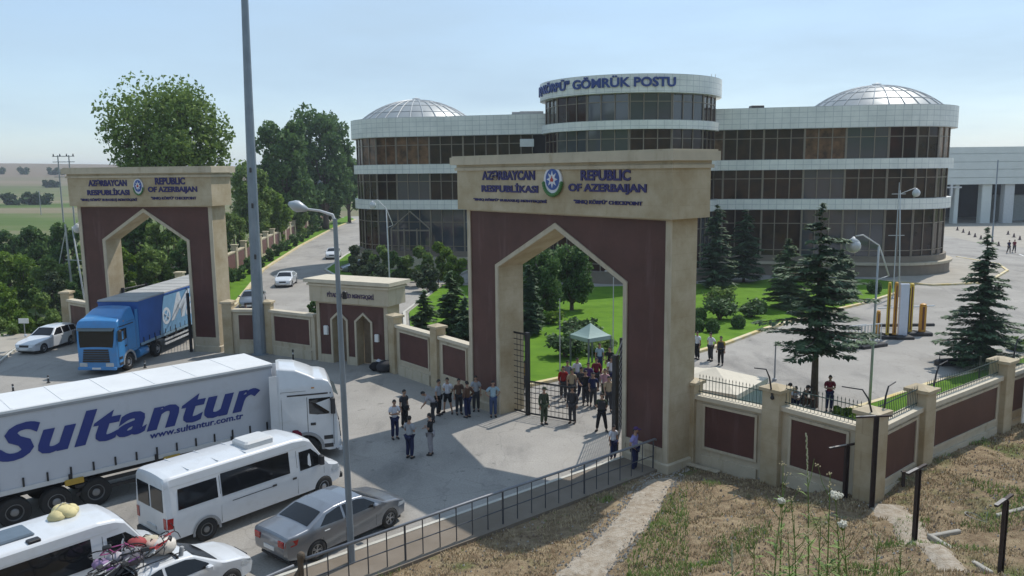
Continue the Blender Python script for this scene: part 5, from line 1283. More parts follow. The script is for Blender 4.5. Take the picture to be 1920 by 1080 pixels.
# yellow cloth bundle lying on the roof
rb_=random.Random(8); bd=thing('yellow_bundle','pale yellow cloth bundle lying on the roof of the corner minibus','bundle',tuple(at50(8.15,22.75)+Vector((0,0,2.42))),H50)
m_=MB()
for (x,y,z,q) in ((0,0,.10,.27),(.2,.05,.08,.22),(-.2,-.08,.06,.22),(.05,.14,.16,.18),(.1,-.14,.07,.2),(-.05,.1,.14,.2)): m_.ball((x,y,z),q,12,8,.75,jit=.10,rnd=rb_)
m_.build('cloth_folds',mat('pale_yellow_cloth',(.60,.52,.27),.8,var=.15,scale=3),bd,smooth=True)
MB().tube([(-.35,-.1,.12),(0,0,.37),(.35,.1,.15)],.012,5).build('tie_rope',GRAY,bd)
# bicycles and luggage on the rack of the white car
ZR=1.47
rk=thing('roof_rack','black roof rack clamped on the white sedan','roof rack',tuple(at50(7.35+1.35,20.50)+Vector((0,0,ZR-.06))),H50)
m_=MB()
for x in (0.0,1.1): m_.box(x-.02,x+.02,-.62,.62,.05,.09); [m_.box(x-.03,x+.03,s*.58-.03,s*.58+.03,-.04,.05) for s in (-1,1)]
m_.build('cross_bar',BLACK,rk)
m_=MB()
for y in (-.5,.5): m_.tube([(-.3,y,.11),(1.4,y,.11)],.015,6)
m_.build('side_rail',BLACK,rk)
def bicycle(label, al, la, z, rot, tilt, colr, lean):
    o=thing('bicycle',label,'bicycle',tuple(at50(al,la)+Vector((0,0,z))),H50+rot,'bicycles piled on the white sedan')
    T=Matrix.Rotation(lean,4,'X')@Matrix.Rotation(tilt,4,'Y')
    for x in (-.42,.42):
        w=MB(); w.tube([tuple(Vector((x+.27*math.cos(a*math.pi/12),0,.3+.27*math.sin(a*math.pi/12)))) for a in range(25)],.018,6,cap=False,M=T); wo=w.build('wheel',RUBBER,o)
        s_=MB()
        for a in range(8): s_.tube([(x,0,.3),(x+.26*math.cos(a*.785),0,.3+.26*math.sin(a*.785))],.004,4,M=T)
        s_.ball((x,0,.3),.03,6,5,M=T); s_.build('spokes',LGRAY,wo)
    f=MB(); 
    for a,b in (((-.42,0,.3),(-.08,0,.28)),((-.42,0,.3),(-.16,0,.62)),((-.08,0,.28),(-.16,0,.68)),((-.08,0,.28),(.3,0,.62)),((-.16,0,.62),(.28,0,.66)),((.42,0,.3),(.27,0,.74))): f.tube([a,b],.017,6,M=T)
    f.build('frame',colr,o)
    h=MB(); h.tube([(.25,-.24,.80),(.30,-.1,.80),(.27,0,.76),(.30,.1,.80),(.25,.24,.80)],.013,6,M=T); h.build('handlebar',BLACK,o)
    s_=MB(); s_.bbox(-.26,-.04,-.06,.06,.68,.72,.02,T); s_.build('saddle',BLACK,o)
PUR=mat('purple_frame',(.16,.05,.20),.4); PNK=mat('pink_frame',(.45,.10,.26),.4); RDF=mat('red_frame',(.38,.03,.03),.4)
bicycle('purple framed bicycle lying at the rear of the roof rack',8.35,20.55,ZR+.12,.25,.1,PUR,1.25)
bicycle('pink child bicycle leaning up at the back of the pile',8.75,20.85,ZR+.15,-.5,-.15,PNK,.75)
bicycle('red framed bicycle lying over the middle of the pile',9.25,20.45,ZR+.22,.9,.1,RDF,1.1)
bicycle('dark bicycle lying under the others at the left of the rack',8.5,20.95,ZR+.02,.15,-.05,BLACK,1.3)
bicycle('pale bicycle leaning over the rear of the car roof',7.75,20.65,ZR-.05,.4,.15,LGRAY,.9)
bicycle('second red bicycle wedged at the front of the pile',9.35,20.75,ZR+.12,-.3,.1,RDF,1.15)
bicycle('grey bicycle hanging over the rear window side of the pile',8.05,20.30,ZR+.02,.6,.2,GRAY,.95)
for i,(al,la,z,sx,sy,sz,c,lab) in enumerate([(9.45,20.85,ZR+.08,.36,.26,.20,(.45,.40,.30),'beige sack on the left front of the roof rack'),(9.70,20.35,ZR+.06,.32,.30,.22,(.62,.58,.52),'cream bundle at the front right of the roof rack'),
    (9.15,20.75,ZR+.25,.25,.22,.16,(.30,.05,.05),'dark red bag on top of the luggage pile'),(8.80,20.25,ZR+.10,.26,.2,.15,(.10,.09,.11),'black bag on the right side of the roof rack'),(8.55,20.75,ZR+.1,.22,.22,.14,(.40,.38,.42),'grey bag among the bicycles'),(8.2,20.75,ZR+.06,.24,.2,.13,(.30,.20,.34),'mauve bag at the rear of the roof rack'),(8.95,20.55,ZR+.1,.3,.25,.16,(.20,.20,.22),'charcoal holdall under the red bicycle'),(9.45,20.55,ZR+.2,.2,.2,.12,(.50,.36,.30),'salmon bag between the beige sack and the cream bundle')]):
    o=thing('luggage_bag',lab,'bag',tuple(at50(al,la)+Vector((0,0,z))),H50+i,'luggage on the white sedan'); rr=random.Random(i)
    mm=MB(); mm.ball((0,0,sz*.8),1,12,9,1,jit=.07,rnd=rr); mm.v=[(x*sx,y*sy,sz*.8+(z_-sz*.8)*sz) for x,y,z_ in mm.v]; mm.build('bag_body',mat('bag_cloth_%d'%i,c,.85,var=.2,scale=6),o,smooth=True)
    MB().tube([(-sx*.5,0,sz*1.5),(0,0,sz*2.05),(sx*.5,0,sz*1.5)],.014,5).build('strap',BLACK,o)
# someone loading the car, arm over the open rear door: a thin pole standing in the rack
pb=thing('rolled_mat','grey rolled mat strapped upright at the right side of the rack','mat',tuple(at50(9.9,20.02)+Vector((0,0,1.15))),H50)
MB().lathe([(.05,0),(.06,.02),(.06,.5),(.045,.52),(.02,.5)],12,Matrix.Rotation(.2,4,'Y')).build('roll',GRAY,pb,smooth=True); MB().lathe([(.064,.2),(.064,.24)],12,Matrix.Rotation(.2,4,'Y')).build('band',BLACK,pb)

# ---- lorries
def trailer(parent, L, paint_side, m, side_mat, H=4.0, W=1.275, roof=P_ROOF, base=1.18):
    """box trailer in local frame: front face at x=0 going back to -L"""
    x0=-L
    MB().bbox(x0,0,-W+.01,W-.01,base+.16,H-.10,.03).build('curtain', side_mat, parent)
    rf=MB(); rf.bbox(x0-.02,.02,-W,W,H-.10,H,.03); ro=rf.build('roof', roof, parent)
    rb=MB()
    for k in range(1,9): x=x0+L*k/9; rb.box(x-.03,x+.03,-W+.06,W-.06,H+.0,H+.012)
    rb.build('roof_hoops', roof, ro)
    for s in (-1,1):
        a,b=sorted((s*(W-.005),s*(W+.022))); MB().box(x0,0,a,b,base,base+.16).build('side_rail', m['rail'], parent)
        a,b=sorted((s*(W-.005),s*(W+.025))); MB().box(x0,0,a,b,H-.20,H-.103).build('top_rail', m['top'], parent)
        for k in range(19):
            st=MB(); x=-.35-(L-.7)*k/18; a,b=sorted((s*(W-.0),s*(W+.03))); st.box(x-.028,x+.028,a,b,base+.15,base+.46)
            if k%4==2: a,b=sorted((s*(W+.023),s*(W+.05))); st.box(x-.10,x+.02,a,b,base-.16,base+.22)
            st.build('curtain_strap', BLACK, parent)
    ch=MB()
    for y in (-.55,.55): ch.box(x0+.2,-.6,y-.07,y+.07,.82,base)
    for x in (x0+1,x0+3,-7,-3.5,-1.5): ch.box(x-.06,x+.06,-1.1,1.1,.9,1.02)
    ch.box(x0-.03,x0+.05,-1.15,1.15,.45,.6)
    ch.build('chassis', BLACK, parent)
    for s in (-1,1):
        a,b=sorted((s*1.12,s*1.2)); g=MB()
        for z in (.52,.80): g.box(x0+6.2,-3.2,a,b,z,z+.12)
        g.build('side_guard', m['guard'], parent)
        a,b=sorted((s*.5,s*.62)); MB().box(-2.75,-2.6,a,b,.25,.9).build('landing_leg', BLACK, parent)
    MB().box(x0-.025,x0-.0,-W,W,base,H-.1).build('rear_doors', m['rail'], parent)
    for s in (-1,1): MB().box(x0-.05,x0-.026,*sorted((s*.8,s*1.15)),.75,.9).build('tail_light', RED, parent)

def cab(parent, M, paint, W=1.24, H=3.85, Lc=2.35, seam=True, dark=PLASTIC, grille_m=PLASTIC):
    """tractor cab, front at +x; M places it in the parent's frame. returns shell"""
    def pt(name, mb, m_, smooth=False):
        mb.v=[tuple(M@Vector(p)) for p in mb.v]; o=mb.build(name,m_,parent); 
        if smooth: smooth_angle(o,38)
        return o
    top=[(0,H),(.12,H+.03),(.7,H-.05),(1.25,H-.30),(1.45,H-.42),(1.75,H-.46),(1.98,H-.56),(2.10,H-.78),(2.16,2.72),(2.30,1.66),(2.34,1.55),(2.38,.9),(2.40,.42)]
    bot=[(0,1.0),(.9,1.0),(1.0,.72),(1.9,.36),(2.40,.36)]
    wid=[(0,W*.97),(.1,W),(2.0,W),(2.25,W*.93),(2.40,W*.80)]
    sh=Shell(2.40,top,bot,wid,2.9,tumble=.30,r=.10,crown=.05,low=1.0,step=.05)
    c=MB(); 
    me=cut_wells(sh.mesh().mesh('cab'),[1.02],.60,W,depth=.55); me.transform(M); b=link('cab',me,paint,parent); smooth_angle(b,38)
    for s in (-1,1):
        pt('side_window',sh.side([(1.18,1.98),(1.18,2.60),(2.02,2.60),(2.12,2.05),(2.05,1.92),(1.5,1.92)],s,.01),GLASS)
        pt('sun_strip',sh.side([(.35,2.74),(.35,2.80),(2.05,2.80),(2.05,2.74)],s,.012,.4),BLACK)
        q=MB(); t=sh.side([(1.10,.95),(1.10,2.66),(1.122,2.66),(1.122,.95)],s,.004,.4); q.add(t.v,t.f); t=sh.side([(2.10,.6),(2.12,1.9),(2.14,1.9),(2.12,.6)],s,.004,.4); q.add(t.v,t.f); pt('door_seams',q,dark)
        a,b_=sorted((s*(W-.01),s*(W+.03))); pt('door_handle',MB().bbox(1.22,1.42,a,b_,1.50,1.60,.01),BLACK)
        a,b_=sorted((s*(W-.0),s*(W+.22))); pt('mirror',MB().bbox(2.02,2.20,a,b_,1.95,2.62,.05),dark)
        fd=MB(); n=12; vs=[]
        for k in range(n+1):
            a=math.radians(-5+190*k/n)
            for rr,ww in ((.60,W+.0),(.60,W+.03),(.72,W+.03),(.72,W+.0)): vs.append((1.02+rr*math.cos(a),s*ww,.52+rr*math.sin(a)))
        fd.add(vs,[(4*k+j,4*k+j+1,4*k+5+j,4*k+4+j) for k in range(n) for j in range(3)]); pt('mudguard',fd,GRAY)
        a,b_=sorted((s*.55,s*1.02)); pt('headlight',MB().bbox(2.32,2.425,a,b_,.52,.74,.03),LAMPG)
        # steps and tank side behind the wheel
        a,b_=sorted((s*.95,s*1.18)); pt('step',MB().bbox(1.66,2.2,a,b_,.40,.46,.01),dark)
        # side fairing behind the cab
        a,b_=sorted((s*(W-.06),s*(W-.02))); pt('air_deflector',MB().box(-.30,0.0,a,b_,1.1,H-.25),paint)
    g=sh.roofp(2.155,2.30,-1,1,.014,nx=6,mar=.02); pt('windscreen',g,GLASS)
    v=MB(); v.add([(2.17,-W*.9,2.76),(2.17,W*.9,2.76),(2.36,W*.85,2.60),(2.36,-W*.85,2.60)],[(0,1,2,3),(3,2,1,0)]); pt('sun_visor',v,mat('smoked_visor',(.05,.07,.08),.2))
    gr=MB()
    for z in (.78,.91,1.04,1.17,1.30,1.43): gr.box(2.34,2.43-(z-.78)*.075,-.80+(z-.78)*.1,.80-(z-.78)*.1,z,z+.10)
    pt('grille',gr,grille_m)
    for s in (-1,1):
        q=MB()
        for z in (1.18,2.92): t=sh.side([(.12,z),(.12,z+.012),(1.08,z+.012),(1.08,z)],s,.004,.4); q.add(t.v,t.f)
        t=sh.side([(.12,1.18),(.12,2.92),(.132,2.92),(.132,1.18)],s,.004,.4); q.add(t.v,t.f); pt('locker_seams',q,dark)
        pt('marker_lamp',sh.side([(1.3,3.0),(1.3,3.05),(1.42,3.05),(1.42,3.0)],s,.012),mat('amber_lamp',(.5,.2,.02),.4))
        q=MB(); a,b_=sorted((s*(W-.02),s*(W+.012)))
        for x,z in ((1.72,.52),(1.72,.86)): q.bbox(x,x+.36,a,b_,z,z+.16,.01)
        pt('entry_steps',q,dark)
    pt('bumper',MB().bbox(2.28,2.44,-1.16,1.16,.32,.50,.05),paint); pt('number_plate',MB().box(2.442,2.452,-.26,.26,.36,.47),WHITE)
    return sh
def tractor_rear(parent, M, m_tank):
    def pt(name, mb, m_):
        mb.v=[tuple(M@Vector(p)) for p in mb.v]; return mb.build(name,m_,parent)
    c=MB()
    for y in (-.42,.42): c.box(-3.6,.6,y-.06,y+.06,.75,.98)
    c.box(-1.2,.4,-.9,.9,.5,.75); pt('tractor_frame',c,BLACK)
    for s in (-1,1):
        t=MB(); t.lathe([(.02,-.55),(.30,-.53),(.32,-.5),(.32,.5),(.30,.53),(.02,.55)],18,Matrix.Translation((-.85,s*.92,.72))@Matrix.Rotation(math.pi/2,4,'Y')); o=pt('fuel_tank',t,m_tank); smooth_angle(o,40)
        a,b=sorted((s*.75,s*1.18)); pt('mudguard',MB().bbox(-3.1,-2.1,a,b,1.06,1.14,.02),BLACK)
    h=MB()
    for k,y in enumerate((-.5,-.2,.2,.45)): h.tube([(-.05,y,2.3),(-.35,y*.8,1.6+.1*k),(-.7,y*.9,1.75)],.025,6)
    pt('air_hoses',h,BLACK)
    e=MB(); e.lathe([(.09,0),(.09,1.5),(.07,1.55),(.05,1.5)],12,Matrix.Translation((-.22,-1.0,1.5))); pt('exhaust_stack',e,LGRAY)
    b=MB(); b.bbox(-.55,-.15,-1.22,-.85,.55,1.25,.04); pt('battery_box',b,PLASTIC)

# white lorry
TA = math.atan2(6.39,6.95); TP = Vector((-9.65,31.76,0)); td=Vector((math.cos(TA),math.sin(TA),0)); tn=Vector((-td.y,td.x,0))
wl_=thing('articulated_lorry','long white articulated lorry with navy lettering stretching in from the left edge','lorry',tuple(TP+tn*1.275),TA,'articulated lorries')
trailer(wl_,13.6,None,dict(rail=LGRAY,top=GRAY,guard=BLACK),P_TARP)
for al in (-6.77,-8.02,-9.27):
    for s in (-1,1): wheel(wl_,al,s*1.08,.5,.36,rim=RIMD,hub=.56)
for al in (-1.9,-4.1,-7.4,-10.9):
    MB().bbox(al-.35,al+.25,-1.36,-1.285,1.02,1.22,.02).build('ochre_box',PALLET,wl_)
# lettering on the curtain: big slanted word and the web address
vs,fs = text_mb('Sultantur',1.0,depth=.012,bold=.032,shear=.28,space=1.06)
def place_side_text(name, vs, fs, x0, x1, z0, z1, y, m_, parent, flip=1):
    ax=min(v[0] for v in vs);bx=max(v[0] for v in vs);az=min(v[2] for v in vs);bz=max(v[2] for v in vs)
    return MB().add([(x0+(v[0]-ax)/(bx-ax)*(x1-x0),y+v[1]*flip,z0+(v[2]-az)/(bz-az)*(z1-z0)) for v in vs],fs).build(name,m_,parent)
def on_trailer(u,v):
    r_=ray(u,v); c0=Vector((0,0,CAMH)); t=(TP-c0).dot(tn)/r_.dot(tn); p=c0+r_*t; return (p-TP).dot(td), p.z
xa,_z=on_trailer(-8,850); xb,_z2=on_trailer(488,735)
place_side_text('lettering',vs,fs,xa,xb,2.28,3.50,-1.283,P_LOGO,wl_)
vs2,fs2=text_mb('www.sultantur.com.tr',1.0,depth=.012,bold=.02,shear=.12); xa,_=on_trailer(281,815); xb,_=on_trailer(456,778)
place_side_text('web_address',vs2,fs2,xa,xb,2.0,2.24,-1.283,P_LOGO,wl_)
CA = math.radians(17); CF = Vector((-7.05,31.8,0)); cd=Vector((math.cos(CA),math.sin(CA),0)); cn_=Vector((-cd.y,cd.x,0))
cab_origin = CF - cd*2.35 + cn_*1.24
ML = Matrix.Rotation(-TA,4,'Z')@Matrix.Translation(-(TP+tn*1.275))@Matrix.Translation(cab_origin)@Matrix.Rotation(CA,4,'Z')
cab(wl_,ML,P_WHITE)
tractor_rear(wl_,ML,LGRAY)
wn=[]
for (x,y,dual) in ((1.02,1.06,0),(-2.6,1.0,1)):
    for s in (-1,1):
        w=wheel(wl_,0,s*0.001,.51,.34,rim=RIMD,hub=.56); tr=ML@Matrix.Translation((x,s*y,0)); w.data.transform(tr); 
        for c_ in w.children: c_.data.transform(tr)
# blue lorry coming through the left gate
BA = math.radians(-93.2)
bd_=Vector((math.cos(BA),math.sin(BA),0)); bn_=Vector((-bd_.y,bd_.x,0))
front_l = Vector((-22.92,46.0,0))                    # front corner on the side we see (its left side)
bt=thing('articulated_lorry','blue articulated lorry with a white script letter driving out of the left gate','lorry',tuple(front_l-bn_*1.25),BA,'articulated lorries')
cab(bt,Matrix.Translation((-2.4,0,0)),P_BLUE,H=3.72)
tractor_rear(bt,Matrix.Translation((-2.4,0,0)),P_BLUE)
Tt=thing('tmp','x','x'); bpy.data.objects.remove(Tt)
class _P: pass
def shift_children(root, before, dx):
    for c in root.children:
        if c.name not in before:
            for o in [c]+list(c.children): o.data.transform(Matrix.Translation((dx,0,0)))
before={c.name for c in bt.children}
trailer(bt,13.2,None,dict(rail=mat('pale_blue_rail',(.20,.32,.42),.5),top=P_BLUE2,guard=LGRAY),P_BLUE2,roof=mat('dusty_trailer_roof',(.36,.36,.35),.7,var=.12,scale=.6))
for al in (-8.6,-9.93,-11.26):
    for s in (-1,1): wheel(bt,al,s*1.08,.5,.36,rim=RIM,hub=.56)
shift_children(bt,before,-2.75)
for (x,y) in ((-1.38,1.06),(-5.0,1.0)):
    for s in (-1,1): wheel(bt,x,s*y,.51,.34,rim=RIM,hub=.56)
# pale panel with script letters on its left side
pale=mat('pale_blue_swoosh',(.16,.33,.52),.55,var=.1); WS=mat('white_script',(.55,.60,.66),.5)
m_=MB(); m_.add([(-5.2,1.287,1.36),(-15.9,1.287,1.36),(-15.9,1.287,3.75),(-5.9,1.287,3.75)],[(0,1,2,3)]); m_.build('pale_swoosh',pale,bt)
vs,fs=text_mb('Ma',1.0,depth=.012,bold=.03,shear=.5)
ax=min(v[0] for v in vs);bx=max(v[0] for v in vs);az=min(v[2] for v in vs);bz=max(v[2] for v in vs)
MB().add([(-6.75-(v[0]-ax)/(bx-ax)*3.6,1.292-v[1],1.95+(v[2]-az)/(bz-az)*1.75) for v in vs],fs).build('script_lettering',WS,bt)
m_=MB(); m_.lathe([(.55,0),(.55,.012),(.36,.013),(.36,.0)],26,Matrix.Translation((-6.15,1.285,2.42))@Matrix.Rotation(-math.pi/2,4,'X')); 
for k in range(4): m_.tube([(-6.15+.05*math.cos(k*1.57+.6),1.292,2.42+.05*math.sin(k*1.57+.6)),(-6.15+.36*math.cos(k*1.57+.6),1.292,2.42+.36*math.sin(k*1.57+.6))],.045,5)
m_.build('round_emblem',WS,bt)
# ------------------------------------------------------------------ people
SKIN = mat('skin', (0.36,0.21,0.14), 0.6, var=0.08); HAIR = mat('dark_hair', (0.018,0.014,0.012), 0.7, var=0.2); HAIRG = mat('grey_hair', (0.22,0.21,0.20), 0.7, var=0.2)
SHOE = mat('dark_shoes', (0.02,0.018,0.018), 0.5, var=0.2)
def cloth(name, c): return mat('cloth_'+name, c, 0.85, var=0.12, scale=6, spec=0.2)
CL = dict(white=cloth('white',(.60,.61,.66)), grey=cloth('grey',(.22,.23,.26)), lgrey=cloth('light_grey',(.33,.35,.38)), black=cloth('black',(.018,.018,.02)), navy=cloth('navy',(.02,.025,.07)), jeans=cloth('jeans',(.05,.075,.15)),
    brown=cloth('brown',(.11,.065,.045)), lblue=cloth('light_blue',(.30,.42,.50)), camo=cloth('camouflage',(.05,.065,.04)), red=cloth('red',(.28,.02,.02)), maroon=cloth('maroon',(.16,.015,.03)), beige=cloth('beige',(.38,.30,.20)),
    purple=cloth('purple',(.08,.04,.14)), pink=cloth('pink',(.42,.24,.28)), yellow=cloth('yellow',(.38,.27,.03)), lilac=cloth('lilac',(.28,.26,.52)), dark=cloth('charcoal',(.045,.045,.05)), stripe=cloth('striped_grey',(.30,.29,.31)))
def skin_mesh(nodes, edges, root, sub=1):
    """nodes: {name:(pos, rx, ry)}; one continuous surface grown along the skeleton"""
    names=list(nodes); me=bpy.data.meshes.new('sk'); me.from_pydata([nodes[n][0] for n in names],[(names.index(a),names.index(b)) for a,b in edges],[]); ob=bpy.data.objects.new('sk',me); COL.objects.link(ob)
    md=ob.modifiers.new('skin','SKIN'); md.use_smooth_shade=True; md.branch_smoothing=0.4
    sv=me.skin_vertices[0].data
    for i,n in enumerate(names): sv[i].radius=(nodes[n][1],nodes[n][2]); sv[i].use_root=(n==root)
    if sub: m2=ob.modifiers.new('s','SUBSURF'); m2.levels=sub; m2.render_levels=sub
    dg=bpy.context.evaluated_depsgraph_get(); dg.update(); r=bpy.data.meshes.new_from_object(ob.evaluated_get(dg)); bpy.data.objects.remove(ob); bpy.data.meshes.remove(me); return r
def V(*a): return Vector(a)
def pose(kind):
    """joint positions of a 1.74 m figure facing -y"""
    j=dict(pel=V(0,0,.95),sp=V(0,.0,1.12),ch=V(0,.0,1.31),nb=V(0,.01,1.46),nk=V(0,-.005,1.53),hd=V(0,-.02,1.62),
        shL=V(.175,.01,1.40),elL=V(.225,.03,1.13),wrL=V(.23,-.04,.89),shR=V(-.175,.01,1.40),elR=V(-.225,.03,1.13),wrR=V(-.23,-.04,.89),
        hiL=V(.085,0,.91),knL=V(.10,-.02,.49),anL=V(.105,.03,.085),toL=V(.12,-.13,.035),hiR=V(-.085,0,.91),knR=V(-.10,-.02,.49),anR=V(-.105,.03,.085),toR=V(-.12,-.13,.035))
    if kind=='crossed': j.update(elL=V(.24,-.02,1.14),wrL=V(-.02,-.19,1.20),elR=V(-.24,-.02,1.14),wrR=V(.03,-.21,1.16))
    if kind=='hips': j.update(elL=V(.36,.08,1.16),wrL=V(.18,-.03,1.0),elR=V(-.36,.08,1.16),wrR=V(-.18,-.03,1.0))
    if kind=='walk': j.update(knL=V(.09,-.14,.52),anL=V(.09,-.16,.12),toL=V(.10,-.32,.07),knR=V(-.09,.05,.49),anR=V(-.09,.27,.14),toR=V(-.10,.13,.04),elL=V(.22,.12,1.15),wrL=V(.22,.08,.92),elR=V(-.22,-.04,1.15),wrR=V(-.2,-.2,1.0))
    if kind=='wide': j.update(knL=V(.16,-.02,.49),anL=V(.21,.03,.085),toL=V(.27,-.12,.035),knR=V(-.16,-.02,.49),anR=V(-.21,.03,.085),toR=V(-.27,-.12,.035),elL=V(.24,.08,1.14),wrL=V(.10,.16,.98),elR=V(-.24,.08,1.14),wrR=V(-.10,.17,.96))
    if kind=='phone': j.update(elR=V(-.22,-.05,1.16),wrR=V(-.12,-.27,1.24))
    if kind=='bend': j.update(pel=V(0,.06,.92),sp=V(0,-.02,1.08),ch=V(0,-.17,1.20),nb=V(0,-.28,1.27),nk=V(0,-.33,1.31),hd=V(0,-.40,1.36),shL=V(.175,-.24,1.22),shR=V(-.175,-.24,1.22),elL=V(.2,-.32,.97),wrL=V(.12,-.46,.80),elR=V(-.2,-.32,.97),wrR=V(-.12,-.46,.80),hiL=V(.085,.06,.89),hiR=V(-.085,.06,.89))
    if kind=='crouch': j.update(pel=V(0,.12,.34),sp=V(0,.06,.50),ch=V(0,-.04,.67),nb=V(0,-.10,.81),nk=V(0,-.12,.88),hd=V(0,-.15,.96),shL=V(.175,-.06,.76),shR=V(-.175,-.06,.76),elL=V(.24,-.25,.60),wrL=V(.08,-.40,.56),elR=V(-.24,-.25,.60),wrR=V(-.08,-.40,.56),
        hiL=V(.09,.10,.31),knL=V(.16,-.28,.50),anL=V(.13,-.02,.09),toL=V(.15,-.18,.035),hiR=V(-.09,.10,.31),knR=V(-.16,-.28,.50),anR=V(-.13,-.02,.09),toR=V(-.15,-.18,.035))
    return j
def hand(mb, w, e, side):
    """palm, four unequal bent fingers and a side thumb at the wrist w, arm coming from e"""
    d=(w-e).normalized(); a=V(0,0,1).cross(d); a = V(1,0,0) if a.length<.1 else a.normalized(); n_=d.cross(a)
    pc=w+d*.05
    M=Matrix((( *[a.x,d.x,n_.x], pc.x),( *[a.y,d.y,n_.y], pc.y),( *[a.z,d.z,n_.z], pc.z),(0,0,0,1)))
    mb.bbox(-.038,.038,-.05,.045,-.014,.014,.012,M)
    for k,L in enumerate((.062,.074,.070,.054)):
        x=-.029+.0193*k; mb.tube([M@V(x,.04,0),M@V(x*1.05,.04+L*.5,-.008),M@V(x*1.05,.04+L*.92,-.028)],[.0095,.0085,.006],6)
    s=side; mb.tube([M@V(s*.032,-.02,0),M@V(s*.06,.012,-.012),M@V(s*.062,.045,-.022)],[.012,.010,.007],6)
_pp={}
def person_parts(kind, short=False, shorts=False):
    key=(kind,short,shorts)
    if key in _pp: return _pp[key]
    j=pose(kind); E=[('pel','sp'),('sp','ch'),('ch','nb'),('nb','nk'),('nk','hd')]
    for s in 'LR': E+=[('nb','sh'+s),('sh'+s,'el'+s),('el'+s,'wr'+s),('pel','hi'+s),('hi'+s,'kn'+s),('kn'+s,'an'+s),('an'+s,'to'+s)]
    R=dict(pel=(.125,.10),sp=(.115,.085),ch=(.135,.095),nb=(.07,.06),nk=(.055,.055),hd=(.05,.05))
    for s in 'LR': R.update({'sh'+s:(.058,.058),'el'+s:(.040,.040),'wr'+s:(.027,.027),'hi'+s:(.090,.090),'kn'+s:(.058,.058),'an'+s:(.038,.038),'to'+s:(.032,.028)})
    body=skin_mesh({k:(tuple(v),*R[k]) for k,v in j.items()},E,'pel')
    # head, face and hands joined into the same body mesh
    h=MB(); up=(j['hd']-j['nb']).normalized(); hc=j['hd']+up*.035; fwd=V(0,-1,0); fwd=(fwd-up*fwd.dot(up)).normalized(); rt=fwd.cross(up)
    M=Matrix(((rt.x,fwd.x,up.x,hc.x),(rt.y,fwd.y,up.y,hc.y),(rt.z,fwd.z,up.z,hc.z),(0,0,0,1)))
    n,m=14,11; vs=[];fs=[]
    for i in range(m+1):
        t=math.pi*i/m; z=.118*math.cos(t)
        for k in range(n):
            a=2*math.pi*k/n; jaw=1-.28*max(0,-z/.118)**1.3; x=.077*math.sin(t)*math.cos(a)*jaw; y=.095*math.sin(t)*math.sin(a)*(1-.12*max(0,-z/.118)); vs.append((x,y,z))
    for i in range(m):
        for k in range(n): a=i*n+k;b=i*n+(k+1)%n; fs.append((a,a+n,b+n,b))
    h.add(vs,fs,M)
    h.add([(-.014,.088,-.02),(.014,.088,-.02),(0,.090,.03),(0,.122,-.018)],[(0,1,3),(1,2,3),(2,0,3)],M)
    for s in (-1,1): h.ball((s*.078,-.005,-.005),.022,6,5,1.3,M=M)
    h.box(-.024,.024,.086,.093,-.060,-.052,M)
    for s,side in (('L',1),('R',-1)): hand(h,j['wr'+s],j['el'+s],side)
    bm=bmesh.new(); bm.from_mesh(body); hm_=h.mesh('h'); bm.from_mesh(hm_); bm.to_mesh(body); bm.free(); bpy.data.meshes.remove(hm_)
    for p in body.polygons: p.use_smooth=True
    eye=MB()
    for s in (-1,1): eye.ball((s*.030,.083,.008),.0095,6,5,M=M)
    hair=MB(); vs=[];fs=[]
    for i in range(8):
        t=math.pi*.60*i/7; z=.132*math.cos(t)
        for k in range(n):
            a=2*math.pi*k/n; f=max(0,math.sin(a)); zz=max(z,.132*math.cos(math.pi*(.60-.27*f**.5))) ; tt=math.acos(max(-1,min(1,zz/.132))); vs.append((.086*math.sin(tt)*math.cos(a),.104*math.sin(tt)*math.sin(a)-.006,zz))
    for i in range(7):
        for k in range(n): a=i*n+k;b=i*n+(k+1)%n; fs.append((a,a+n,b+n,b))
    hair.add(vs,fs,M)
    # shirt
    g=.032; top={k:(tuple(j[k]),R[k][0]+g,R[k][1]+g) for k in ('sp','ch','nb')}; top['nb']=(tuple(j['nb']),.09,.08)
    hem=j['pel']+(j['pel']-j['sp'])*.10; top['hem']=(tuple(hem),.172,.140); te=[('hem','sp'),('sp','ch'),('ch','nb')]
    for s in 'LR':
        top['sh'+s]=(tuple(j['sh'+s]),.088,.085); te.append(('nb','sh'+s)); e=j['sh'+s].lerp(j['el'+s],.72) if short else j['el'+s]
        top['el'+s]=(tuple(e),.072 if short else .064,.072 if short else .064); te.append(('sh'+s,'el'+s))
        if not short: w=j['el'+s].lerp(j['wr'+s],.9); top['wr'+s]=(tuple(w),.042,.042); te.append(('el'+s,'wr'+s))
    shirt=skin_mesh(top,te,'ch')
    # trousers
    tr={'pel':(tuple(j['pel']),.158,.13)}; be=[]
    for s in 'LR':
        tr['hi'+s]=(tuple(j['hi'+s]),.118,.115); tr['kn'+s]=(tuple(j['kn'+s]+(V(0,0,.04) if shorts else V(0,0,0))),.088,.088); be+=[('pel','hi'+s),('hi'+s,'kn'+s)]
        if not shorts: tr['an'+s]=(tuple(j['an'+s]+V(0,0,.02)),.070,.070); be.append(('kn'+s,'an'+s))
    trou=skin_mesh(tr,be,'pel')
    sh=MB()
    for s in 'LR':
        a=j['an'+s]; t=j['to'+s]; d=V(t.x-a.x,t.y-a.y,0).normalized(); heel=a-d*.05; z=t.z-.035
        sh.tube([heel+V(0,0,z+.04-heel.z+.0),(a+t)/2*1.0+V(0,0,z+.045-(a.z+t.z)/2),V(t.x,t.y,z+.035)+d*.02],[.045,.048,.034],8)
    r=dict(body=body,eye=eye.mesh('eyes'),hair=hair.mesh('hair',True),shirt=shirt,trousers=trou,shoes=sh.mesh('shoes',True)); _pp[key]=r; return r
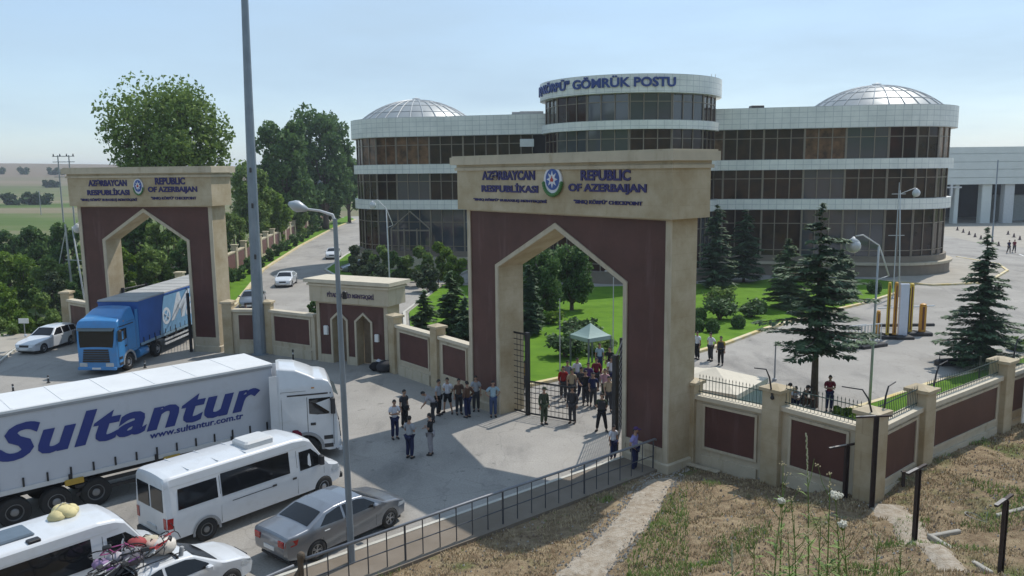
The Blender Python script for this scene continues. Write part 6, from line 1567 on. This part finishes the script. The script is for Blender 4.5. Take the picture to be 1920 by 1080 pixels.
def person(label, p, face, kind='stand', top='white', bot='dark', short=True, shorts=False, hair=HAIR, sc=1.0, group='people on foot at the border gates', extra=None, cap=None, cat='person'):
    """face: direction the person looks, degrees (0 = +x, 90 = away from the viewer)"""
    P_=person_parts(kind,short,shorts); r=thing('person',label,cat,tuple(p),math.radians(face+90),group); r.scale=(sc,sc,sc)
    def L_(n,me,m):
        if not me.materials: me.materials.append(m)
        o=bpy.data.objects.new(n,me); COL.objects.link(o); o.parent=r; setmat(o,m); return o
    b=L_('body',P_['body'],SKIN); e=L_('eyes',P_['eye'],BLACK); L_('hair',P_['hair'],hair); L_('shirt',P_['shirt'],CL[top]); L_('trousers' if not shorts else 'shorts',P_['trousers'],CL[bot]); L_('shoes',P_['shoes'],SHOE)
    j=pose(kind)
    if cap: 
        up=(j['hd']-j['nb']).normalized(); c=j['hd']+up*.085; m_=MB(); m_.lathe([(.10,0),(.10,.03),(.07,.075),(.01,.09)],14,Matrix.Translation(c)); m_.box(-.07,.07,-.19,-.06,.0,.012,Matrix.Translation(c)); m_.build('cap',CL[cap],r,smooth=True)
    if extra=='bag': m_=MB(); m_.bbox(.20,.40,-.10,.12,.55,.86,.04); m_.tube([(.28,0,.86),(.30,0,1.0),(.34,0,.86)],.012,5); o=m_.build('shoulder_bag',CL['dark'],r)
    if extra=='vest': m_=MB(); m_.bbox(-.17,.17,-.15,.14,1.05,1.42,.05); m_.build('vest',CL['dark'],r)
    return r
def gp(u,v,z=0.0): return G(u,v,z)
PEOPLE=[ # label, (u,v feet), facing, kwargs
('man in a white T shirt and blue jeans at the left of the plaza group',(741,823),-60,dict(kind='crossed',top='white',bot='navy')),
('man in a dark patterned shirt standing just behind the white T shirt man',(759,801),-40,dict(kind='stand',top='dark',bot='black')),
('man in a grey shirt and dark trousers standing nearest the viewer on the plaza',(769,859),60,dict(kind='crossed',top='lgrey',bot='navy')),
('man in a black T shirt and light grey trousers with folded arms',(808,853),170,dict(kind='crossed',top='black',bot='stripe')),
('man in a striped shirt bending forward behind the man in black',(812,792),180,dict(kind='bend',top='stripe',bot='dark')),
('man in a grey shirt just left of the man in black shorts',(823,779),-20,dict(kind='stand',top='lgrey',bot='black')),
('man in a white T shirt and black shorts with legs apart, hands behind',(840,775),-110,dict(kind='wide',top='white',bot='black',shorts=True)),
('man in a brown shirt beside the man in black shorts',(861,777),-70,dict(kind='stand',top='brown',bot='dark')),
('man in a dark brown jacket and dark trousers standing in front of the brown shirt',(877,783),140,dict(kind='hips',top='brown',bot='navy',short=False)),
('man in a pale grey shirt leaning near the stone trim of the large gate',(893,771),-90,dict(kind='phone',top='lgrey',bot='dark')),
('man in a light blue shirt and jeans at the left foot of the large gate',(925,782),-80,dict(kind='hips',top='lblue',bot='jeans')),
('guard in green camouflage standing in front of the low gate leaf',(1020,796),-60,dict(kind='stand',top='camo',bot='camo',short=False,cap='camo')),
('guard in dark uniform standing behind the low gate leaf end',(1073,794),-110,dict(kind='stand',top='dark',bot='dark',short=False,cap='black')),
('guard with dark vest and short sleeves standing at the middle of the large arch',(1128,809),-100,dict(kind='wide',top='camo',bot='black',extra='vest')),
('person in a long red top walking in behind the gate leaf',(1056,750),-90,dict(kind='walk',top='red',bot='dark',short=False)),
('person in a beige top in the crowd under the arch',(1072,756),-80,dict(kind='stand',top='beige',bot='dark')),
('man in a dark shirt with an orange print in the crowd under the arch',(1090,752),-70,dict(kind='walk',top='dark',bot='navy')),
('person in a purple top in the crowd left of the pavilion',(1103,742),-100,dict(kind='stand',top='purple',bot='dark',short=False)),
('person in a maroon top under the left edge of the green pavilion',(1118,732),-90,dict(kind='stand',top='maroon',bot='dark',short=False)),
('woman in a pink checked top walking below the green pavilion',(1134,756),-95,dict(kind='walk',top='pink',bot='camo',extra='bag')),
('bareheaded man in a grey shirt at the back left of the crowd under the arch',(1064,738),-80,dict(kind='stand',top='grey',bot='dark')),
('person in a black shirt in the middle of the crowd under the arch',(1098,760),-95,dict(kind='hips',top='black',bot='dark')),
('person in a white shirt at the back of the crowd near the kerb',(1082,732),-70,dict(kind='stand',top='white',bot='navy')),
('person in navy walking between the crowd and the pavilion',(1112,764),-90,dict(kind='walk',top='navy',bot='dark')),
('person in beige carrying a bag just behind the standing guard',(1141,772),-90,dict(kind='walk',top='beige',bot='dark',extra='bag')),
('person in a navy shirt at the right of the crowd near the gate jamb',(1152,752),-100,dict(kind='phone',top='navy',bot='black')),
('person in a light blue shirt standing inside the green pavilion',(1124,700),-90,dict(kind='stand',top='lblue',bot='navy')),
('person in a black top standing under the right edge of the green pavilion',(1143,708),-120,dict(kind='stand',top='black',bot='brown')),
('person in a white top walking just left of the right gate jamb',(1146,730),-90,dict(kind='walk',top='white',bot='dark',extra='bag')),
('man with a white cap and grey shirt behind the right gate leaf',(1163,745),-100,dict(kind='stand',top='lgrey',bot='dark',cap='white')),
('man in a yellow shirt behind the left gate leaf',(985,738),-60,dict(kind='stand',top='yellow',bot='dark')),
('person in a dark red shirt standing beside the yellow shirt behind the gate leaf',(973,748),-90,dict(kind='stand',top='maroon',bot='black')),
('child in a white shirt standing behind the end of the hand rail',(1150,862),-60,dict(kind='stand',top='white',bot='navy',sc=.82)),
('man in a lilac shirt leaning beside the brown panel at the hand rail end',(1190,884),-30,dict(kind='hips',top='lilac',bot='navy',hair=HAIR,cap='purple')),
('man in a white shirt close to the large gate pier on the inner road',(1307,674),-150,dict(kind='stand',top='white',bot='black')),
('man in a white shirt with hands on hips on the inner road',(1332,677),-150,dict(kind='hips',top='white',bot='dark')),
('man in a yellow and black vest on the inner road',(1351,685),-120,dict(kind='stand',top='yellow',bot='black',extra='vest')),
('man in a dark red shirt standing beside the trunk of the big fir',(1554,771),-100,dict(kind='crossed',top='maroon',bot='navy')),
('man in a dark cap crouching left of the fir trunk',(1508,765),-60,dict(kind='crouch',top='dark',bot='brown',cap='black',sc=1.05)),
('person in a white and blue shirt crouching behind the railing',(1489,764),-90,dict(kind='crouch',top='white',bot='navy')),
('person in dark clothes crouching against the railing pillar',(1473,763),-30,dict(kind='crouch',top='black',bot='dark',sc=1.1)),
('far walker in dark clothes at the right edge, left of the pair',(1891,475),-90,dict(kind='walk',top='navy',bot='black',group='two far walkers near the canopy')),
('far walker in a dark red top at the right edge, right of the pair',(1901,474),-100,dict(kind='walk',top='maroon',bot='dark',group='two far walkers near the canopy')),
('man in dark clothes standing behind the wall beside the steel mast',(463,612),-90,dict(kind='stand',top='navy',bot='black',cap='black')),
('person in dark clothes standing beside the white lorry trailer front',(525,727),-60,dict(kind='stand',top='dark',bot='black')),
('person in a dark red shirt bending by the front wheel of the white lorry',(556,872),100,dict(kind='bend',top='maroon',bot='dark')),
('man in the shadow of the large gate walking towards the parked cars',(1098,781),-120,dict(kind='walk',top='grey',bot='dark'))]
for lab,(u,v),f,k in PEOPLE[:-3]+[PEOPLE[-2]]:
    person(lab,gp(u,v),f,**k)
# ------------------------------------------------------------------ masts, lamps, canopies, rails, posts
GLOBE = mat('lamp_globe', (0.50,0.52,0.53), 0.25, var=0.06, coat=0.4); POLEM = mat('pale_painted_pole', (0.42,0.45,0.46), 0.5, var=0.1); POLED = mat('dark_painted_pole', (0.10,0.12,0.13), 0.5, var=0.15)
mp_ = G(488,664); mast=thing('steel_mast','tall tapering grey steel mast rising out of the picture beside the left gate','mast',tuple(mp_),0)
m_=MB(); m_.tube([(0,0,0),(.06,0,8),(.16,0,16),(.34,0,27)],[.40,.33,.26,.18],12); o=m_.build('pole',STEEL,mast); smooth_angle(o,20)
m_=MB(); m_.lathe([(.55,0),(.55,.05),(.38,.06)],8); m_.build('base_flange',STEEL,mast)
for z in (6.2,9.4,11.6): MB().bbox(.10,.20,-.46,-.30,z,z+.30,.02).build('climbing_bracket',BLACK,mast)
# near street lamp
lp=G(660,1062); lz=ZH(405,lp); sl=thing('street_lamp','grey street lamp nearest the viewer, its head reaching over the plaza','street lamp',tuple(lp),0,'street lamps')
hd_=AT(549,384,lp.y); el_=AT(628,410,lp.y)
m_=MB(); base=Vector((0,0,0)); e=Vector((el_.x-lp.x,0,el_.z)); h=Vector((hd_.x-lp.x,0,hd_.z))
m_.tube([base,e*.5,e],[.105,.085,.062],12); o=m_.build('pole',STEEL,sl); smooth_angle(o,20)
m_=MB(); m_.tube([e-Vector((0,0,.1)),e+Vector((-.06,0,.10)),e.lerp(h,.35)+Vector((0,0,.08)),h.lerp(e,.30)],[.055,.045,.035,.033],8); m_.build('arm',LGRAY,sl)
m_=MB(); d=(h-e).normalized(); a=h.lerp(e,.34)
h2=h+d*.12; m_.tube([a,a+d*.12,a.lerp(h2,.5),h2-d*.16,h2],[.06,.11,.165,.145,.05],12); m_.v=[(x,y*1.15,z) for x,y,z in m_.v]; m_.build('lamp_head',mat('lamp_head_grey',(.38,.42,.45),.35,var=.06),sl,smooth=True)
m_=MB(); m_.lathe([(.11,-.05),(.09,-.10),(.01,-.12)],12,Matrix.Translation(a.lerp(h,.6))@Matrix.Scale(1.8,4,Vector((1,0,0)))); m_.build('lamp_lens',LAMPG,sl)
for z in (e.z*.78,): MB().bbox(.05,.16,-.06,.06,z,z+.22,.02).build('bracket',BLACK,sl)

def globe_lamp(label, u, v, utop, vtop, ub, vb, hook=True, rr=.26, curve=1, mat_=POLEM):
    p=G(u,v); zt=ZH(vtop,p); c=AT(ub,vb,p.y); r=thing('globe_lamp',label,'street lamp',tuple(p),0,'globe lamps on curved arms'); t=AT(utop,vtop,p.y)
    b=Vector((c.x-p.x,0,c.z)); tp=Vector((t.x-p.x,0,t.z)); s=1 if b.x>0 else -1
    m_=MB(); m_.tube([(0,0,0),tp*.5,tp],[.075,.06,.045],8); m_.build('pole',mat_,r,smooth=True)
    m_=MB(); tip=b+Vector((-s*.10,0,rr+.12)); mid=Vector((tp.x*.3+tip.x*.7,0,max(tip.z,tp.z)+.05))
    if curve: st=tp+Vector((-s*.55,0,-1.4)); m_.tube([st,tp+Vector((-s*.22,0,-.5)),tp+Vector((0,0,.05)),mid,tip],[.035]*5,6); m_.tube([st,tp*0.0+Vector((tp.x*.8,0,st.z-.2))],.02,5)
    else: m_.tube([tp-Vector((0,0,.3)),Vector((tip.x,0,tip.z)),tip-Vector((0,0,.02))],[.03]*3,6)
    m_.build('arm',LGRAY,r,smooth=True)
    m_=MB(); m_.ball(tuple(b),rr,16,12); g=m_.build('globe',GLOBE,r,smooth=True)
    m_=MB(); m_.lathe([(rr*.7,rr*.60),(rr*.75,rr*.72),(rr*.3,rr*1.05),(.03,rr*1.3)],14,Matrix.Translation(b)); m_.build('globe_cap',LGRAY,g,smooth=True)
globe_lamp('globe lamp with a curved arm standing right of the big fir',1630,762,1648,462,1600,461,rr=.34)
globe_lamp('globe lamp with a curved arm in front of the left rotunda',733,572,724,392,699,385,rr=.30)
globe_lamp('slim globe lamp in front of the right rotunda glass',1686,556,1688,357,1718,362,curve=0,rr=.34)
globe_lamp('globe lamp far up the climbing road behind the near lamp head',575,432,583,344,600,344,curve=0,rr=.55)
globe_lamp('globe lamp beyond the short panelled wall, left of the left gate',172,640,135,425,145,429,curve=0,rr=.30)
globe_lamp('small globe lamp on the lawn behind the big fir',1475,572,1473,514,1478,510,curve=0,rr=.22)
globe_lamp('distant lamp on a curved arm among the dark trees',517,440,516,358,530,352,curve=0,rr=.4,mat_=POLED)
# thin flag and cable masts
def thin_mast(label,u,v,vtop,r=.035,cross=None,lean=0,name='thin_mast',m=POLEM):
    p=G(u,v); zt=ZH(vtop,p); o=thing(name,label,'mast',tuple(p),0,'thin poles'); m_=MB(); m_.tube([(0,0,0),(lean,0,zt)],[r,r*.7],6); m_.build('pole',m,o)
    m_=MB(); m_.lathe([(r*2.5,0),(r*2.5,.12),(r,.16)],8); m_.build('base',m,o)
    if cross:
        for z,w in cross: c=MB(); c.tube([(-w,0,z),(w,0,z)],.03,5); c.build('crossarm',m,o)
    return o
thin_mast('thin white pole seen against the lawn inside the large arch',1050,722,560)
thin_mast('thin pale pole with a crossarm near the right jamb of the large arch',1149,700,520,cross=[(5.9,.5)])
thin_mast('thin grey pole half way between the railing pillar and the big fir',1452,714,640,r=.05,m=GRAY)
thin_mast('tall thin mast with crossarms in front of the right rotunda',1674,560,342,r=.05,cross=[(5.6,.7),(9.2,.6)])
thin_mast('dark pole standing at the top of the right edge fir, far on the forecourt',1860,455,300,r=.12,m=STEEL)
thin_mast('dark steel post under the big fir beside the railing',1835,724,668,r=.06,m=BLACK)
# electricity poles on the left
up_=AT(124,470,150); zt=AT(124,291,150).z
o=thing('utility_pole','tall thin twin electricity pole against the dry hills left of the left gate','utility pole',(up_.x,150,-2.4),0,'electricity poles')
for dx in (0,2.0):
    m_=MB(); m_.tube([(dx,0,0),(dx,0,zt+2.4)],[.16,.10],6); m_.build('pole',GRAY,o)
for z in (zt+2.2,zt+1.2,zt-1.5): MB().tube([(-1.0,0,z),(3.0,0,z)],.07,5).build('crossarm',GRAY,o)
m_=MB()
for x in (-.8,0.4,1.6,2.8): m_.lathe([(.10,0),(.14,.1),(.08,.25),(.1,.4)],8,Matrix.Translation((x,0,zt+2.25)))
m_.build('insulators',BLACK,o)
b=G(137,557); q=AT(122,420,b.y); o=thing('utility_pole','pale slanting concrete pole with a strut behind the short panelled wall','utility pole',tuple(b),0,'electricity poles')
m_=MB(); tp=Vector((q.x-b.x,0,q.z)); m_.tube([(0,0,-2),tp],[.13,.08],6); m_.build('pole',mat('pale_concrete',(.45,.45,.42),.8),o)
m_=MB(); s1_=AT(106,520,b.y); m_.tube([tp*.92,(s1_.x-b.x,0,s1_.z),(.1,0,s1_.z-3.2)],.05,5); m_.tube([(-.4,0,3.6),(1.3,0,3.5)],.05,5); m_.build('strut',MATS['pale_concrete'],o)
o=thing('utility_pole','small distant wooden pole in the fields at the far left','utility pole',(AT(75,380,260).x,260,-1),0,'electricity poles'); m_=MB(); m_.tube([(0,0,0),(0,0,8)],.12,5); m_.build('pole',GRAY,o); m_=MB(); m_.tube([(-.8,0,7.5),(.8,0,7.5)],.06,5); m_.build('crossarm',GRAY,o)

# pavilion canopies
def canopy(label, c, s, ze, za, m, wall=None, legs=True, rot=0, name='pavilion_canopy'):
    o=thing(name,label,'canopy',tuple(c),rot); 
    m_=MB(); n=6; 
    for (ax,ay),(bx,by) in (((-s,-s),(s,-s)),((s,-s),(s,s)),((s,s),(-s,s)),((-s,s),(-s,-s))):
        vs=[]
        for i in range(n+1):
            t=i/n; zz=ze+(za-ze)*(t**1.25)
            vs += [((ax*(1-t)),(ay*(1-t)),zz),((bx*(1-t)),(by*(1-t)),zz)]
        m_.add(vs,[(2*i,2*i+1,2*i+3,2*i+2) for i in range(n)])
    ro=m_.build('roof',m,o,recalc=True)
    m_=MB()
    for (ax,ay),(bx,by) in (((-s,-s),(s,-s)),((s,-s),(s,s)),((s,s),(-s,s)),((-s,s),(-s,-s))): m_.add([(ax,ay,ze-.22),(bx,by,ze-.22),(bx,by,ze+.002),(ax,ay,ze+.002)],[(0,1,2,3)])
    m_.build('valance',m,ro)
    if legs:
        for sx in (-1,1):
            for sy in (-1,1): MB().box(sx*s*.96-.04,sx*s*.96+.04,sy*s*.96-.04,sy*s*.96+.04,0,ze).build('leg',POLED,o)
    if wall:
        for k in range(2):
            w=MB()
            for i in range(8):
                t0=-s+.1+(2*s-.2)*i/8; t1=-s+.1+(2*s-.2)*(i+1)/8-.05
                if k==0: w.box(t0,t1,-s*.95-.02,-s*.95+.02,.1,ze-.25)
                else: w.box(s*.95-.02,s*.95+.02,t0,t1,.1,ze-.25)
            w.build('side_wall',wall,o)
    return o
pc=G(1115,700); canopy('small pale green pointed pavilion above the crowd seen through the arch',pc+Vector((-.15,1.0,0)),.86,2.05,2.75,mat('pale_green_canvas',(.26,.36,.33),.7,var=.06),rot=.6)
MB_d=0
canopy('cream roofed marquee with pale green side walls right behind the railing',(8.95,35.0,0),1.75,2.25,2.85,mat('cream_canvas',(.60,.55,.45),.8,var=.06),wall=mat('pale_green_wall',(.34,.42,.40),.6,var=.08),rot=math.radians(-38),name='marquee')
# bright orange post barriers with black feet
OR=mat('orange_plastic',(.55,.27,.03),.5,var=.12); OR2=mat('yellow_orange_plastic',(.62,.43,.05),.5,var=.1)
for i,(u,v,vt,w,m,lab) in enumerate([(1645,632,585,.12,OR,'short orange padded post, leftmost of the five'),(1663,634,532,.10,OR2,'tall orange post second from the left'),(1676,634,532,.11,OR,'tall orange post touching the white board'),
    (1705,628,534,.13,OR2,'tall orange post right of the white board'),(1728,628,572,.19,OR,'short thick orange post standing apart on the right')]):
    p=G(u,v); zt=ZH(vt,p); o=thing('orange_post',lab,'post',tuple(p),0,'orange barrier posts'); m_=MB(); m_.bbox(-w,w,-w,w,.25,zt,.05); m_.build('padded_column',m,o); m_=MB(); m_.bbox(-w*.35-w*.3,w*.1,-w-.02,-w,.4,zt-.1,.004); m_.build('dark_stripe',mat('brown_stripe',(.12,.04,.02),.6),o)
    MB().bbox(-.55,.55,-.5,.5,0,.25,.05).build('black_foot',BLACK,o)
    m_=MB(); m_.lathe([(w*1.1,0),(w*1.1,.06),(w*.4,.12)],10,Matrix.Translation((0,0,zt))); m_.build('top_cap',m,o)
p=G(1691,634); o=thing('white_board','tall pale bluish board standing between the orange posts','board',tuple(p),0); zt=ZH(532,p); MB().bbox(-.30,.30,-.10,.10,.2,zt,.02).build('panel',mat('bluish_white',(.60,.63,.72),.5,var=.05),o); MB().bbox(-.6,.6,-.6,.6,0,.2,.05).build('black_foot',BLACK,o)
m_=MB(); m_.box(.31,.37,-.08,.08,.3,zt-.3); m_.build('edge_strip',BLACK,o)
for i,(u,v,lab) in enumerate([(1602,652,'low grey rail barrier with a black base left of the orange posts'),(1632,650,'second low rail barrier joining the orange posts')]):
    p=G(u,v); o=thing('rail_barrier',lab,'barrier',tuple(p),math.radians(25),'low rail barriers'); m_=MB()
    for k in range(7): m_.tube([(-.9+.3*k,0,.2),(-.9+.3*k,0,1.45)],.03,5)
    for z in (.35,1.45): m_.tube([(-.95,0,z),(.95,0,z)],.035,6)
    m_.build('bars',LGRAY,o); MB().bbox(-1.1,1.1,-.45,.45,0,.22,.05).build('black_base',BLACK,o)
o=thing('rail_barrier','low black rail with white bar linking the orange posts',"barrier",tuple(G(1675,612)),0,'low rail barriers'); m_=MB(); m_.tube([(-1.2,0,1.35),(2.9,0,1.5)],.06,6); m_.build('bars',WHITE,o); MB().bbox(-1.3,3.0,-.1,.1,0,.2,.04).build('black_base',BLACK,o)
o=thing('rail_barrier','black low barrier block at the left foot of the right edge fir','barrier',tuple(G(1775,684)),.2,'low rail barriers'); MB().bbox(-.7,1.6,-.25,.25,0,.35,.08).build('block',BLACK,o)
m_=MB(); m_.tube([(-.5,0,.35),(-.5,0,.6),(1.4,0,.6),(1.4,0,.35)],.03,6); m_.build('bars',BLACK,o)
# row of cones by the canopy
cone0=None
for i in range(11):
    t=i/10; p=Vector((70,119,0)).lerp(Vector((75.0,98,0)),t) if i<8 else Vector((88+3*(i-8),112,0))
    p=G(1795+i*11,432+i*4.2) if i<8 else G(1890+(i-8)*11,440+(i-8)*5)
    if cone0 is None:
        cone0=thing('traffic_cone','first small dark cone, next to the customs building on the far forecourt','cone',tuple(p),0,'row of cones on the far forecourt'); MB().lathe([(.20,.05),(.08,.6),(.04,.68)],10).build('cone_body',mat('dull_cone',(.10,.06,.06),.6),cone0); MB().bbox(-.24,.24,-.24,.24,0,.06,.02).build('cone_base',BLACK,cone0)
    else: copy_thing(cone0,tuple(p),label='%s small dark cone counted from the customs building across the far forecourt' % ORD[i])
# hand rail along the plaza edge
ra=Vector((5.45,30.05,0)); rb2=Vector((-5.65,20.63,0)); L=(rb2-ra).length; an=math.atan2(rb2.y-ra.y,rb2.x-ra.x)
hr=thing('hand_rail','grey tubular hand rail running along the plaza edge up to the large gate','railing',tuple(ra),an,'hand rails')
RAILM=mat('worn_grey_rail',(.21,.22,.24),.5,metal=.2,var=.15,scale=3); RAILD=mat('dark_grey_rail',(.06,.065,.075),.5,var=.2)
m_=MB(); m_.tube([(-.42,0,.55),(-.10,0,1.20),(.05,0,1.26),(L*.3,0,1.24),(L*.6,0,1.26),(L,0,1.22)],.045,8); m_.build('top_rail',RAILM,hr,smooth=True)
m_=MB(); m_.tube([(.1,0,.62),(L,0,.62)],.018,6); m_.build('middle_rail',RAILD,hr)
n_=int(L/.62)
for k in range(n_+1):
    x=.12+(L-.15)*k/n_; big=(k%6==0); MB().tube([(x,0,.0),(x,0,1.22)],.032 if big else .018,6).build('post' if big else 'baluster',RAILD,hr)
o=thing('hand_rail','second worn hand rail leaving the bottom edge, starting at the wooden post','railing',tuple(rb2+Vector((-.25,-.25,0))),an+.04,'hand rails')
m_=MB(); m_.tube([(0,0,1.15),(1.2,0,1.08),(4.5,0,1.0)],.045,8); m_.build('top_rail',RAILM,o)
for x in (.9,2.4,3.9): MB().tube([(x,0,0),(x,0,1.05)],.03,6).build('post',RAILD,o)
o=thing('wooden_post','short weathered post with a knobbed top where the two hand rails meet','post',tuple(rb2+Vector((-.12,-.05,0))),0); WDP=mat('weathered_brown',(.11,.085,.06),.9,var=.3,scale=8)
m_=MB(); m_.tube([(0,0,0),(0,0,1.15),(.02,0,1.3)],[.09,.08,.11],8); m_.ball((.02,0,1.34),.11,9,7); m_.build('post_shaft',WDP,o); m_=MB(); m_.tube([(0,0,1.0),(-.35,-.3,.45),(-.6,-.5,0)],.05,6); m_.build('brace',WDP,o)
o=thing('steel_pipe','thin upright rusty pipe at the corner of the large gate pier','pipe',(6.05,30.95,0),0); MB().tube([(0,0,0),(0,0,1.65)],.045,8).build('pipe_body',WDP,o); MB().lathe([(.06,1.6),(.06,1.68),(.02,1.7)],8).build('pipe_cap',BLACK,o)
o=thing('plank','pale broken plank lying at the foot of the sandstone wall','plank',(7.0,30.0,.16),-.75); m_=MB(); m_.bbox(-.9,1.0,-.12,.12,0,.06,.01); m_.build('board',STONE_P,o); m_=MB(); m_.bbox(-.95,-.5,-.05,.3,.06,.14,.02); m_.build('dark_offcut',WDP,o)
# rusty steel fence posts on the hillside
RU=mat('rusty_dark_steel',(.030,.018,.016),.7,var=.35,scale=5,dirt=((.10,.045,.025),(6,6,2),.58,.75))
for i,(u,v,vt,arm,rz_,lab) in enumerate([(1583,934,836,.62,.15,'rusty post with a flat pale top arm, in front of the dark wall panel'),(1634,952,782,.6,-.25,'tallest rusty post standing at the wall corner'),
    (1712,1018,880,.5,.55,'rusty post with a slanted top arm in the middle of the dirt slope'),(1873,1075,938,.45,.6,'rusty post nearest the right edge beside the concrete kerb')]):
    p=GT(u,v); zt=ZH(vt,p)-p.z; o=thing('rusty_fence_post',lab,'post',tuple(p),rz_,'rusty fence posts on the slope')
    m_=MB(); m_.box(-.075,.075,-.012,.012,-.1,zt); m_.box(-.075,-.05,-.075,-.0125,-.1,zt); m_.box(.05,.075,-.075,-.0125,-.1,zt); m_.build('channel_section',RU,o)
    m_=MB(); M=Matrix.Translation((0,0,zt))@Matrix.Rotation(-.12,4,'Y'); m_.box(-arm,arm*.75,-.05,.03,0,.05,M); m_.build('top_arm',RU,o); m_=MB(); m_.box(-arm,-.02,-.055,.035,.051,.06,M); m_.build('pale_flaking_paint',mat('flaking_paint',(.30,.28,.26),.8,var=.3,scale=20),o)
p=GT(1693,912); o=thing('rusty_fence_post','short rusty stump behind the tall post on the dirt slope','post',tuple(p),0,'rusty fence posts on the slope'); MB().box(-.05,.05,-.03,.03,-.1,.5).build('channel_section',RU,o); MB().box(-.08,.08,-.05,.05,.5,.53).build('top_plate',RU,o)
p=GT(1822,975); o=thing('wire_loop','thin loop of loose fence wire lying by the concrete kerb','wire',tuple(p),0)
m_=MB(); m_.tube([(.3*math.cos(a*.5),-.2+.3*math.sin(a*.5),.02+.25*math.sin(a*.25)) for a in range(14)],.006,4); m_.build('wire_strand',LGRAY,o); MB().tube([(.3,-.2,.0),(.34,-.2,.35)],.006,4).build('wire_end',LGRAY,o)
# concrete kerb frame in the dirt
a=GT(1742,1012); b=GT(1858,1085); c=GT(1800,998); d=GT(1925,955)
o=thing('concrete_edging','pale concrete edging blocks framing the dirt at the bottom right','edging',tuple(a),0)
def blk(p,q,w=.07,h=.09,name='edging_block',m=mat('dull_concrete',(.33,.31,.27),.9,var=.15)):
    L=(q-p).length; n_=max(1,int(L/.9)); dd=(q-p)/n_; lift=max(tz(*(p+(q-p)*t/10)[:2])-(p+(q-p)*t/10).z for t in range(11))*.35
    for k in range(n_):
        s=p+dd*k+Vector((0,0,lift)); dd_=dd; M=Matrix.Translation(s-a)@Matrix.Rotation(math.atan2(dd.y,dd.x),4,'Z')@Matrix.Rotation(-math.asin(max(-1,min(1,dd_.z/dd_.length))),4,'Y'); mb=MB().bbox(.01,dd_.length-.01,-w,w,-.5,h,.02,M); mb.build(name,m,o)
blk(a,b); blk(a+Vector((.1,.12,0)),c); blk(GT(1868,970),d)
# black and white bundles by the pedestrian gate
for i,(u,v,sx,sy,sz,mm,lab) in enumerate([(706,695,.42,.3,.28,'black','black bag lying at the left of the heap by the pedestrian gate'),(722,697,.55,.38,.36,'dark','large charcoal bag in the middle of the heap by the pedestrian gate'),(741,695,.4,.32,.26,'black','black bag at the right of the heap against the sandstone pier'),(712,689,.35,.25,.30,'white','white sack behind the black bags by the pedestrian gate'),(735,690,.32,.22,.3,'lgrey','pale grey sack behind the charcoal bag')]):
    p=G(u,v); rr=random.Random(300+i); o=thing('sack',lab,'bag',tuple(p),i*.6,'heap of bags by the pedestrian gate'); m_=MB(); m_.ball((0,0,0),1,14,10,1,jit=.09,rnd=rr); m_.v=[(x*sx,y*sy,max(0,sz*.85+z*sz)) for x,y,z in m_.v]; m_.build('bag_body',CL[mm],o,smooth=True); MB().tube([(-sx*.4,0,sz*1.6),(0,0,sz*2.0),(sx*.4,0,sz*1.6)],.015,5).build('strap',BLACK,o)
# black bollards on the plaza
for i,(u,v,vt,lab) in enumerate([(91,718,704,'small black bollard on the plaza left of the blue lorry nose'),(25,735,728,'small black bollard near the left edge above the trailer roof'),(272,690,678,'small black bollard behind the white trailer, beside the blue lorry wheel'),(550,678,655,'slim black bollard in front of the panelled wall, left of the pedestrian gate'),(443,658,645,'tiny black bollard at the foot of the wall near the left gate')]):
    p=G(u,v); h=max(.45,ZH(vt,p)); o=thing('bollard',lab,'bollard',tuple(p),0,'small black bollards'); m_=MB(); m_.lathe([(.10,0),(.10,.04),(.05,.06),(.05,h*.9),(.07,h*.92),(.02,h)],10); m_.build('bollard_post',BLACK,o); MB().lathe([(.052,h*.6),(.052,h*.75)],10).build('white_band',LGRAY,o)
# pale street sign in the bushes
p=AT(44,601,57); o=thing('small_sign','small blank white sign plate among the shrubs behind the white estate car','sign',(p.x,57,-1.2),0); MB().box(-.35,.35,-.02,.02,p.z+1.0,p.z+1.35).build('plate',WHITE,o); MB().tube([(0,0.03,0),(0,0.03,p.z+1.3)],.03,6).build('sign_post',GRAY,o)
# ------------------------------------------------------------------ thin summer haze
hz = MB().box(-5200,5200,-400,6700,-4,48).build('haze', None)
hzm = bpy.data.materials.new('thin_haze'); hzm.use_nodes = True; n = hzm.node_tree; n.nodes.remove(n.nodes['Principled BSDF'])
pv = n.nodes.new('ShaderNodeVolumePrincipled'); pv.inputs['Color'].default_value = (0.80,0.88,1.0,1); pv.inputs['Density'].default_value = 0.00032; pv.inputs['Anisotropy'].default_value = 0.2
n.links.new(pv.outputs[0], n.nodes['Material Output'].inputs['Volume']); hz.data.materials.append(hzm)
tag(hz, kind='stuff'); hz['label'] = 'thin pale summer haze over the whole place'
